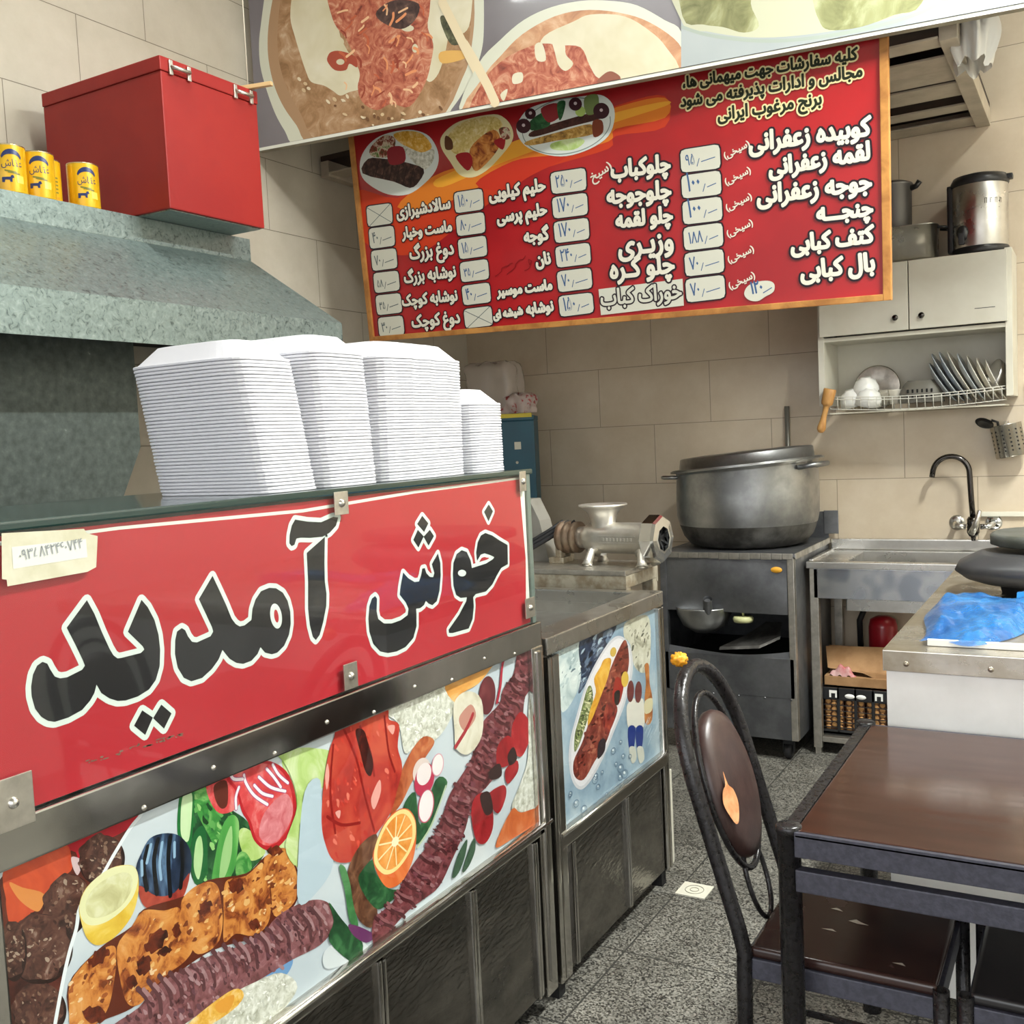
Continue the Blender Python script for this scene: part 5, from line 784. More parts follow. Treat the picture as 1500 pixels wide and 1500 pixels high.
b = MB(); b.box(XF-.012, XF+.006, Y0, Y1, .484, .515, .004); b.tube([(XF+.008, Y0, .507), (XF+.008, Y1, .507)], .006, 8); b.obj('middle_rail', STEEL_M, ct)
for yy, wdt in ((.752, .032), (2.238, .028)):
    b = MB(); b.box(XF-.012, XF+.003, yy-wdt/2, yy+wdt/2, .515, .968, .003); b.obj('photo_side_trim', STEEL_M, ct)
# doors: flat dull panels between paired bright stiles
splits = [.72, 1.19, 1.539, 1.884, 2.19]
for a, c in zip(splits, splits[1:]):
    b = MB(); b.box(XF-.016, XF-.004, a+.012, c-.012, .07, .482, .003); b.obj('door', STEEL_D, ct)
for s in splits[1:-1]+[2.178]:
    b = MB(); b.box(XF-.010, XF+.006, s-.014, s-.002, .07, .480, .004); b.box(XF-.010, XF+.004, s+.002, s+.014, .07, .476, .004); b.obj('door_stile', STEEL_M, ct)
for yy in (.8, 1.5, 2.15):
    for xx in (-1.80, -1.34):
        b = MB(); b.box(xx-.02, xx+.02, yy-.02, yy+.02, 0, .07); b.obj('leg', DARK, ct)
b = MB(); b.box(XF-.012, XF+.006, 2.205, Y1, .055, .97, .003); b.box(XF-.002, XF+.012, 2.222, 2.246, .09, .96, .004); b.obj('corner_post', STEEL_M, ct)

# ---- long food photo behind the lower glass
PO = Vector((XF-.0105, 0, 0)); P = Print(PO, (0, 1, 0), (0, 0, 1)); P.STEP = .000012
P.box(XF-.0118, XF-.0105, .768, 2.226, .512, .970, 0, PLATE)
P.clip = (.768, 2.226, .514, .969)
A = (.3, 0, 1120); B = (.3, 400, 950); C6 = (.53333, 0, 950)
P.poly([(0, 560), (160, 420), (720, 150), (690, 240), (635, 310), (555, 440), (475, 580), (392, 690), (372, 800), (337, 920), (302, 1080), (262, 1300), (-60, 1320), (-60, 700)], food('stew_sauce', [(.3, '2a100c'), (.5, '54241a'), (.7, '7a3a28')], 12), f=A)
P.poly([(130, 460), (690, 200), (650, 290), (560, 350), (440, 390), (385, 470), (350, 420)], ink('a81f2a'), f=A)
P.poly([(20, 500), (180, 440), (320, 390), (350, 470), (345, 520), (280, 560), (225, 640), (180, 710), (100, 730), (40, 690)], POT, f=A)
P.poly([(45, 575), (110, 600), (215, 632), (195, 712), (150, 705), (85, 650)], ink('cf8546'), f=A)
P.poly([(30, 650), (90, 670), (155, 740), (100, 760), (50, 790)], POT, f=A)
P.poly([(350, 450), (400, 470), (380, 540), (355, 500)], ink('c9b2b4'), f=A)
for e in ((490, 455, 105, 118, 20), (320, 680, 108, 150, 15), (190, 890, 150, 165, 10), (185, 1190, 125, 125, 0), (60, 900, 60, 140, 0)):
    P.poly(ell(e[0]+8, e[1]+12, e[2]*1.05, e[3]*1.05, e[4]), ink('25120e'), f=A)
    P.poly([(x+9*math.sin(i*2.7), y+8*math.cos(i*1.9)) for i, (x, y) in enumerate(ell(*e, 22))], STEW, f=A)
    P.scatter(ell(e[0], e[1], e[2]*.92, e[3]*.92, e[4]), 60, (4, 15), [ink(c) for c in ('3b231c', '5f4035', '7d6252', '4a2f26', 'a08c7c')], A, None, .5, seed=e[0])
P.line([(725, 150), (690, 240), (635, 310), (555, 440), (475, 580), (392, 690), (372, 800), (337, 920), (302, 1080), (262, 1300)], .006, ink('e0e6ea'), f=A)
# salad side
P.poly([(1380, -60), (1640, -60), (1640, 60), (1560, 130), (1500, 300), (1470, 420), (1470, 500), (1400, 480), (1300, 420), (1400, 330), (1440, 200)], LEAFL, f=A)
P.poly([(930, 90), (1010, 60), (1070, 160), (1130, 220), (1210, 280), (1290, 420), (1240, 500), (1180, 560), (1060, 610), (950, 580), (920, 430), (925, 250)], LEAFD, f=A)
P.poly([(940, 130), (1000, 110), (1060, 210), (1080, 300), (1050, 390), (1010, 330), (960, 230)], LEAF, f=A)
P.scatter([(940, 110), (1060, 150), (1200, 290), (1280, 420), (1180, 550), (1060, 600), (950, 570), (930, 300)], 80, (8, 24), [ink(c) for c in ('2a6a36', '5da052', '17401f', '8fc274')], A, 60, .4)
P.poly([(1165, 330), (1200, 310), (1260, 360), (1295, 430), (1230, 470), (1180, 420)], LEAFL, f=A); P.poly([(1160, 440), (1200, 430), (1230, 500), (1180, 560), (1150, 530)], LEAF, f=A)
P.poly([(875, 150), (900, 120), (945, 110), (945, 250), (930, 400), (900, 420), (865, 330)], ink('1f6b33'), f=A); P.poly([(890, 160), (935, 140), (935, 250), (920, 370), (890, 360), (880, 300)], CUCL, f=A)
P.poly([(945, 340), (995, 300), (1012, 400), (1005, 540), (955, 580), (932, 480)], ink('1c5f30'), f=A); P.poly([(955, 380), (980, 350), (990, 440), (970, 560), (945, 500)], CUCL, f=A)
P.poly([(1085, 300), (1130, 245), (1165, 280), (1160, 400), (1140, 520), (1075, 610), (1033, 590), (1050, 450)], CUC, f=A); P.poly([(1100, 360), (1130, 300), (1130, 430), (1100, 540), (1070, 560), (1080, 450)], CUCL, f=A)
P.poly([(1010, 80), (1130, 20), (1190, 10), (1170, 190), (1085, 240), (1030, 190)], TOMR, f=A); P.poly([(1045, 100), (1105, 80), (1110, 190), (1080, 215), (1050, 170)], ink('5f2a20'), f=A)
P.poly([(1105, 60), (1200, 0), (1300, -20), (1385, 20), (1430, 100), (1447, 220), (1422, 320), (1360, 400), (1300, 418), (1240, 370), (1210, 280), (1180, 230), (1150, 130)], ink('b3222a'), f=A)
P.poly([(1125, 60), (1210, 10), (1300, -5), (1375, 35), (1415, 110), (1430, 220), (1408, 310), (1350, 380), (1295, 395), (1250, 360), (1225, 280), (1190, 215), (1160, 120)], TOMR, f=A)
P.poly([(1290, 235), (1390, 140), (1430, 220), (1395, 320), (1330, 385), (1265, 350)], food('tomato_core', [(.3, 'c05a63'), (.6, 'd98a90'), (.75, 'e6aeb0')], 40), f=A)
for l in ([(1190, 50), (1200, 90), (1240, 150), (1305, 195)], [(1240, 100), (1280, 140), (1330, 155)], [(1262, 60), (1320, 110), (1392, 130)], [(1300, 20), (1335, 60), (1370, 110)], [(1120, 40), (1140, 70), (1185, 70)], [(1165, 110), (1150, 160), (1152, 215)], [(1330, 0), (1360, 50), (1405, 90)]):
    P.line(l, .0075, ink('9a4a80'), f=A); P.line(l, .0050, ink('efe4ea'), f=A)
# charred tomato
P.poly([(690, 430), (730, 360), (800, 335), (870, 345), (920, 400), (935, 480), (915, 570), (880, 650), (820, 703), (740, 708), (690, 670), (665, 590), (663, 500)], CHAR, f=A)
P.poly([(680, 590), (760, 640), (850, 625), (922, 530), (905, 620), (865, 680), (800, 710), (720, 702), (685, 660)], food('tomato_underside', [(.3, '4a1512'), (.5, '8f2f26'), (.7, 'b5503c')], 14), f=A)
for l in ([(720, 400), (700, 500), (715, 610)], [(770, 365), (750, 470), (765, 630)], [(830, 350), (820, 460), (830, 640)], [(885, 380), (890, 480), (880, 600)]): P.line(l, .008, ink('0b0c11'), f=A)
for l in ([(735, 390), (715, 480)], [(790, 380), (778, 480), (785, 560)], [(850, 380), (850, 450)], [(690, 470), (692, 540)]): P.line(l, .005, ink('8fb0cc'), f=A)
# lemon
P.poly([(520, 515), (600, 490), (655, 500), (675, 560), (668, 660), (635, 750), (560, 840), (480, 882), (425, 850), (395, 770), (385, 690), (420, 600)], food('lemon_rind', [(.3, 'c9a02a'), (.5, 'dcbb45'), (.7, 'e8d682')], 14), f=A)
P.poly([(520, 515), (600, 492), (655, 502), (672, 560), (645, 650), (580, 725), (500, 775), (430, 782), (392, 740), (390, 670), (430, 590)], ink('dcdcae'), f=A)
P.poly([(530, 550), (600, 525), (640, 545), (640, 610), (590, 690), (510, 740), (440, 745), (415, 700), (430, 640), (470, 590)], food('lemon_flesh', [(.3, 'b9b585'), (.5, 'cdcc9c'), (.7, 'dfdfc0')], 30), f=A)
# chicken pieces with dark gaps, then the kebab
P.poly([(330, 1080), (480, 900), (640, 790), (700, 705), (900, 640), (1010, 565), (1200, 530), (1290, 450), (1400, 410), (1460, 560), (1440, 680), (1330, 800), (1230, 850), (1080, 890), (960, 950), (740, 1110), (640, 1190), (520, 1240), (370, 1290)], ink('5a2413'), f=A)
for pts in ([(340, 1070), (400, 980), (480, 910), (555, 885), (565, 960), (548, 1100), (520, 1200), (460, 1270), (350, 1300), (335, 1180)], [(570, 890), (640, 790), (700, 712), (800, 712), (875, 700), (900, 800), (940, 890), (900, 960), (820, 1020), (740, 1100), (680, 1170), (620, 1165), (585, 1050)], [(880, 690), (930, 610), (1010, 572), (1060, 592), (1078, 680), (1085, 780), (1055, 880), (965, 925), (920, 860)], [(1090, 620), (1110, 562), (1200, 542), (1275, 480), (1305, 540), (1320, 700), (1297, 790), (1230, 835), (1150, 825), (1092, 865), (1090, 740)], [(1285, 470), (1330, 425), (1390, 408), (1420, 460), (1450, 550), (1445, 650), (1390, 718), (1335, 735), (1318, 600)]):
    P.poly(pts, CHICK, f=A)
    P.scatter(pts, 46, (6, 20), [ink(c) for c in ('d9ab6c', 'b97238', '9a5328', '73391e', 'dfc096', 'c98848')], A, -50, .45, seed=int(pts[0][0]))
for e in ((760, 860, 40, 70, 40), (700, 980, 35, 50, 20), (480, 940, 30, 60, 50), (1000, 700, 30, 40, 30), (1150, 590, 40, 35, 20), (1240, 780, 30, 25, 0), (460, 1220, 60, 40, 10), (860, 810, 22, 30, 0), (800, 910, 40, 18, -20), (1340, 420, 40, 22, 0), (640, 1060, 30, 30, 0)):
    P.poly([(x+7*math.sin(i*2.3), y+7*math.cos(i*3.1)) for i, (x, y) in enumerate(ell(*e, 14))], food('grill_char', [(.35, '2a0f0b'), (.6, '6d2c17'), (.75, 'b0662c')], 40), f=A)
P.poly([(735, 880), (800, 850), (790, 890), (740, 930)], ink('6f9ac8'), f=C6)
kb = [(300, 1050), (380, 985), (430, 925), (560, 850), (700, 800), (760, 735), (830, 697), (880, 690), (910, 710), (917, 760), (880, 812), (800, 855), (740, 892), (640, 952), (560, 1002), (480, 1050)]
P.poly(kb, KEB, f=C6)
for i in range(17):
    t = i/16; x, y = 400+t*470, 965-t*225
    P.line([(x-24, y-32-8*math.sin(i)), (x-2, y-10), (x+8, y+14), (x+12, y+46+6*math.sin(i*2.1))], .0075, ink('5c383b'), f=C6)
    P.line([(x-8, y-30), (x+12, y-6), (x+20, y+10+9*math.sin(i*3))], .006, ink('9c777a'), f=C6)
P.scatter(kb, 210, (3, 10), [ink(c) for c in ('68424a', '87595d', 'a58286', '563337', '7b5054')], C6, 60, .5)
P.poly([(490, 1060), (550, 1000), (640, 945), (700, 915), (770, 890), (815, 930), (760, 1010), (700, 1060)], RICE, f=C6)
P.scatter([(500, 1050), (555, 1000), (640, 950), (700, 920), (765, 895), (805, 930), (755, 1005), (700, 1055)], 110, (3, 7), [ink(c) for c in ('eeeeea', 'dcdcd4', 'c2c4ba')], C6, None, .3)
P.poly([(510, 1040), (560, 990), (640, 935), (668, 950), (640, 990), (560, 1040)], SAFF, f=C6); P.poly([(590, 975), (640, 950), (630, 990), (600, 1000)], ink('dc9a3a'), f=C6)
P.poly([(890, 830), (960, 790), (1010, 830), (900, 880)], ink('cfd6da'), f=C6)
# right half
P.poly([(0, 500), (60, 470), (120, 485), (225, 560), (205, 620), (125, 700), (155, 800), (105, 900), (110, 1060), (55, 960), (115, 760), (65, 580)], LEAFL, f=B)
P.poly([(150, 700), (225, 640), (240, 850), (290, 1050), (200, 1200), (120, 1240), (120, 1000)], ink('b4c6d2'), f=B)
P.poly([(545, 300), (700, 210), (840, 150), (885, 240), (865, 340), (795, 440), (700, 470), (640, 510), (610, 370)], RICE, f=B)
P.scatter([(555, 310), (700, 220), (835, 165), (875, 240), (855, 330), (790, 430), (700, 460), (640, 495), (615, 370)], 150, (5, 12), [ink(c) for c in ('e9e9e2', 'dadacf', 'bcbcae', 'f0f0ec')], B, None, .3)
P.poly([(835, 170), (960, 90), (1100, 40), (1065, 90), (1000, 170), (925, 215), (885, 265)], food('saffron_top', [(.3, 'cf8a3a'), (.5, 'e0a455'), (.7, 'ecc48a')], 30, stretch=(1, .3, 1)), f=B)
P.poly([(730, 430), (785, 455), (735, 540), (670, 660), (620, 760), (570, 810), (590, 690), (660, 520)], food('fried_carrot', [(.3, '8a3a20'), (.5, 'b9623a'), (.7, 'd08a5a')], 20), f=B)
P.poly([(310, 390), (420, 340), (550, 295), (562, 345), (612, 372), (605, 480), (627, 580), (600, 700), (570, 800), (500, 905), (430, 990), (370, 1042), (290, 1032), (250, 950), (233, 850), (240, 690), (265, 520), (295, 430)], TOM, f=B)
P.scatter([(320, 400), (540, 310), (590, 400), (610, 580), (560, 790), (430, 960), (300, 1010), (255, 850), (260, 650)], 60, (5, 22), [ink(c) for c in ('b52a22', 'd1503f', 'c43c2e', 'dc7360')], B, 75, .3)
for l in ([(340, 390), (400, 530), (440, 700), (490, 890)], [(420, 380), (470, 500), (490, 620)], [(290, 470), (275, 700), (300, 900)], [(540, 330), (560, 500), (590, 600)], [(260, 820), (330, 860), (420, 850)]): P.line(l, .006, ink('8c1b18'), f=B)
P.poly([(398, 400), (440, 400), (465, 480), (485, 560), (472, 622), (445, 595), (420, 500)], food('tomato_char', [(.35, '1a0b0a'), (.6, '4a1712'), (.75, '8f2a20')], 40), f=B)
for pts in ([(475, 730), (515, 640), (522, 700), (490, 785)], [(250, 620), (262, 560), (270, 620), (258, 690)], [(300, 800), (325, 790), (318, 830)], [(555, 380), (590, 375), (580, 420)]): P.poly(pts, ink('e2a298'), f=B)
P.poly([(630, 780), (690, 700), (715, 860), (790, 640), (848, 652), (805, 760), (765, 860), (725, 930), (690, 955), (660, 900)], LEAFD, f=B)
P.poly(ell(722, 600, 42, 68, 12), ink('d9c9c4'), f=B)
for c, rr, col in (((735, 640), (46, 82, 14), 'b8324f'), ((733, 612), (34, 56, 14), 'e6dcdc'), ((800, 567), (29, 56, 8), 'd9a0ae'), ((800, 567), (25, 51, 8), 'e8e2e2'), ((743, 768), (38, 84, 8), 'c0506a'), ((743, 768), (33, 78, 8), 'ece4e6')): P.poly(ell(c[0], c[1], *rr), ink(col), f=B)
P.line([(840, 670), (770, 860), (700, 970)], .005, ink('b7c7a5'), f=B)
P.poly([(360, 1090), (420, 960), (500, 905), (490, 1000), (430, 1100), (440, 1200), (505, 1275), (480, 1360), (420, 1330), (380, 1230)], food('meat_patty', [(.3, '3a1d14'), (.5, '65402c'), (.7, '8a6248')], 30), f=B)
P.poly([(425, 1090), (480, 1030), (500, 1100), (560, 1170), (625, 1180), (570, 1235), (505, 1272), (440, 1200), (412, 1130)], LEAFD, f=B)
P.poly([(493, 965), (540, 850), (600, 790), (655, 783), (692, 840), (693, 950), (672, 1050), (622, 1140), (560, 1168), (515, 1120), (483, 1030)], food('orange_rind', [(.3, 'c94a22'), (.5, 'dc6a33'), (.7, 'e88a50')], 12), f=B)
of = [(495, 962), (540, 860), (600, 795), (652, 788), (688, 840), (690, 920), (660, 1000), (600, 1080), (540, 1102), (492, 1050)]
P.poly(of, ink('ecd891'), f=B)
oc = (592, 942); P.poly([(oc[0]+(x-oc[0])*.84, oc[1]+(y-oc[1])*.86) for x, y in of], food('orange_flesh', [(.3, 'd9822f'), (.5, 'e89a45'), (.7, 'f0b870')], 20), f=B)
for k in range(10):
    q = of[k]; P.line([oc, (oc[0]+(q[0]-oc[0])*.8, oc[1]+(q[1]-oc[1])*.82)], .0035, ink('f2dca8'), f=B)
P.poly(ell(oc[0], oc[1], 16, 26, 20), ink('f4e8c4'), f=B)
P.poly([(318, 1063), (347, 1068), (372, 1150), (388, 1250), (412, 1352), (370, 1332), (345, 1180)], food('green_chilli', [(.3, '1f4a28'), (.5, '3f7a45'), (.7, '6a9c6a')], 10), f=B)
P.poly([(268, 1238), (330, 1320), (400, 1400), (435, 1450), (400, 1540), (270, 1430), (292, 1330)], LEAFD, f=B); P.poly([(362, 1348), (420, 1358), (492, 1400), (450, 1435), (390, 1402)], ink('67305f'), f=B)
kl = [(490, 1440), (495, 1320), (570, 1240), (640, 1130), (700, 1040), (760, 930), (830, 800), (870, 690), (940, 560), (1000, 470), (1020, 370), (1090, 270), (1130, 190), (1170, 110), (1180, 10), (1230, -10), (1278, 40), (1288, 150), (1240, 230), (1205, 330), (1155, 450), (1120, 560), (1050, 660), (970, 760), (945, 880), (860, 1020), (810, 1150), (740, 1220), (640, 1290), (560, 1400)]
P.poly([(x+12*math.sin(i*4.1), y+10*math.cos(i*5.3)) for i, (x, y) in enumerate(kl)], KEBR, f=B)
mid = [(545, 1330), (640, 1210), (720, 1100), (800, 960), (870, 850), (920, 740), (1000, 620), (1060, 500), (1090, 400), (1140, 300), (1190, 200), (1230, 90)]
for i in range(len(mid)-1):
    for s in (0, .5):
        x = mid[i][0]+(mid[i+1][0]-mid[i][0])*s; y = mid[i][1]+(mid[i+1][1]-mid[i][1])*s; k = 1-i*.03
        P.line([(x-52*k, y-18), (x-14, y+10), (x+20, y+22), (x+46*k, y+42)], .0075, ink('4f2226'), f=B); P.line([(x-40*k, y-30), (x-6, y-4), (x+38*k, y+12)], .006, ink('8d575b'), f=B)
P.scatter(kl, 330, (6, 17), [ink(c) for c in ('5d2a2f', '78404a', '95666a', '4d2024', '6b3439')], B, 30, .5)
for pts in ([(1160, 390), (1200, 310), (1242, 350), (1247, 440), (1210, 525), (1170, 500)], [(1090, 480), (1140, 425), (1172, 470), (1152, 560), (1092, 575)], [(1040, 720), (1120, 665), (1132, 720), (1092, 805)], [(962, 800), (985, 720), (1040, 705), (1067, 780), (1067, 880), (1030, 950), (985, 932)], [(1130, 590), (1185, 545), (1190, 600), (1140, 660)]): P.poly(pts, food('cherry_tomato', [(.3, '7c1216'), (.55, 'a8232a'), (.75, 'c9504c')], 12), f=B)
for pts in ([(1005, 720), (1050, 700), (1068, 790), (1030, 810)], [(1140, 520), (1170, 480), (1185, 540), (1150, 570)], [(1050, 600), (1100, 560), (1110, 620), (1060, 640)]): P.poly(pts, ink('35201f'), f=B)
P.poly(ell(1040, 228, 40, 94, 4), food('dried_fruit', [(.3, '4a1a20'), (.6, '6d2c32'), (.8, '8a4a4a')], 12), f=B)
P.line([(1125, 30), (1112, 100), (1105, 180), (1088, 262)], .010, ink('a8263a'), f=B)
P.poly([(878, 265), (940, 208), (1012, 250), (1015, 420), (950, 515), (890, 490), (880, 400)], food('garnish_slice', [(.3, 'b0a890'), (.5, 'd3cdb9'), (.7, 'e4e0d2')], 14), f=B)
P.poly([(905, 330), (960, 272), (985, 330), (940, 400), (910, 380)], ink('c08a7c'), f=B); P.line([(970, 320), (940, 390), (885, 480)], .011, ink('a83038'), f=B)
P.poly([(1245, 250), (1300, 180), (1330, 780), (1200, 795), (1160, 770), (1205, 650), (1240, 520)], RICE, f=B)
P.poly([(1080, 965), (1160, 785), (1205, 800), (1300, 775), (1310, 830), (1160, 930)], food('carrot_slice', [(.3, 'b04a22'), (.5, 'cc6a38'), (.7, 'dc8f60')], 14), f=B)
for pts in ([(868, 1115), (900, 1000), (942, 930), (932, 1010), (900, 1095)], [(918, 1085), (972, 928), (982, 980), (950, 1062)]): P.poly(pts, ink('3f5a45'), f=B)
P.obj('printed_photo', None, ct, norm=False)
b = MB(); b.box(XF-.0040, XF-.0030, .768, 2.224, .515, .968); b.obj('photo_glass', GLASS, ct)

# ------------------------------------------------------------------ glazed box with the welcome sign on the counter
SZ0, SZ1 = 1.034, 1.424
sg = thing('welcome_sign_case', 'red welcome sign in black calligraphy behind glass along the counter top', 'sign', (-1.45, 1.5, 1.031))
PO = Vector((XF-.004, 0, 0)); P = Print(PO, (0, 1, 0), (0, 0, 1)); P.STEP = .00012
SRED = mat('sign_red_print', 'b32a35', .35, 0, var='ab242e', scale=2)
P.box(XF-.010, XF-.004, Y0+.02, 2.222, 1.036, 1.405, 0, SRED)
P.clip = (Y0+.02, 2.224, 1.036, 1.41)
EDGE = mat('sign_paper_edge', 'd8dbd2', .5)
P.loops([[(Y0+.02, 1.398), (1.0, 1.400), (1.4, 1.392), (1.75, 1.402), (2.222, 1.405), (2.222, 1.40), (1.75, 1.396), (1.4, 1.386), (1.0, 1.395), (Y0+.02, 1.392)]], EDGE, 1)
P.loops([[(2.196, 1.405), (2.222, 1.405), (2.222, 1.04), (2.204, 1.10), (2.212, 1.2), (2.204, 1.3)]], EDGE, 1)
BLK = mat('sign_black_ink', '15161a', .35); WLN = mat('sign_white_outline', 'd3dfd9', .45)
S1 = (.2, 0, 820); S2 = (.2, 230, 740); S3 = (.186667, 510, 720)
L_ = []
L_.append((S1, [(635, 295), (690, 395), (745, 530), (800, 650), (830, 700), (860, 722), (890, 718), (1030, 682), (1055, 657), (1045, 635), (1020, 610), (935, 527), (985, 410), (1035, 293), (1080, 345), (1130, 440), (1160, 550), (1172, 660), (1168, 780), (1140, 880), (1090, 950), (1010, 1000), (920, 1030), (860, 1034), (800, 1015), (740, 975), (706, 915), (690, 975), (660, 1030), (600, 1100), (500, 1155), (400, 1187), (350, 1180), (300, 1150), (255, 1090), (230, 1000), (226, 930), (240, 840), (270, 775), (310, 747), (345, 760), (365, 800), (400, 855), (440, 868), (490, 860), (600, 805), (620, 775), (605, 735), (545, 610), (487, 497)]))
L_.append((S1, [(1040, 1102), (1118, 1155), (1062, 1283), (980, 1215)])); L_.append((S1, [(1180, 1060), (1255, 1125), (1200, 1237), (1120, 1160)]))
L_.append((S2, [(405, 517), (440, 590), (500, 720), (545, 830), (575, 870), (605, 888), (640, 880), (690, 840), (697, 760), (720, 690), (760, 630), (820, 605), (870, 608), (920, 640), (955, 700), (975, 780), (978, 870), (965, 950), (930, 1030), (880, 1080), (840, 1092), (790, 1080), (757, 1040), (735, 1090), (690, 1140), (630, 1162), (580, 1155), (530, 1125), (478, 1060), (450, 1130), (400, 1200), (330, 1265), (250, 1290), (195, 1265), (150, 1190), (130, 1090), (132, 990), (145, 925), (180, 900), (205, 915), (225, 960), (255, 1000), (290, 1005), (390, 960), (410, 925), (400, 890), (305, 688)]))
L_.append((S2, [(1228, 232), (1225, 420), (1228, 560), (1240, 650), (1238, 740), (1215, 860), (1190, 950), (1162, 988), (1140, 965), (1118, 880), (1105, 760), (1105, 560), (1095, 350)]))
L_.append((S2, [(1010, 105), (1100, 120), (1200, 125), (1290, 85), (1325, 90), (1310, 150), (1265, 200), (1210, 232), (1120, 240), (1050, 238), (1020, 245), (1005, 290), (985, 300), (968, 280), (970, 220), (985, 150)]))
L_.append((S3, [(703, 485), (722, 560), (725, 660), (715, 780), (695, 860), (660, 892), (630, 880), (608, 858), (595, 890), (565, 915), (532, 920), (535, 960), (535, 1060), (510, 1150), (450, 1220), (380, 1255), (310, 1268), (250, 1255), (195, 1195), (165, 1100), (157, 1000), (165, 900), (185, 840), (210, 820), (225, 840), (222, 940), (235, 1000), (280, 1035), (340, 1035), (410, 1010), (465, 970), (472, 920), (450, 870), (403, 810), (410, 740), (430, 635), (470, 680), (520, 710), (555, 705), (570, 660), (580, 605), (600, 600), (612, 640), (640, 670), (665, 672), (675, 640), (655, 570)]))
for d in ([(580, 190), (628, 250), (595, 318), (540, 255)], [(545, 300), (592, 352), (550, 440), (510, 380)], [(640, 300), (672, 350), (630, 425), (590, 355)], [(1102, 100), (1135, 155), (1100, 235), (1065, 160)]): L_.append((S3, d))
L_.append((S3, [(1075, 325), (1130, 345), (1190, 385), (1250, 420), (1252, 570), (1200, 600), (1165, 660), (1130, 730), (1080, 785), (1000, 805), (980, 830), (985, 900), (975, 1000), (945, 1075), (820, 1110), (790, 1110), (787, 1085), (870, 965), (925, 860), (930, 830), (880, 835), (845, 810), (825, 740), (820, 650), (825, 560), (850, 490), (890, 460), (930, 475), (960, 540), (970, 600), (1080, 565), (1135, 530), (1145, 515), (1115, 500), (1070, 485), (1040, 495), (1010, 545), (1003, 480), (1015, 400), (1040, 345)]))
for f, pts in L_:
    px = fr(f, pts); uv = [P.uv(p) for p in px]; P.stroke(uv, .0165, WLN, 2, seg=10); P.loops([uv], WLN, 3)
for f, pts in L_: P.loops([[P.uv(p) for p in fr(f, pts)]], BLK, 4)
P.poly(ell(870, 812, 42, 92, -8), WLN, f=S2, lay=5); P.poly(ell(872, 812, 16, 48, -8), SRED, f=S2, lay=6)
P.poly(ell(892, 640, 32, 26, 0), WLN, f=S3, lay=5); P.poly([(1042, 545), (1065, 522), (1105, 520), (1085, 535)], SRED, f=S3, lay=5)
WEAR = ink('7d6a5a')
random.seed(5)
for i in range(34):
    t = random.uniform(0, 1); P.poly(ell(630+t*690+random.uniform(-15, 15), 1480-t*200+random.uniform(-16, 16), random.uniform(4, 26), random.uniform(3, 7), -18, 8), WEAR, f=S1, lay=5)
P.obj('printed_lettering', None, sg, norm=False)
b = MB(); b.box(XF+.001, XF+.005, Y0+.02, 2.236, 1.033, 1.415, .0005); b.obj('glass_pane', GLASS, sg)
b = MB(); b.box(XF-.012, XF+.006, Y0, 2.25, 1.411, 1.424, .003); b.box(XF-.50, XF-.012, Y0, 2.25, 1.411, 1.422, .001); b.obj('top_shelf', MIRRORG, sg)
b = MB(); b.box(XF-.010, XF+.002, 2.224, 2.242, 1.033, 1.411, .002); b.obj('end_profile', mat('green_grey_profile', '6f7f78', .4, .4), sg)
b = MB(); b.box(XF-.012, XF-.0105, Y0+.02, 2.24, 1.033, 1.41); b.obj('backing_board', GREYP, sg)
b = MB(); b.box(XF-.50, XF-.495, Y0, 2.24, 1.033, 1.41); b.obj('rear_panel', GALV_D, sg)
for (u, v, w2, h2) in ((499, 737, .020, .044), (513, 990, .020, .05), (765, 705, .016, .05), (776, 890, .024, .05), (18, 1176, .030, .070)):
    q = at(u, v, x=XF+.005)
    b = MB(); b.box(XF+.005, XF+.0075, q.y-w2, q.y+w2, q.z-h2/2, q.z+h2/2, .001); cl = b.obj('glass_clamp', STEEL_R, sg)
    b = MB(); b.lathe([(0, .006), (.005, .0055), (.0075, .002), (.008, 0)], (XF+.0075, q.y, q.z), (1, 0, 0), 14); b.obj('screw', STEEL, cl)
# taped paper note
tp = thing('taped_note', 'strip of yellowed paper taped on the upper left of the red sign glass', 'note', at(70, 815, x=XF+.006))
T5 = (.53333, 0, 700)
P = Print((XF+.0058, 0, 0), (0, 1, 0), (0, 0, 1)); P.STEP = .00025
P.poly([(4, 152), (230, 140), (238, 152), (268, 160), (264, 245), (240, 258), (20, 298), (18, 280), (5, 278)], mat('old_tape', 'cfccb6', .35, var='c3bfa5', scale=20), smooth=False, f=T5)
P.obj('tape', None, tp, norm=False)
P = Print((XF+.0061, 0, 0), (0, 1, 0), (0, 0, 1)); P.STEP = .00025
P.poly([(32, 190), (236, 168), (240, 218), (36, 250)], mat('note_paper', 'd4d6cf', .6), smooth=False, f=T5)
P.text('۰۹۳۵۸۴۲۴۶۰۷۴۴', fr(T5, [(52, 228)])[0], fr(T5, [(228, 192)])[0], ink('8a8f92'), 2, 0, sy=1.3)
P.obj('paper', None, tp, norm=False)

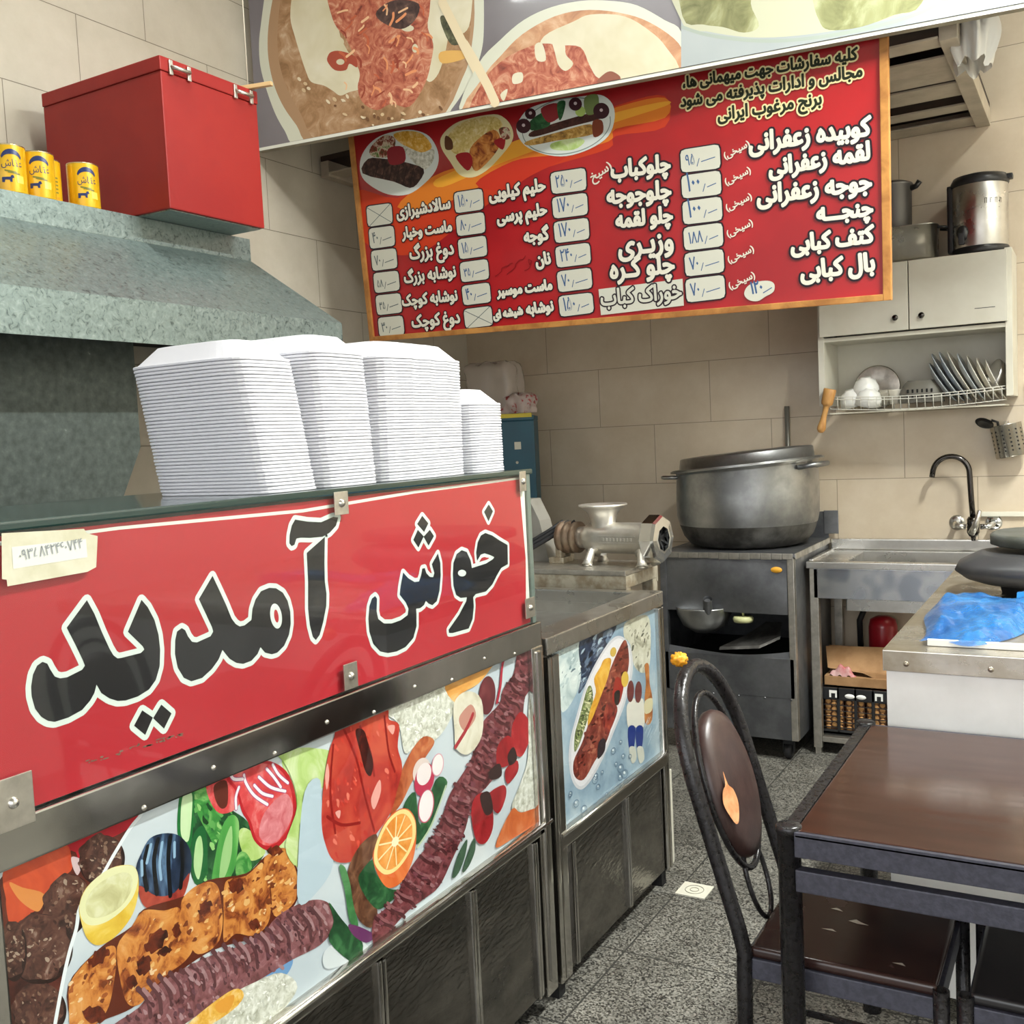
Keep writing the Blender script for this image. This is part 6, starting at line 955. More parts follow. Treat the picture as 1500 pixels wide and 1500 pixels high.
# ------------------------------------------------------------------ second counter unit
c2 = thing('drinks_counter', 'shorter stainless steel counter with kebab plate photo, beyond the red sign', 'counter', (-1.55, 2.7, 0))
ya, yb = 2.285, 3.098
b = MB(); b.box(-1.86, XF-.012, ya, yb, .055, .90); b.obj('carcass', mat('counter_inner_sheet', '45423e', .5, .6), c2)
b = MB(); b.box(XF-.075, XF+.006, ya, yb, .935, .982, .004); b.box(-1.86, -1.79, ya, yb, .935, .98, .004); b.box(-1.79, XF-.075, ya, ya+.06, .935, .98, .004); b.box(-1.79, XF-.075, yb-.05, yb, .935, .98, .004); b.obj('top_rim', STEEL, c2)
b = MB(); b.box(-1.80, XF-.07, ya+.05, yb-.04, .895, .905); b.box(-1.80, XF-.07, yb-.055, yb-.048, .90, .94); b.obj('recessed_top', STEEL, c2)
b = MB(); b.box(XF-.010, XF+.008, ya+.03, yb-.02, .405, .45, .004); b.tube([(XF+.009, ya+.03, .444), (XF+.009, yb-.02, .444)], .005, 8); b.obj('middle_rail', STEEL_M, c2)
for (a, c, z_) in ((ya, ya+.022, .93), (ya+.026, ya+.062, .93), (yb-.04, yb-.024, .93), (yb-.018, yb, .93)):
    b = MB(); b.box(XF-.012, XF+.007, a, c, .05, z_, .005); b.obj('corner_post', STEEL_M, c2)
for a, c in ((2.36, 2.745), (2.762, 3.05)):
    b = MB(); b.box(XF-.014, XF-.004, a, c, .055, .402, .003); b.obj('door', STEEL_D, c2)
for yy in (2.385, 2.752):
    b = MB(); b.box(XF-.008, XF+.006, yy-.008, yy-.001, .06, .402, .003); b.box(XF-.008, XF+.008, yy+.002, yy+.009, .06, .402, .003); b.obj('door_stile', STEEL_M, c2)
for yy in (ya+.03, yb-.04):
    for xx in (-1.80, XF-.03):
        b = MB(); b.box(xx-.018, xx+.018, yy-.018, yy+.018, 0, .055); b.obj('leg', DARK, c2)
P = Print((XF-.009, 0, 0), (0, 1, 0), (0, 0, 1)); P.STEP = .000025
PB = mat('photo_ice_blue', '8fa6b8', .4, 0, scale=7, detail=7, ramp=[(.3, '6f899f'), (.5, '93abbd'), (.7, 'b7c6ce')])
y0p, y1p = ya+.055, yb-.035
P.box(XF-.011, XF-.009, y0p, y1p, .45, .936, 0, PB); P.clip = (y0p, y1p, .451, .935); U2 = (.21991, 800, 900)
ICE = food('ice', [(.3, '8fa3a8'), (.5, 'c3cfcf'), (.7, 'dde3e0')], 9, 7, 1.5); NAVY = food('dark_water', [(.35, '10182a'), (.55, '2b3a55'), (.7, '9fb0c4')], 10, 7, 1.8)
P.poly([(90, 200), (225, 190), (232, 420), (205, 520), (130, 640), (95, 600)], ICE, f=U2)
P.poly([(222, 180), (345, 130), (470, 70), (400, 210), (310, 360), (255, 480), (214, 525), (232, 400)], NAVY, f=U2)
P.poly([(525, 60), (620, 10), (690, 40), (690, 330), (645, 390), (585, 340), (560, 200), (520, 150)], food('pale_rice_sheet', [(.3, '7a7868'), (.45, 'bdbba9'), (.7, 'd6d4c6')], 12, 6, 1.2), f=U2)
P.scatter([(225, 185), (345, 140), (460, 90), (390, 220), (310, 360), (250, 470), (220, 500)], 46, (8, 34), [ink(c) for c in ('0f1626', '22304a', '5c6f86', '9fb2c0', '182238')], U2, -60, .22)
P.scatter([(530, 70), (620, 20), (685, 60), (685, 320), (640, 370), (590, 330), (565, 200)], 30, (5, 22), [ink(c) for c in ('6b6a5c', '8f8d7d', 'd2d0c2', '4f5048')], U2, -70, .25)
P.scatter([(100, 210), (220, 200), (225, 420), (200, 520), (130, 620), (100, 560)], 30, (6, 26), [ink(c) for c in ('7f969c', 'dbe3e1', '5f7680', 'aebfc2')], U2, -60, .25)
P.poly([(445, 158), (510, 150), (560, 220), (577, 320), (567, 430), (522, 600), (452, 780), (382, 950), (302, 1100), (232, 1167), (178, 1120), (152, 1000), (157, 850), (200, 680), (270, 450), (360, 270)], ink('c9c9cf'), f=U2)
P.poly([(450, 175), (505, 165), (548, 230), (563, 320), (552, 430), (508, 600), (438, 780), (368, 950), (290, 1090), (232, 1145), (190, 1105), (168, 1000), (172, 850), (214, 680), (282, 450), (370, 280)], ink('dcdadf'), f=U2)
P.poly([(525, 168), (550, 260), (545, 370), (505, 500), (455, 640), (425, 780), (385, 880), (322, 980), (250, 1100), (190, 1080), (182, 980), (240, 850), (290, 700), (340, 560), (400, 430), (470, 260)], food('spread_kebab', [(.3, '4a1612'), (.5, '80352a'), (.7, 'a8604c')], 26, 7, .8), f=U2)
P.scatter([(525, 180), (545, 300), (500, 500), (450, 640), (420, 780), (380, 880), (320, 970), (250, 1080), (195, 1060), (250, 850), (300, 700), (400, 450)], 90, (6, 22), [ink(c) for c in ('5a201a', '8f4436', 'a8634f', '44130f', '733028')], U2, -50, .5)
P.poly([(270, 500), (300, 480), (312, 560), (300, 640), (262, 740), (222, 860), (188, 915), (190, 800), (222, 680)], food('herb_salad', [(.3, '3f4a26'), (.5, '7d8a55'), (.7, 'c0bd93')], 50, 5, .8), f=U2)
P.scatter([(275, 510), (300, 500), (305, 560), (290, 640), (255, 740), (215, 860), (192, 900), (198, 800), (230, 680)], 90, (5, 16), [ink(c) for c in ('3a4522', '8b9a5e', 'c9c8a0', '5f6d3c', '2c341c')], U2, None, .35)
P.poly([(385, 300), (432, 300), (410, 420), (365, 540), (312, 680), (275, 740), (290, 640), (330, 520), (318, 430), (360, 350)], food('yellow_fries', [(.3, 'b9781f'), (.5, 'd9a232'), (.7, 'e6c05f')], 14), f=U2)
P.poly([(460, 430), (490, 425), (515, 480), (482, 600), (440, 570)], ink('9a2a22'), f=U2); P.poly([(400, 600), (450, 590), (474, 640), (432, 760), (402, 800), (378, 720)], food('grilled_tomato', [(.3, '3a1a1c'), (.5, '8a2f28'), (.7, 'b0553f')], 24), f=U2)
P.poly([(455, 520), (490, 510), (480, 600), (455, 590)], ink('26201f'), f=U2); P.poly([(350, 850), (392, 830), (388, 910), (342, 962)], ink('2e2027'), f=U2)
P.poly(ell(524, 432, 24, 52, 3), ink('d3b04a'), f=U2); P.poly(ell(446, 250, 20, 32, 10), ink('c9a84f'), f=U2)
for dx in (0, 52):
    P.poly([(540+dx, 600), (590+dx, 560), (602+dx, 660), (600+dx, 740), (575+dx, 768), (545+dx, 750), (536+dx, 680)], ink('d9d6cd'), f=U2)
    P.poly(ell(561+dx, 512+dx*.1, 23, 72, 2), ink('6b3434'), f=U2); P.poly([(545+dx, 757), (592+dx, 752), (583+dx, 890), (552+dx, 892)], ink('1f357e'), f=U2)
    P.poly([(552+dx, 890), (590+dx, 885), (600+dx, 960), (570+dx, 990)], ink('c9cabf'), f=U2)
P.poly([(655, 340), (682, 335), (688, 460), (706, 560), (702, 710), (657, 722), (655, 560), (664, 450)], food('orange_bottle', [(.3, '8a4a22'), (.5, 'b5713a'), (.7, 'cf9a60')], 14), f=U2); P.poly([(655, 580), (705, 560), (702, 640), (657, 660)], ink('d2c9a5'), f=U2)
random.seed(11)
for i in range(44):
    x, y = random.uniform(130, 560), random.uniform(850, 1300)
    if y < 1180-(x-130)*.6 and x < 420: continue
    r_ = random.uniform(6, 19); P.line(ell(x, y, r_, r_*1.5, 15, 12)+[ell(x, y, r_, r_*1.5, 15, 12)[0]], .0022, ink('5f7a92'), f=U2); P.poly(ell(x-r_*.2, y-r_*.4, r_*.35, r_*.5, 0, 8), ink('e4edf2'), f=U2)
for i in range(16):
    x, y = random.uniform(640, 760), random.uniform(740, 880); P.line([(x, y), (x+25, y-60)], .002, ink('d0dde4'), f=U2)
P.obj('printed_photo', None, c2, norm=False)
b = MB(); b.box(XF-.0055, XF-.0045, y0p, y1p, .45, .936); b.obj('photo_glass', GLASS, c2)

# ------------------------------------------------------------------ stacks of foam boxes
def foam_mesh(lx, ly, hgt, pleats=0):
    """one upturned foam tray: flat flange, sloping walls, flat base uppermost; open below"""
    b = MB(); bm = b.bm; N = 64
    def ring(ax, ay, r, z, wob=0):
        o = []
        for k in range(N):
            t = 2*math.pi*k/N; cx, sy_ = math.cos(t), math.sin(t); e = 5.0
            q = (abs(cx)**e+abs(sy_)**e)**(-1/e); x, y = ax*cx*q, ay*sy_*q
            if wob and abs(y) < ay*.86: x += (1 if x > 0 else -1)*wob*(math.cos(y/(ay*.86)*math.pi*pleats)-1)
            o.append(bm.verts.new((x, y, z)))
        return o
    wb = .0035 if pleats else 0
    R = [ring(lx/2-.001, ly/2-.001, 0, 0, wb), ring(lx/2, ly/2, 0, .0012, wb), ring(lx/2, ly/2, 0, .0042, wb), ring(lx/2-.0015, ly/2-.0015, 0, .0054, wb), ring(lx/2-.006, ly/2-.006, 0, .0056, wb), ring(lx/2-.044, ly/2-.034, 0, hgt, wb*.6), ring(lx/2-.049, ly/2-.039, 0, hgt+.001, wb*.4)]
    I = [ring(lx/2-.0095, ly/2-.0095, 0, 0, wb), ring(lx/2-.047, ly/2-.037, 0, hgt-.0035, wb*.6)]
    fs = []
    def br(a, c):
        for k in range(N): fs.append(bm.faces.new((a[k], a[(k+1) % N], c[(k+1) % N], c[k])))
    for a, c in zip(R, R[1:]): br(a, c)
    fs.append(bm.faces.new(R[-1])); br(I[0], R[0]); br(I[1], I[0]); fs.append(bm.faces.new(I[1][::-1]))
    b._fin(fs, FOAM, False); bmesh.ops.recalc_face_normals(bm, faces=bm.faces[:])
    me = bpy.data.meshes.new('foam_food_box'); bm.to_mesh(me); bm.free(); me.materials.append(FOAM); return me
SHELF = 1.4225
stacks = [  # front x, y range, depth, count, lean per layer, pleats, words
    (-1.300, 1.358, 1.527, .30, 38, (-.0006, -.0007), 0, 'nearest foam box stack at the left end'),
    (-1.300, 1.533, 1.720, .30, 41, (-.0002, -.0003), 0, 'second foam box stack from the left'),
    (-1.300, 1.732, 2.072, .26, 41, (.0, .00015), 4, 'wide pleated foam box stack, third from the left'),
    (-1.300, 2.078, 2.244, .24, 26, (.0, -.0001), 0, 'short foam box stack at the right end')]
random.seed(2)
for xf_, a, c, dp, n, lean, pl, words in stacks:
    me = foam_mesh(dp, c-a, .040, pl); pitch = .0066
    for k in range(n):
        o = bpy.data.objects.new('foam_food_box', me); C.objects.link(o)
        top = k == n-1
        o.location = (xf_-dp/2+lean[0]*k+random.uniform(-.0008, .0008), (a+c)/2+lean[1]*k+random.uniform(-.0008, .0008), SHELF+pitch*k)
        o.rotation_euler = (0, 0, random.uniform(-.004, .004))
        o['category'] = 'food box'
        if top: o['label'] = 'upturned white foam food box on top of the '+words.replace('foam box stack', 'stack')
        else: o['label'] = 'white foam food box within the '+words; o['group'] = words

# ------------------------------------------------------------------ grinder on its stand
SY0, SY1, SX0, SX1, ST = 3.15, 3.44, -2.05, -1.392, 1.035
st = thing('grinder_stand', 'worn cream-stained steel stand carrying the meat grinder behind the counter', 'stand', (-1.67, 3.4, 0))
CREAMST = mat('stained_cream_metal', 'b7b09f', .45, .35, var='8a7d68', scale=22, detail=7, rvar=.1)
b = MB(); b.box(SX0, SX1, SY0, SY1, ST-.018, ST, .003); b.obj('top_plate', STEEL_R, st)
b = MB(); b.box(SX0, SX1, SY0+.002, SY0+.014, ST-.075, ST-.018, .002); b.box(SX0, SX1, SY1-.014, SY1, ST-.075, ST-.018, .002); b.box(SX1-.014, SX1, SY0+.014, SY1-.014, ST-.06, ST-.018, .002); b.box(SX0, SX0+.014, SY0+.014, SY1-.014, ST-.06, ST-.018, .002); b.obj('apron', CREAMST, st)
for xx in (SX0, SX1-.045):
    for yy in (SY0+.002, SY1-.045):
        b = MB(); b.box(xx, xx+.043, yy, yy+.043, 0, ST-.06, .003); b.obj('leg', CREAMST, st)
b = MB(); b.box(SX0+.02, SX1-.02, SY0+.02, SY1-.02, .55, .565); b.obj('lower_shelf', STEEL_R, st)
gr = thing('meat_grinder', 'cast aluminium meat grinder with wide funnel and hexagonal ring nut', 'meat grinder', (-1.55, 3.36, ST))
def cast(v): return v
GC = Vector((-1.655, 3.335, 1.130)); ga = Vector((.985, -.10, 0)).normalized()
b = MB(); b.lathe([(0, -.0), (.038, 0), (.040, .02), (.042, .035), (.054, .05), (.056, .10), (.056, .285), (.060, .29), (.060, .31), (0, .31)], GC, ga, 36); 
fc = GC+ga*.108
b.lathe([(.040, .02), (.043, .05), (.048, .072), (.058, .095), (.078, .112), (.088, .116), (.088, .122), (.080, .121), (.055, .103), (.034, .07), (.026, .03), (0, .03)], fc, (0, 0, 1), 36); b.obj('barrel_and_funnel', ALU, gr)
b = MB(); b.lathe([(.052, .285), (.078, .289), (.084, .295), (.084, .337), (.078, .347), (.052, .349), (.044, .349), (.044, .320)], GC, ga, 8, smooth=False); b.obj('ring_nut', CHROME, gr)
b = MB(); b.lathe([(0, .323), (.045, .323)], GC, ga, 24)
for k in range(5): b.box(-.004, .004, -.04, .04, -.004, .004, 0, None, Matrix.Translation(GC+ga*.327) @ ga.to_track_quat('Z', 'Y').to_matrix().to_4x4() @ Matrix.Rotation(k*math.pi/5, 4, 'Z'))
b.obj('mincing_plate', DARK, gr)
for d_, lean in ((.085, -.02), (.265, .025)):
    for sgn in (-1, 1):
        p = GC+ga*d_; q = p+ga*lean*.5+Vector((0, .055*sgn, 0))
        b = MB(); b.tube([p+Vector((0, .02*sgn, -.045)), Vector((q.x, q.y-.01*sgn, ST+.05)), Vector((q.x+lean*.3, q.y+.004*sgn, ST+.018)), Vector((q.x+lean*.4, q.y+.012*sgn, ST+.001))], [.024, .015, .016, .022], 10)
        b.lathe([(0, .016), (.006, .015), (.007, .008), (.012, .007), (.013, 0)], (q.x+lean*.4, q.y+.014*sgn, ST+.001), (0, 0, 1), 10); b.obj('foot', ALU, gr)
b = MB(); n_ = ga.cross(Vector((0, 0, 1))); lab = GC+ga*.13
M_ = Matrix((ga, -n_ if n_.y > 0 else n_, Vector((0, 0, 1)))).transposed().to_4x4()
sd = Vector((-ga.y, ga.x, 0)); sd = sd if sd.y < 0 else -sd
for i in range(9): pc = GC+ga*(.135+.014*i)+sd*.0555; b.box(-.0042, .0042, -.002, .003, -.006, .006, .001, None, Matrix.Translation(pc) @ Matrix.Rotation(math.atan2(ga.y, ga.x), 4, 'Z'))
pc = GC+ga*.19+sd*.0548
for dz in (-.0115, .0115): b.box(-.075, .075, -.002, .0035, dz-.0016, dz+.0016, 0, None, Matrix.Translation(pc) @ Matrix.Rotation(math.atan2(ga.y, ga.x), 4, 'Z'))
b.obj('raised_lettering', ALU, gr)
b = MB(); b.lathe([(0, -.075), (.030, -.075), (.058, -.072), (.060, -.055), (.050, -.050), (.050, -.046), (.060, -.042), (.061, -.025), (.050, -.020), (.050, -.016), (.058, -.012), (.058, .004), (.030, .006), (0, .006)], GC, ga, 32); b.obj('drive_pulley', mat('rusty_pulley', '6d5645', .5, .6, var='8a7a68', scale=14, stretch=(1, 1, 1)), gr)
b = MB()
for k in range(3):
    o = GC+ga*(-.064+.026*k)
    b.tube([o+Vector((0, 0, .058)), o+Vector((-.05, -.02, .025)), o+Vector((-.17, -.06, -.045)), o+Vector((-.26, -.09, -.11))], .008, 8)
b.obj('drive_belt', RUBBER, gr)
b = MB(); b.box(GC.x-.085, GC.x-.06, GC.y-.03, GC.y+.0, ST, ST+.10, .006); b.box(GC.x-.11, GC.x-.05, GC.y-.035, GC.y+.03, ST, ST+.022, .004); b.box(GC.x-.075, GC.x-.05, GC.y+.03, GC.y+.06, ST, ST+.09, .006); b.obj('bearing_bracket', CREAMST, gr)
gd = thing('belt_guard', 'grey sheet metal belt guard with sloping top beside the meat grinder', 'guard', (-1.95, 3.45, ST))
b = MB(); b.prism([(-1.93, 3.50, ST), (-1.70, 3.50, ST), (-1.735, 3.50, 1.19), (-1.775, 3.50, 1.270), (-1.85, 3.50, 1.270), (-1.93, 3.50, 1.23)], (0, .09, 0)); b.obj('shell', mat('grey_guard_paint', '8a8780', .45, .2, var='79766f', scale=6), gd)
b = MB(); b.lathe([(0, -.16), (.07, -.16), (.075, -.14), (.075, .0), (.06, .015), (0, .015)], (-1.86, 3.42, 1.112), (.985, -.1, 0), 24); b.obj('motor_drum', mat('grey_motor', '88867f', .4, .5), gd)
gd.location.x -= .09; gd.location.y -= .15

# ------------------------------------------------------------------ teal gas heater cabinet and bag of bags in the far corner
tl = thing('teal_cabinet', 'tall narrow teal plastic cabinet in the back left corner', 'cabinet', (-2.8, 4.85, 0))
b = MB(); b.box(-2.98, -2.655, 4.72, 5.0, 0, 1.60, .008); b.obj('body', TEAL, tl)
b = MB(); b.box(-2.97, -2.665, 4.716, 4.73, 1.60, 1.63, .003); b.box(-2.98, -2.655, 4.73, 5.0, 1.60, 1.625, .004); b.obj('lid', TEAL, tl)
b = MB(); b.box(-2.87, -2.665, 4.712, 4.722, 1.615, 1.637, .002); b.obj('yellow_label_strip', YEL, tl)
b = MB(); b.box(-2.765, -2.730, 4.715, 4.7205, 1.445, 1.485, .001); b.obj('square_sticker', IVORY, tl)
b = MB(); b.lathe([(0, .004), (.007, .003), (.008, 0)], (-2.755, 4.72, 1.375), (0, -1, 0), 10); b.obj('rivet', IVORY, tl)
tl.rotation_euler = (0, 0, math.radians(24))
bg_ = thing('bag_of_carrier_bags', 'crumpled clear plastic bag with red print on the teal cabinet', 'bag', (-2.83, 4.85, 1.64))
def blob(cx, cy, cz, ax, ay, h, wob, seed):
    def f(u, v):
        a = u*2*math.pi; c, n_ = math.cos(a), math.sin(a); q = (abs(c)**5+abs(n_)**5)**(-1/5)
        s_ = 1 if v < .82 else math.sqrt(max(0, 1-((v-.82)/.18)**2))
        k = q*s_*(1+wob*(math.sin(5*a+seed)*math.sin(7*v+seed)+.6*math.sin(9*a+3*v+seed)))
        return Vector((cx+ax*k*c, cy+ay*k*n_, cz+h*min(v, .93)+.010*math.sin(6*a+5*v)*v))
    return f
b = MB(); b.grid(blob(-2.90, 4.87, 1.645, .15, .10, .30, .06, 1), 40, 16); b.obj('bag', CLEARF, bg_)
b = MB(); b.grid(blob(-2.73, 4.84, 1.640, .085, .07, .11, .14, 4), 40, 12); b.obj('knotted_end', mat('clear_film_red_print', 'd9c3bd', .3, 0, alpha=.75, scale=24, ramp=[(.45, 'd6c6c0'), (.56, 'd3bfb9'), (.62, 'b5222c')]), bg_)

# ------------------------------------------------------------------ stove with the big pot
sx0, sx1, sy0, sy1, sz = -1.785, -1.158, 4.44, 5.12, .945
sv = thing('gas_stove', 'grimy dark steel wheeled stove standing under the huge pot', 'stove', (-1.47, 4.78, 0))
b = MB(); b.box(sx0-.006, sx1+.006, sy0-.006, sy1, sz-.022, sz-.004, .004); b.obj('hob_plate', STOVE, sv)
b = MB()
random.seed(4)
for k in range(13):
    a = sx0+(sx1-sx0)*k/13; b.box(a, a+(sx1-sx0)/13*.96, sy0-.010, sy0-.004, sz-.028-random.uniform(0, .006), sz-.003, .002)
for k in range(9):
    a = sy0+(sy1-sy0)*k/9; b.box(sx1+.004, sx1+.010, a, a+.07, sz-.03, sz-.003, .002)
b.obj('bent_edge_flange', STEEL_R, sv)
b = MB(); b.grid(lambda u, v: Vector((sx0+.012+(sx1-sx0-.045)*u, sy0+.004-.010*math.sin(3.1*v)*math.sin(2.2*u+.5)+.006*math.sin(5*u+3*v), .668+(sz-.024-.668)*v)), 20, 10); b.box(sx0, sx1, sy0+.008, sy0+.014, .668, sz-.024); b.obj('upper_front_panel', STOVE, sv)
b = MB(); b.box(sx0+.01, sx1-.01, sy0-.002, sy0+.004, .29, .47, .002)
def dent(u, v): return Vector((sx0+(sx1-sx0)*u, sy0+.002+.012*math.sin(u*7)*v*v+.010*v**6*math.sin(u*3.14), .29+.215*v-(.03*math.sin(3.14*u)*v)))
b.grid(dent, 24, 8); b.obj('buckled_front_panel', STOVE, sv)
b = MB(); b.box(sx0, sx1, sy0, sy0+.006, .10, .30, .002)
for k in range(5):
    b.lathe([(0, .004), (.004, .003), (.006, 0)], (sx0+.12+.12*k, sy0, .285), (0, -1, 0), 8)
b.obj('lower_front_panel', STOVE, sv)
for xx in (sx0, sx1-.03):
    b = MB(); b.box(xx, xx+.03, sy0-.002, sy0+.03, .10, sz-.024, .003); b.obj('corner_upright', STEEL_R if xx > -1.5 else STOVE, sv)
b = MB(); b.box(sx1-.005, sx1, sy0+.03, sy1, .10, sz-.024); b.obj('side_panel', STOVE, sv)
b = MB(); b.box(sx0, sx0+.005, sy0+.03, sy1, .10, sz-.024); b.obj('side_panel', STOVE, sv)
b = MB(); b.box(sx0, sx1, sy1-.005, sy1, .10, 1.07); b.obj('back_panel', STOVE, sv)
b = MB(); b.box(sx0+.01, sx1-.01, sy0+.02, sy1-.01, .42, .425); b.obj('inner_tray', DARK, sv)
b = MB(); b.box(sx1-.02, sx1+.05, sy1-.012, sy1-.006, .96, 1.075, .002); b.obj('back_tab', STOVE, sv)
q = Vector((-1.535, 4.42, .715))
b = MB(); b.tube([q+Vector((-.022, .015, -.085)), q+Vector((0, -.045, .022))], .021, 18, caps=False); b.tube([q+Vector((-.022, .015, -.085)), q+Vector((-.003, -.038, .012))], .015, 16, caps=True, mt=None); b.obj('gas_pipe', STOVE, sv)
b = MB(); b.lathe([(0, 0), (.05, .008), (.10, .04), (.125, .09), (.132, .125), (.132, .13), (.12, .12), (0, .12)], (-1.60, 4.51, .553), seg=32); b.obj('burner_bowl', ALU_P, sv)
b = MB(); b.lathe([(0, -.014), (.042, -.014), (.046, -.004), (.046, .004), (.040, .012), (0, .012)], (-1.402, 4.47, .636), seg=24); b.tube([(-1.402, 4.47, .645), (-1.402, 4.47, .72)], .006, 8); b.obj('valve_knob', mat('pale_green_knob', 'b5b586', .5), sv)
b = MB(); b.prism([(-1.52, 4.47, .485), (-1.33, 4.46, .505), (-1.245, 4.50, .545), (-1.27, 4.62, .585), (-1.35, 4.64, .58), (-1.42, 4.56, .53)], (0, .01, .012)); b.obj('crumpled_foil', mat('crumpled_grey_foil', '6b6966', .42, .7, var='4c4a48', scale=12, bump=.4, bscale=30), sv)
b = MB(); b.lathe([(0, .006), (.012, .006), (.020, .001)], (-1.235, sy0-.001, .868), (0, -1, 0), 12, scale=(1.3, .7)); b.obj('grease_dab', GREASE, sv)
for xx in (sx0+.06, sx1-.06):
    for yy in (sy0+.06, sy1-.08):
        b = MB(); b.lathe([(0, -.016), (.03, -.016), (.036, -.01), (.036, .01), (.03, .016), (0, .016)], (xx, yy, .0365), (1, 0, 0), 20); b.box(xx-.02, xx+.02, yy-.02, yy+.02, .07, .10, .003); b.box(xx-.024, xx-.02, yy-.015, yy+.015, .03, .08); b.box(xx+.02, xx+.024, yy-.015, yy+.015, .03, .08); b.obj('castor', RUBBER, sv)
pc = Vector((-1.465, 4.79, sz)); PR = .335
def lean(b):
    # the battered pot leans: its rim stands higher on the right
    for v in b.bm.verts: v.co.z += .075*(v.co.x-pc.x)*max(0, min(1, (v.co.z-pc.z-.1)/.25))
    return b
pt = thing('cooking_pot', 'huge dented aluminium cooking pot with sooty base on the stove', 'pot', pc)
b = MB(); b.lathe([(0, .0), (.24, .0), (.275, .012), (.305, .05), (.325, .105)], pc, seg=56); b.obj('sooty_base', SOOT, pt)
b = MB(); b.lathe([(.325, .105), (.335, .15), (.337, .24), (.333, .36), (.336, .372), (.36, .376), (.36, .383), (.328, .383), (.324, .36), (.326, .15), (.30, .06), (0, .02)], pc, seg=56); lean(b).obj('body', ALU_P, pt)
b = MB()
ha = math.radians(-18); d = Vector((math.cos(ha), math.sin(ha), 0)); tn = Vector((-d.y, d.x, 0))
b.tube([pc+d*.332+tn*.075+Vector((0, 0, .345)), pc+d*.40+tn*.06+Vector((0, 0, .350)), pc+d*.405-tn*.0+Vector((0, 0, .352)), pc+d*.40-tn*.06+Vector((0, 0, .350)), pc+d*.332-tn*.075+Vector((0, 0, .345))], .011, 8); lean(b).obj('handle', ALU_P, pt)
b = MB(); d = Vector((math.cos(math.radians(205)), math.sin(math.radians(205)), 0)); tn = Vector((-d.y, d.x, 0))
b.tube([pc+d*.332+tn*.075+Vector((0, 0, .355)), pc+d*.395+tn*.06+Vector((0, 0, .362)), pc+d*.395-tn*.06+Vector((0, 0, .362)), pc+d*.332-tn*.075+Vector((0, 0, .355))], .009, 8); lean(b).obj('handle', ALU_P, pt)
ld = thing('pot_lid', 'round aluminium lid sitting slightly askew on the huge pot', 'lid', pc+Vector((0, 0, .384)))
b = MB(); b.lathe([(.352, .0), (.352, .004), (.318, .006), (.312, .05), (.305, .056), (.20, .062), (0, .064), (0, .060), (.20, .058), (.300, .050), (.306, .002), (.352, 0)], pc+Vector((0, 0, .384)), seg=56)
b.xf(Matrix.Translation(pc+Vector((.336, 0, .384))) @ Matrix.Rotation(math.radians(0), 4, 'Y') @ Matrix.Translation(-(pc+Vector((.336, 0, .384))))); lean(b).obj('cover', ALU_P, ld)
b = MB(); b.cyl((-1.352, 5.135, .96), (-1.352, 5.135, 1.60), .0125, 14); b.obj('vertical_pipe', mat('grey_steel_pipe', '8a8880', .4, .6), None, 'bare grey steel pipe rising up the tiled wall behind the huge pot', 'pipe')

# ------------------------------------------------------------------ sink
kx0, kx1, ky0, ky1, kz = -1.145, .05, 4.60, 5.13, .885
sk = thing('sink_unit', 'stainless steel sink on an open legged frame against the back wall', 'sink', (-.55, 4.86, 0))
b = MB(); 
b.box(kx0, kx1, ky0, ky0+.055, kz-.03, kz, .003); b.box(kx0, kx0+.16, ky0+.055, ky1, kz-.03, kz-.004, .003); b.box(kx1-.30, kx1, ky0+.055, ky1, kz-.03, kz-.004, .003); b.box(kx0+.16, kx1-.30, ky1-.07, ky1, kz-.03, kz-.004, .003)
b.box(kx0, kx1, ky1-.025, ky1, kz-.004, kz+.05, .006); b.box(kx0, kx0+.02, ky0+.055, ky1-.03, kz-.004, kz+.006, .003); b.obj('worktop', STEEL, sk)
b = MB(); bx0, bx1, by0, by1 = kx0+.16, kx1-.30, ky0+.055, ky1-.07
b.box(bx0, bx1, by0, by0+.004, kz-.22, kz-.006); b.box(bx0, bx1, by1-.004, by1, kz-.22, kz-.006); b.box(bx0, bx0+.004, by0, by1, kz-.22, kz-.006); b.box(bx1-.004, bx1, by0, by1, kz-.22, kz-.006); b.box(bx0, bx1, by0, by1, kz-.225, kz-.22); b.obj('basin', STEEL, sk)
b = MB(); b.box(kx0+.03, kx1, ky0+.006, ky0+.012, kz-.165, kz-.03, .002); b.obj('front_apron', mat('scratched_apron_steel', 'b5b8be', .25, .9, scale=4, detail=2, ramp=[(.44, 'a3a8b2'), (.5, 'c4c6c8'), (.62, 'a9adb8')], rvar=.08), sk)
for xx in (kx0+.012, kx1-.05):
    for yy in (ky0+.006, ky1-.05):
        b = MB(); b.box(xx, xx+.038, yy, yy+.038, .03, kz-.03, .003); b.box(xx+.006, xx+.032, yy+.006, yy+.032, 0, .03); b.obj('leg', STEEL_R, sk)
b = MB(); b.box(kx0+.05, kx1-.05, ky0+.01, ky0+.035, .058, .083, .003); b.box(kx0+.05, kx1-.05, ky1-.045, ky1-.02, .058, .083, .003); b.box(kx0+.015, kx0+.045, ky0+.04, ky1-.05, .058, .083, .003); b.obj('lower_rail', STEEL_R, sk)
b = MB(); b.box(kx0+.05, kx1-.05, ky0+.04, ky1-.05, .070, .080); b.obj('lower_shelf', STEEL_R, sk)
cr = thing('plastic_crate', 'black slotted plastic crate standing on the rail under the sink', 'crate', (-1.0, 4.80, .083))
x0, x1, y0, y1, z0, z1 = -1.115, -.72, 4.66, 5.0, .083, .30
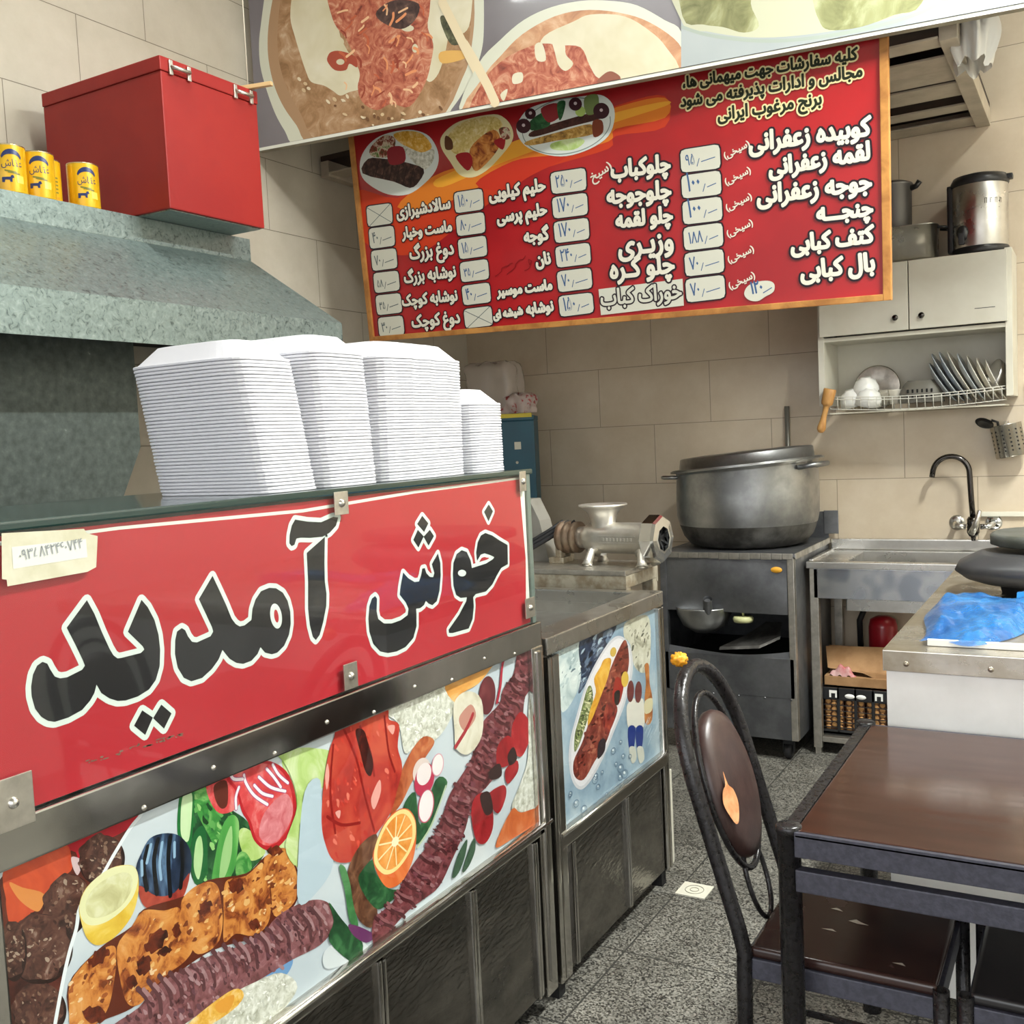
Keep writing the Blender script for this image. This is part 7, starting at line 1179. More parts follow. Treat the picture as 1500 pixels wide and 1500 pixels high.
b = MB(); b.box(x0, x1, y0, y1, z0, z0+.012); b.box(x0, x0+.012, y0, y1, z0, z1); b.box(x1-.012, x1, y0, y1, z0, z1); b.box(x0, x1, y1-.012, y1, z0, z1)
b.box(x0, x1, y0, y0+.012, z1-.055, z1, .003); b.box(x0, x1, y0, y0+.012, z0, z0+.022, .003)
for k in range(6): a = x0+k*(x1-x0-.014)/5; b.box(a, a+.014, y0, y0+.012, z0, z1, .003)
for k in range(6):
    zz = z0+.03+k*.026
    b.box(x0, x1, y0+.003, y0+.008, zz, zz+.004)
b.obj('body', BLACKP, cr)
b = MB()
for xx in (x0+.045, x0+.245): b.prism([(xx, y0-.0005, z1-.012), (xx+.034, y0-.0005, z1-.012), (xx+.034, y0-.0005, z1-.045), (xx+.026, y0-.0005, z1-.045), (xx+.026, y0-.0005, z1-.025), (xx+.008, y0-.0005, z1-.025), (xx+.008, y0-.0005, z1-.045), (xx, y0-.0005, z1-.045)], (0, -.0015, 0))
for xx in (x0+.135, x0+.185): b.lathe([(0, .002), (.020, .0015), (.022, 0)], (xx, y0, z1-.035), (0, -1, 0), 16, scale=(1, .5))
b.obj('white_moulded_marks', WHITE, cr)
PACK = mat('dark_packet_film', '5a361c', .5); DOT = mat('orange_packet_dots', 'd8a264', .6)
for k in range(4):
    a = x0+.02+k*.092; b = MB(); b.box(a, a+.085, y0+.014, y0+.10, z0+.014, z1-.05, .008, PACK)
    for i in range(3):
        for j in range(6): b.lathe([(0, .003), (.0095, .0025), (.0115, 0)], (a+.016+.027*i, y0+.014, z0+.03+.024*j+(.012 if i % 2 else 0)), (0, -1, 0), 10, mt=DOT)
    b.obj('packet', None, None, 'orange packet with round dots seen through the crate slots', 'packet', 'packets in the black crate')
cb = thing('cardboard_box', 'torn brown cardboard carton on the black crate under the sink', 'box', (-.95, 4.8, .30))
b = MB(); b.box(-1.10, -.73, 4.70, 4.98, .301, .345, .003); b.box(-1.105, -.73, 4.83, 4.84, .345, .46, .002)
b.prism([(-1.115, 4.81, .455), (-.73, 4.80, .47), (-.73, 4.72, .36), (-.86, 4.71, .335), (-.93, 4.71, .365), (-1.09, 4.73, .375)], (0, .004, .004)); b.obj('carton', CARD, cb)
b = MB(); b.grid(lambda u, v: Vector((-1.08+.12*u, 4.70+.03*v, .345+.05*math.sin(u*3.1)*math.sin(v*3.1)+.008*math.sin(u*19))), 14, 8); b.obj('red_printed_wrap', mat('red_film', 'a8343a', .35, 0, var='c9a3a0', scale=14), cb)
cn = thing('red_canister', 'dark red cylinder canister below the sink basin', 'canister', (-.90, 4.98, .083))
b = MB(); b.lathe([(0, 0), (.06, 0), (.066, .006), (.066, .44), (.058, .475), (.03, .49), (0, .492)], (-.895, 5.03, .083), seg=28); b.obj('body', REDP, cn)
b = MB(); b.tube([(-.97, 5.02, .62), (-1.0, 5.02, .55), (-1.0, 5.03, .40)], .014, 8); b.obj('hose', RUBBER, cn)

# faucet on the wall
fa = thing('mixer_tap', 'dark chrome gooseneck mixer tap on the tiled wall above the sink', 'tap', (-.495, 5.1, .98))
FX, FY, FZ = -.495, 5.05, 1.005
for xx in (FX-.078, FX+.078):
    b = MB(); b.lathe([(0, .012), (.028, .010), (.036, 0)], (xx, YB-.001, FZ+.006), (0, -1, 0), 24); b.tube([(xx, YB-.012, FZ+.006), (xx, FY+.03, FZ+.006), (xx+(.012 if xx < FX else -.012), FY, FZ), (FX+(-.03 if xx < FX else .03), FY, FZ-.004)], .0125, 12); b.obj('wall_union', CHROME if xx > FX else STEEL, fa)
b = MB(); b.lathe([(0, -.05), (.018, -.048), (.027, -.03), (.027, .03), (.02, .042), (0, .044)], (FX, FY, FZ), seg=24); b.lathe([(0, 0), (.012, 0), (.009, -.02), (0, -.022)], (FX, FY, FZ-.048), seg=12); b.obj('body', DCHROME, fa)
b = MB(); b.tube([(FX-.005, FY-.025, FZ-.03), (FX+.012, FY-.045, FZ+.0), (FX+.034, FY-.055, FZ+.075)], [.016, .015, .009], 12); b.obj('lever', STEEL, fa)
rr = .078; cxn = FX-.012-rr
path = [(FX, FY, FZ+.03), (FX-.006, FY, FZ+.12)]+[tuple(v) for v in arc((cxn, FY, 1.248), rr, 0, math.radians(168), 16)]+[(cxn-rr-.004, FY, 1.232)]
b = MB(); b.tube(path, .0125, 14); b.obj('spout', DCHROME, fa)
b = MB(); b.box(-.47, .2, YB-.02, YB-.001, 1.04, 1.062, .004); b.obj('wall_batten', IVORY, None, 'cream plastic batten on the tiles to the right of the mixer tap', 'batten')

# utensil cup hung on the wall, tilted
uc = thing('cutlery_cup', 'perforated steel cutlery cup tilted on its wall hook, top right', 'cutlery holder', (-.35, 5.08, 1.30))
ax_ = Vector((-.17, 0, 1)).normalized(); base = Vector((-.335, 5.085, 1.315))
PERF = bpy.data.materials.new('perforated_steel'); PERF.use_nodes = True
_n = PERF.node_tree.nodes; _L = PERF.node_tree.links; _b = _n['Principled BSDF']; _b.inputs['Metallic'].default_value = 1; _b.inputs['Roughness'].default_value = .25; _b.inputs['Base Color'].default_value = lin('a7a49d')
b = MB(); b.lathe([(0, 0), (.062, 0), (.065, .004), (.065, .145), (.067, .148), (.063, .148), (.061, .01), (0, .008)], base, ax_, 36); b.obj('cup', PERF, uc)
b = MB(); u_ = ax_.cross(Vector((0, -1, 0))).normalized(); v_ = Vector((0, -1, 0))
for i in range(6):
    for j in range(6):
        a = math.radians(-65+26*i); dd = (u_*math.sin(a)+v_*math.cos(a))
        b.lathe([(0, .0008), (.0042, .0006)], base+ax_*(.03+.018*j)+dd*.0648, dd, 8)
b.obj('hole', DARK, uc)
b = MB(); tip = base+ax_*.15; b.tube([tip+Vector((-.02, 0, -.06)), tip+Vector((-.03, -.01, .01)), tip+Vector((-.055, -.02, .02))], .006, 8)
b.lathe([(0, -.012), (.02, -.008), (.034, .004), (.035, .006), (.02, -.004), (0, -.008)], tip+Vector((-.085, -.03, .004)), (.5, -.5, .7), 20, scale=(1.3, 1.0)); b.obj('black_ladle', BLACKP, None, 'black plastic ladle leaning out of the steel cutlery cup', 'ladle')
b = MB(); 
for k in range(3): b.tube([tip+Vector((.0+.008*k, .01, -.06)), tip+Vector((-.004+.008*k, .01, .012))], .0022, 6)
b.tube([tip+Vector((.006, .01, -.11)), tip+Vector((.004, .01, -.058))], .003, 6); b.box(tip.x-.004, tip.x+.022, tip.y+.008, tip.y+.012, tip.z-.064, tip.z-.056); b.obj('fork', STEEL, None, 'steel fork standing tines up in the cutlery cup', 'fork')
b = MB(); b.tube([(-.275, 5.13, 1.65), (-.262, 5.13, 1.5), (-.245, 5.13, 1.33)], .005, 8); b.obj('hook_strip', IVORY, uc)

# ------------------------------------------------------------------ wall cabinet, things on top and in the dish rack
wx0, wx1, wy, wz0, wz1 = -1.125, -.310, 4.85, 1.585, 2.205
wc = thing('wall_cabinet', 'cream two-door wall cabinet with open dish shelf over the sink', 'cabinet', (-.72, 5.0, wz0))
b = MB(); b.box(wx0, wx0+.028, wy, YB-.002, wz0, wz1, .002); b.obj('side_board', CABW, wc)
b = MB(); b.box(wx1-.028, wx1, wy, YB-.002, wz0, wz1+.006, .002); b.obj('side_board', CABW, wc)
b = MB(); b.box(wx0+.028, wx1-.028, wy+.002, YB-.002, wz1-.018, wz1, .001); b.obj('top_board', CABW, wc)
b = MB(); b.box(wx0+.028, wx1-.028, wy+.002, YB-.002, 1.878, 1.896, .001); b.obj('shelf_board', CABW, wc)
b = MB(); b.box(wx0+.028, wx1-.028, YB-.010, YB-.002, wz0+.03, wz1-.02); b.obj('back_board', CABW, wc)
for a, c, kx in ((wx0+.012, -.724, -.778), (-.720, wx1-.018, -.668)):
    b = MB(); b.box(a, c, wy-.018, wy-.001, 1.902, wz1-.002, .003); dr = b.obj('door', CABW, wc)
    b = MB(); b.lathe([(0, .020), (.011, .019), (.0135, .014), (.008, .006), (.010, 0)], (kx, wy-.018, 1.958), (0, -1, 0), 16); b.obj('knob', DCHROME, dr)
b = MB(); b.box(-.455, -.375, wy-.0188, wy-.018, 1.964, 1.967); b.obj('label_line', GREYP, wc)
rk2 = thing('dish_rack', 'white wire dish rack along the open shelf of the wall cabinet', 'dish rack', (-.72, 4.95, 1.57))
WIRE = mat('white_wire', 'd2d0c6', .4)
b = MB(); rx0, rx1 = wx0+.03, wx1-.03
def sag(x): t = (x-rx0)/(rx1-rx0); return -.018*math.sin(t*math.pi)
for dz, yy in ((.038, wy+.012), (.026, wy+.012), (-.02, wy+.02), (.03, YB-.02)):
    b.tube([(rx0+(rx1-rx0)*k/10, yy, 1.59+dz+sag(rx0+(rx1-rx0)*k/10)) for k in range(11)], .0022, 6)
b.obj('rail', WIRE, rk2)
for k in range(22):
    x = rx0+.015+(rx1-rx0-.03)*k/21; s_ = sag(x)
    b = MB(); b.tube([(x, wy+.012, 1.628+s_), (x, wy+.018, 1.572+s_), (x, YB-.03, 1.572+s_), (x, YB-.02, 1.62+s_)], .0017, 6); b.obj('wire', WIRE, rk2)
b = MB(); b.box(rx0+.01, rx1-.005, wy+.03, YB-.03, 1.545, 1.551, .001); b.obj('drip_tray', IVORY, rk2)
RB = 1.576
def plate(x, tilt, R, mt, label, grp=None):
    t = thing('plate', label, 'plate', (x, 4.97, RB+R*math.cos(tilt)-.012), grp)
    b = MB(); a = Vector((math.cos(tilt), 0, math.sin(tilt))); cc = Vector((x-R*math.sin(tilt)*.8, 4.98, RB-.010+R*math.cos(tilt)+.0))
    b.lathe([(0, .0), (R*.62, .0), (R*.72, .006), (R*.96, .015), (R, .018), (R, .021), (R*.95, .019), (R*.70, .010), (R*.60, .004), (0, .004)], cc, a, 40); b.obj('dish', mt, t); return t
pcols = [MELA, MELA, MELA, MELAW, MELA, MELAW, MELAW, MELAW]
pl_l = ['leftmost small grey plate leaning in the dish rack', 'tall grey plate second from the left in the row of plates', 'tall grey plate third in the row of plates', 'cream-rimmed plate fourth in the row of plates', 'grey plate fifth in the row of leaning plates', 'cream plate sixth in the row of leaning plates', 'cream plate second from the right in the row', 'cream plate at the right end of the plate row']
for k in range(8):
    plate(-.575+.029*k, .56-.02*k, (.105, .128, .130, .128, .120, .112, .104, .098)[k], pcols[k], pl_l[k], 'plates in the dish rack')
b = MB(); b.lathe([(0, 0), (.045, 0), (.075, .04), (.082, .062), (.079, .063), (.070, .04), (.04, .006), (0, .005)], (-.352, 4.98, RB+.075), (-.75, -.35, .35), 32); b.obj('bowl', STEEL, None, 'steel bowl tipped over at the right end of the dish rack', 'bowl')
b = MB(); b.lathe([(0, .006), (.05, .0), (.10, .012), (.105, .02), (.10, .022), (.05, .01), (0, .012)], (-.905, 5.09, RB+.085), (0, -1, .12), 36); b.obj('round_tray', STEEL_R, None, 'round grey metal tray leaning against the back of the dish rack', 'tray')
for k, (x, y, z, lab) in enumerate(((-1.0, 4.96, RB+.046, 'white bowl upside down at the left of the dish rack'), (-.935, 4.96, RB+.098, 'white bowl upside down beside the leftmost bowl'), (-.915, 4.925, RB+.045, 'white bowl lowest in the rack behind the front wires'))):
    b = MB(); b.lathe([(.058, -.04), (.060, -.04), (.057, -.01), (.045, .018), (.025, .03), (.022, .036), (0, .034)], (x, y, z), (.2*(k-1), -.25, 1), 32); b.obj('bowl', WHITE, None, lab, 'bowl', 'white bowls in the dish rack')
b = MB(); b.lathe([(0, 0), (.026, 0), (.031, .06), (.032, .065), (.029, .065), (.024, .005), (0, .004)], (-.805, 4.96, RB+.003), seg=24); b.obj('cup', MELAW, None, 'small cream cup in the middle of the dish rack', 'cup')
b = MB(); b.lathe([(0, 0), (.03, 0), (.038, .05), (.04, .07), (.037, .07), (.028, .005), (0, .004)], (-.855, 4.98, RB), seg=24); b.obj('glass_tumbler', mat('cloudy_glass', 'b9b3a4', .2, 0, alpha=.55), None, 'cloudy glass tumbler beside the cream cup in the rack', 'glass')
bk = thing('perforated_basket', 'grey plastic basket with slots lying upside down in the rack', 'basket', (-.69, 4.95, RB))
b = MB(); N_ = 32
def bas(u, v):
    a = 2*math.pi*u; e = 3.2; c, s = math.cos(a), math.sin(a); q = (abs(c)**e+abs(s)**e)**(-1/e); k = (.095, .094, .088, .074, .060)[min(4, int(v*4+.001))]; zz = (0, .02, .06, .085, .098)[min(4, int(v*4+.001))]
    return Vector((-.69+k*c*q, 4.95+k*.72*s*q, RB+.002+zz))
b.grid(bas, N_, 4); b.prism([tuple(bas(i/N_, 1)) for i in range(N_)], (0, 0, .002)); b.obj('shell', mat('grey_basket_plastic', '69665d', .5), bk)
b = MB()
for i in range(6):
    for j in range(2): x = -.74+.02*i; b.box(x-.004, x+.004, 4.95-.0715+.006*j, 4.95-.066+.006*j, RB+.02+.026*j, RB+.036+.026*j, .001)
b.obj('slot', DARK, bk)
pe = thing('wooden_masher', 'turned pale wooden masher hanging from the left end of the dish rack', 'masher', (-1.085, 4.83, 1.46))
pa = Vector((-1.068, 4.825, 1.662)); pb = Vector((-1.118, 4.825, 1.462)); pd = (pb-pa).normalized(); L_ = (pb-pa).length
b = MB(); b.lathe([(0, 0), (.026, 0), (.029, .004), (.027, .06), (.025, .072), (.018, .078)], pa, pd, 28); b.obj('head', WOODL, pe)
b = MB(); b.lathe([(.018, .078), (.014, .085), (.012, .11), (.013, .14), (.017, .165), (.0195, .180), (.019, .192), (.012, .204), (0, .207)], pa, pd, 24); b.obj('handle', WOODL, pe)

tz = wz1+.006
uw = thing('insulated_drinks_urn', 'steel insulated drinks urn with black lid on top of the wall cabinet', 'urn', (-.445, 5.0, tz))
uc_ = (-.443, 5.0, tz)
b = MB(); b.lathe([(0, 0), (.112, 0), (.116, .006), (.116, .028), (.112, .032)], uc_, seg=48); b.obj('foot_ring', BLACKP, uw)
b = MB(); b.lathe([(.112, .030), (.1135, .034), (.1135, .295), (.112, .30)], uc_, seg=48); b.obj('steel_jacket', STEEL, uw)
b = MB(); b.lathe([(.114, .297), (.118, .302), (.118, .318), (.108, .338), (.06, .350), (0, .352)], uc_, seg=48); b.box(-.385, -.31, 4.975, 5.025, tz+.312, tz+.335, .008); b.obj('lid', BLACKP, uw)
b = MB(); b.box(-.575, -.545, 4.97, 5.03, tz+.02, tz+.315, .01); b.obj('carry_strap', BLACKP, uw)
b = MB(); d = Vector((-.52, -.86, 0)).normalized(); o = Vector(uc_)+d*.113
b.lathe([(0, .022), (.018, .020), (.022, 0)], o+Vector((0, 0, .09)), d, 16, scale=(1, 1.6)); b.box(-.012, .012, -.012, .012, -.05, 0, .004, None, Matrix.Translation(o+d*.015+Vector((0, 0, .09)))); b.obj('tap', BLACKP, uw)
b = MB(); R_ = .1138
for k in range(4):
    for (x, w_, h_, z_) in ((0, .010, .0018, .020), (0, .0018, .020, .0), (.008, .0018, .020, 0)):
        a0 = -.015+.022*k+x*.9
        def cyp(a, z): th = math.radians(-68)+a/R_; return Vector((uc_[0]+R_*math.cos(th), uc_[1]+R_*math.sin(th), tz+.205+z))
        b.prism([cyp(a0, z_), cyp(a0+w_, z_), cyp(a0+w_, z_+h_), cyp(a0, z_+h_)], (0, -.0006, 0))
b.prism([cyp(-.03, -.02), cyp(.05, -.02), cyp(.05, -.017), cyp(-.03, -.017)], (0, -.0006, 0)); b.obj('printed_name', DARK, uw)
pn = thing('steel_basin', 'rounded stainless steel basin on the cabinet top left of the urn', 'basin', (-.73, 4.98, tz))
def tub(b, cx, cy, z, ax, ay, h, r0):
    N = 40
    def f(u, v):
        a = 2*math.pi*u; e = 4; c, s = math.cos(a), math.sin(a); q = (abs(c)**e+abs(s)**e)**(-1/e)
        k = (0, .80, .92, .985, 1.0, 1.05, 1.05)[int(v*6+.001)]; zz = (0, 0, .02, .06, 1, 1, 1.02)[int(v*6+.001)]
        return Vector((cx+ax*k*c*q, cy+ay*k*s*q, z+h*zz))
    b.grid(f, N, 6)
b = MB(); tub(b, -.75, 4.985, tz, .135, .11, .15, 0); b.obj('tub', STEEL, pn, solid=.002)
b = MB(); b.tube([(-.61, 4.94, tz+.14), (-.575, 4.94, tz+.135), (-.575, 5.02, tz+.135), (-.61, 5.02, tz+.14)], .006, 8); b.obj('handle', BLACKP, pn)
sp = thing('saucepan', 'grey pot with black side handle inside the steel basin on the cabinet', 'pot', (-.83, 4.985, tz+.15))
b = MB(); b.lathe([(0, 0.0), (.07, 0), (.076, .01), (.078, .20), (.084, .205), (.08, .212), (.05, .224), (0, .226)], (-.80, 4.99, tz+.15), seg=36); b.obj('pot_body', mat('grey_aluminium_pot', '6f6c68', .4, .7), sp)
b = MB(); b.tube([(-.725, 4.98, tz+.335), (-.70, 4.975, tz+.34), (-.685, 4.97, tz+.358)], [.014, .012, .013], 10); b.obj('side_handle', BLACKP, sp)

# ------------------------------------------------------------------ preparation bench with blue film
BX0, BX1, BY0, BY1, BZ = -.465, 1.2, 2.62, 4.15, .932
pb_ = thing('preparation_bench', 'white panelled work bench with steel top behind the dining table', 'bench', (.3, 3.3, 0))
BTOP = mat('scuffed_bench_steel', 'c4beb2', .3, .85, var='a59a86', scale=7, detail=6, rvar=.1, bump=.2, bscale=14)
b = MB(); b.box(BX0, BX1, BY0, BY1, BZ-.008, BZ, .002, BTOP); b.box(BX0-.003, BX1, BY0-.004, BY0+.0, BZ-.052, BZ, .002, mat('daylit_bench_edge', 'dcd9d2', .38, .8, var='cfcbc2', scale=7, bump=.1, bscale=14)); b.box(BX0-.004, BX0, BY0, BY1, BZ-.05, BZ, .002, BTOP)  # front strip coloured paler than the top to carry the daylight highlight
for k in range(4): b.lathe([(0, .004), (.005, .003), (.007, 0)], (BX0+.052+.19*k, BY0-.004, BZ-.032), (0, -1, 0), 10, BTOP)
b.obj('steel_top', None, pb_)
b = MB(); b.box(BX0+.004, BX1, BY0+.003, BY0+.02, .06, BZ-.012, .002); b.box(BX0+.004, BX0+.02, BY0+.02, BY1, .06, BZ-.012, .002); b.box(BX0+.02, BX1, BY1-.02, BY1, .06, BZ-.012); b.obj('white_panel', WHITEP, pb_)
for xx in (BX0+.03, BX1-.06):
    for yy in (BY0+.03, BY1-.06): 
        b = MB(); b.box(xx, xx+.03, yy, yy+.03, 0, .06); b.obj('foot', DARK, pb_)
bd = thing('steel_tray', 'flat steel tray with bright white front edge on the white bench', 'tray', (-.05, 2.9, BZ))
b = MB(); b.box(-.372, .75, 2.70, 3.12, BZ+.002, BZ+.010, .002); b.obj('plate', STEEL_R, bd)
b = MB(); b.box(-.374, .75, 2.694, 2.702, BZ+.001, BZ+.018, .002); b.obj('front_edge', WHITE, bd)
bf = thing('blue_plastic_bag', 'crumpled translucent blue plastic bag draped over the left of the steel tray', 'bag', (-.3, 2.95, BZ))
random.seed(9)
ph = [random.uniform(0, 6.28) for _ in range(12)]
def wr(u, v): return .5*math.sin(9*u+ph[0]+3*math.sin(5*v+ph[1]))+.35*math.sin(17*v+ph[2]+2*math.sin(7*u+ph[3]))+.22*math.sin(29*u+19*v+ph[4])
def bagf(u, v):
    # v from front to back, u left to right; outline narrows at the front left corner
    x = -.408+.30*u*(.55+.45*math.sin(min(1, v*1.3)*1.57))+.02*math.sin(6*v+1); y = 2.685+.62*v+.03*math.sin(7*u)
    e = min(1, 7*u, 7*(1-u), 8*v, 8*(1-v)); top = .013+e*(.016+.030*math.sin(min(1, v)*2.6)**2)
    return Vector((x, y, BZ+max(.012, top+.009*e*wr(u*1.2, v*1.6))))
b = MB(); b.grid(bagf, 46, 60); b.obj('bag_body', BLUEF, bf)
def tail(u, v):
    a = 2*math.pi*v; r = .030-.010*math.sin(u*3.1)+.006*math.sin(5*a+9*u)
    return Vector((-.20+.75*u, 3.18+.05*math.sin(u*4)+1.7*r*math.cos(a), BZ+.040+r*math.sin(a)*.8+.008*math.sin(11*u)))
b = MB(); b.grid(tail, 40, 18); b.obj('twisted_tail', BLUEF, bf)
ap = thing('countertop_appliance', 'black and grey oval appliance with flat lid at the back of the bench', 'appliance', (.0, 3.75, BZ))
def oval(cx, cy, ax, ay, z, k=1, n=36, e=2.8):
    o = []
    for i in range(n):
        a = 2*math.pi*i/n; c, s = math.cos(a), math.sin(a); q = (abs(c)**e+abs(s)**e)**(-1/e); o.append(Vector((cx+ax*k*c*q, cy+ay*k*s*q, z)))
    return o
def stack_rings(b, rings, mt=None):
    V = [[b.bm.verts.new(p) for p in r] for r in rings]; fs = []
    for a, c in zip(V, V[1:]):
        for i in range(len(a)): fs.append(b.bm.faces.new((a[i], a[(i+1) % len(a)], c[(i+1) % len(a)], c[i])))
    b._fin(fs, mt, True); b._fin([b.bm.faces.new(V[0][::-1]), b.bm.faces.new(V[-1])], mt, False)
acx, acy = .02, 3.62
b = MB(); stack_rings(b, [oval(acx, acy, .33, .20, BZ+z, k) for z, k in ((0, .88), (.03, .9), (.035, .96))]); b.obj('base', DARK, ap)
b = MB(); stack_rings(b, [oval(acx-.02, acy, .41, .23, BZ+z, k) for z, k in ((.035, .80), (.05, .92), (.075, 1.0), (.10, .97), (.128, .84), (.13, .8))]); b.obj('body', mat('charcoal_plastic', '3d3d3f', .4, 0, var='343436', scale=6), ap)
b = MB(); stack_rings(b, [oval(acx+.05, acy+.06, .36, .20, BZ+z+.0, k) for z, k in ((.13, .70), (.146, .74), (.147, .9))]); b.obj('dark_gap', DARK, ap)
b = MB(); stack_rings(b, [oval(acx+.03, acy+.08, .36, .21, BZ+z, k) for z, k in ((.147, .96), (.152, 1.0), (.180, 1.0), (.186, .97))]); b.obj('flat_lid', GREYP, ap)

# ------------------------------------------------------------------ dining table
TX0, TX1, TY0, TY1, TZ = -.508, .125, 1.858, 2.592, .75
tb = thing('dining_table', 'dark walnut-topped dining table on a black tubular steel frame', 'table', (-.19, 2.2, 0))
b = MB(); b.box(TX0+.016, TX1-.016, TY0-.012, TY1-.01, TZ-.016, TZ-.002, .003); b.obj('table_top', TABLET, tb)
b = MB(); b.box(TX0+.015, TX1, TY0-.022, TY0-.014, TZ-.050, TZ-.006, .002); b.box(TX0+.015, TX1, TY0-.022, TY0-.013, TZ-.012, TZ-.003, .001); b.obj('front_rail', TFRAME, tb)
b = MB(); b.box(TX0-.012, TX0+.014, TY0, TY1, TZ-.048, TZ-.002, .003); b.obj('side_rail', FRAME, tb)
b = MB(); b.box(TX1-.014, TX1+.012, TY0, TY1, TZ-.048, TZ-.002, .003); b.obj('side_rail', TFRAME, tb)
b = MB(); b.box(TX0+.015, TX1, TY1-.008, TY1+.006, TZ-.048, TZ-.004, .002); b.obj('back_rail', TFRAME, tb)
b = MB(); b.box(TX0+.015, TX1, TY0-.02, TY0+.004, .633, .675, .003); b.obj('lower_rail', TFRAME, tb)
b = MB(); b.box(TX0+.015, TX1, TY1-.012, TY1+.01, .633, .675, .003); b.obj('lower_rail', TFRAME, tb)
for xx in (TX0, TX1):
    for yy in (TY0, TY1):
        b = MB(); b.lathe([(0, 0), (.022, 0), (.0225, .006), (.0215, TZ-.012), (.024, TZ-.011), (.024, TZ+.001), (.020, TZ+.004), (0, TZ+.005)], (xx, yy, 0), seg=24); b.obj('leg', FRAME, tb)
# ------------------------------------------------------------------ chairs
def make_chair(label, seatmat):
    """built facing +x, seat centre at the origin's x,y"""
    t = thing('dining_chair', label, 'chair', (0, 0, 0), 'black tube dining chairs at the table')
    hw, hd, sh = .165, .178, .452
    tilt = Vector((-.28, 0, .96))
    def hoop(r, z0, cz, w_):   # inverted U in the leaning plane of the back
        pass
    ex_ = Vector((0, 1, 0)); o = Vector((-hd-.006, 0, sh+.022))
    def hp(y, s): return o+ex_*y+tilt*s
    H_ = .535; R_ = hw+.004
    path = [Vector((-hd-.012, -R_, 0)), Vector((-hd-.006, -R_, sh-.05)), Vector((-hd-.004, -R_, sh+.005)), hp(-R_, .035), hp(-R_, .15), hp(-R_, H_-R_-.04)]
    path += [hp(-R_*math.cos(a), H_-R_*1.18+R_*1.18*math.sin(a)) for a in [math.pi*k/18 for k in range(1, 18)]]
    path += [hp(R_, H_-R_-.04), hp(R_, .15), hp(R_, .035), Vector((-hd-.004, R_, sh+.005)), Vector((-hd-.006, R_, sh-.05)), Vector((-hd-.012, R_, 0))]
    b = MB(); b.tube(path, .0160, 14); b.obj('back_hoop', FRAME, t)
    b = MB(); b.tube([hp(.118*math.cos(a), .285+.190*math.sin(a)) for a in [2*math.pi*k/40 for k in range(40)]], .007, 10, closed=True); b.obj('inner_ring', FRAME, t)
    b = MB(); b.tube([hp(.055*math.cos(a), .070+.085*math.sin(a)) for a in [2*math.pi*k/28 for k in range(28)]], .0055, 10, closed=True); b.obj('lower_ring', FRAME, t)
    nrm = ex_.cross(tilt).normalized(); nrm = nrm if nrm.x > 0 else -nrm
    b = MB(); c = hp(0, .276)
    rings = []
    for k_, d_ in ((.90, -.012), (.985, -.008), (1.0, .004), (.97, .016), (.80, .026), (.45, .031)):
        rings.append([c+ex_*(.120*k_*math.cos(a))+tilt*(.160*k_*math.sin(a))+nrm*d_ for a in [2*math.pi*i/40 for i in range(40)]])
    V = [[b.bm.verts.new(p) for p in r] for r in rings]; fs = []
    for a, q in zip(V, V[1:]):
        for i in range(40): fs.append(b.bm.faces.new((a[i], a[(i+1) % 40], q[(i+1) % 40], q[i])))
    fs += [b.bm.faces.new(V[0][::-1]), b.bm.faces.new(V[-1])]; b._fin(fs, None, True); b.obj('back_pad', LEATHER, t)
    b = MB(); b.box(-hd+.004, hd-.004, -hw, hw, sh-.004, sh+.018, .009, smooth=True); b.obj('seat', seatmat, t)
    b = MB(); b.box(-hd, hd-.01, -hw-.004, -hw+.012, sh-.046, sh-.004, .003); b.box(-hd, hd-.01, hw-.012, hw+.004, sh-.046, sh-.004, .003); b.box(hd-.014, hd+.002, -hw+.012, hw-.012, sh-.046, sh-.004, .003); b.box(-hd-.004, -hd+.012, -hw+.012, hw-.012, sh-.046, sh-.004, .003); b.obj('seat_rail', TFRAME, t)
    for sgn in (-1, 1):
        b = MB(); b.lathe([(0, 0), (.0145, 0), (.0145, sh+.012), (.0125, sh+.012), (.0125, sh-.02), (0, sh-.02)], (hd+.004, sgn*(hw+.0), 0), seg=18); b.obj('front_leg', FRAME, t)
        b = MB(); b.tube([(-hd-.006, sgn*R_, .16), (hd+.004, sgn*hw, .16)], .008, 8); b.obj('stretcher', FRAME, t)
    return t, hp, nrm
CY = 2.073
ch, hp, nrm = make_chair('black tubular chair with torn brown oval back pad, pushed under the table', SEATM)
ch2 = dup(ch, (-.03, CY+.0, 0), math.pi, 'black seated chair partly cut off by the right edge of the photo', None)
for c_ in ch2.children:
    if c_.name.startswith('seat.') or c_.name == 'seat.001':
        c_.data = c_.data.copy(); c_.data.materials.clear(); c_.data.materials.append(SEATB)
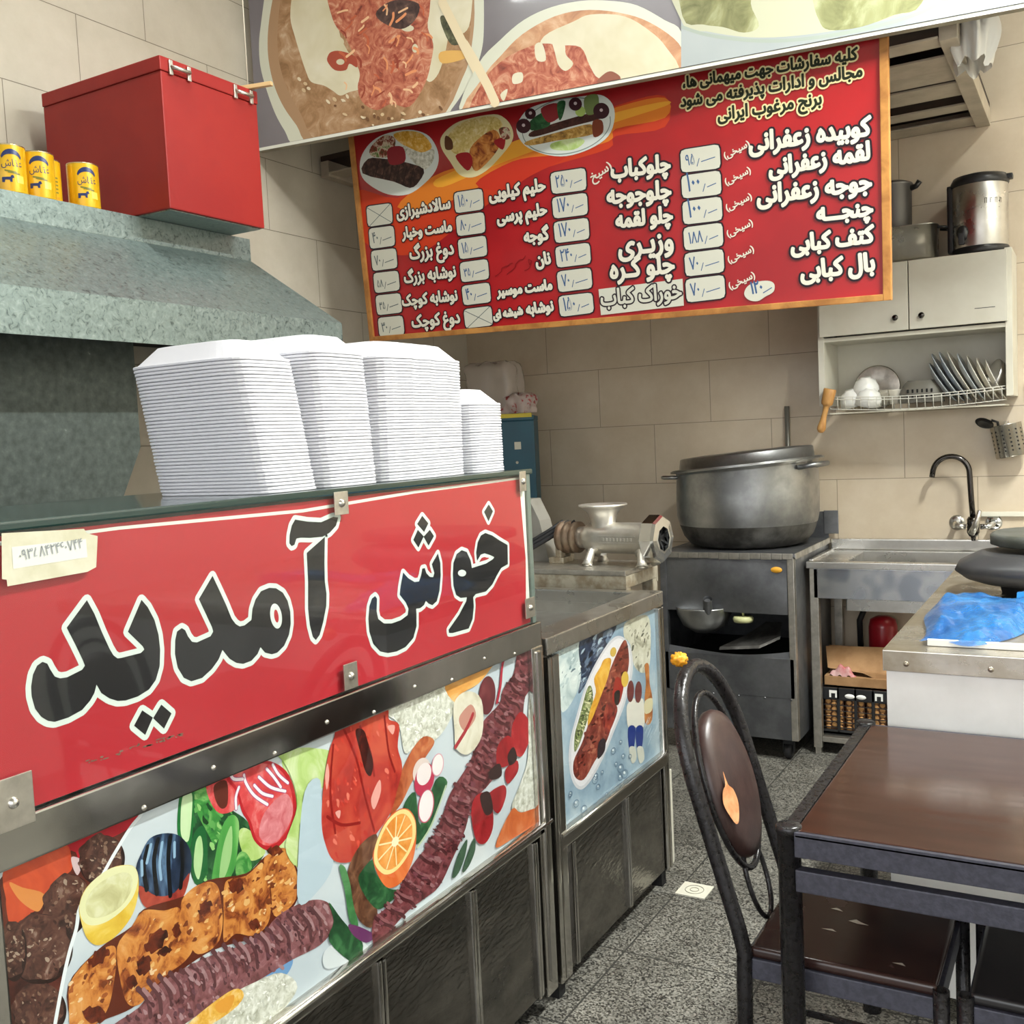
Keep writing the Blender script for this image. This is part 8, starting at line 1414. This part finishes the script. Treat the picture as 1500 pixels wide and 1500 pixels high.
# tears and scuffs belong to the nearer chair only
b = MB(); c = hp(0, .276)
pts = []
ex_ = Vector((0, 1, 0)); tilt = Vector((-.28, 0, .96))
def padpt(y, s, d=.0):
    # height of the pad's bulge at that spot
    k = math.hypot(y/.120, s/.160); d_ = .004+(.016-.004)*(1-k)/.03 if k > .97 else .016+.010*(.97-k)/.17 if k > .8 else .026+.005*(.8-k)/.35
    return c+ex_*y+tilt*s+nrm*(d_+.006+d)
tear = [(-.112, -.012), (-.104, .012), (-.092, .022), (-.084, .047), (-.082, .018), (-.068, .004), (-.062, -.022), (-.070, -.044), (-.082, -.060), (-.092, -.062), (-.104, -.040)]
for tri in tessellate_polygon([[Vector((y, s, 0)) for y, s in spline(tear, 3)]]):
    q = spline(tear, 3); b._fin([b.bm.faces.new([b.bm.verts.new(padpt(*q[i])) for i in tri])], None, False)
b.obj('torn_patch', FOAMY, ch)
ch.children[-1]['label'] = 'orange foam showing through a tear'
SCUFF = mat('pale_scuff', 'a59c8c', .7)
for cx_, cy_, pts in ((.0, .02, [(-.02, 0), (0, -.006), (.022, -.004), (.004, .004), (-.006, .012)]), (-.05, .06, [(-.015, 0), (.012, -.004), (.004, .004), (-.004, .008)]), (-.045, -.035, [(-.018, 0), (.014, -.003), (.004, .006)]), (.10, -.115, [(-.012, 0), (.014, -.004), (.006, .006)])):
    b = MB(); b._fin([b.bm.faces.new([b.bm.verts.new(Vector((cx_+x, cy_+y, .4708))) for x, y in pts])], None, False); b.obj('worn_spot', SCUFF, ch)
ch.location = (-.434, CY, 0)
tc_ = Vector((-0.765, 1.991, 1.022))
b = MB(); random.seed(6)
def crump(u, v):
    a, p_ = u*2*math.pi, (v-.5)*math.pi; r_ = .0165*(1+.22*math.sin(4*a+3*v)*math.sin(7*p_)+.12*math.sin(9*a))
    return tc_+Vector((r_*math.cos(p_)*math.cos(a), r_*1.2*math.cos(p_)*math.sin(a), r_*.8*math.sin(p_)))
b.grid(crump, 24, 12); b.obj('yellow_tape_scrap', TAPEY, None, 'crumpled scrap of yellow tape stuck on the top of the chair back hoop', 'tape')
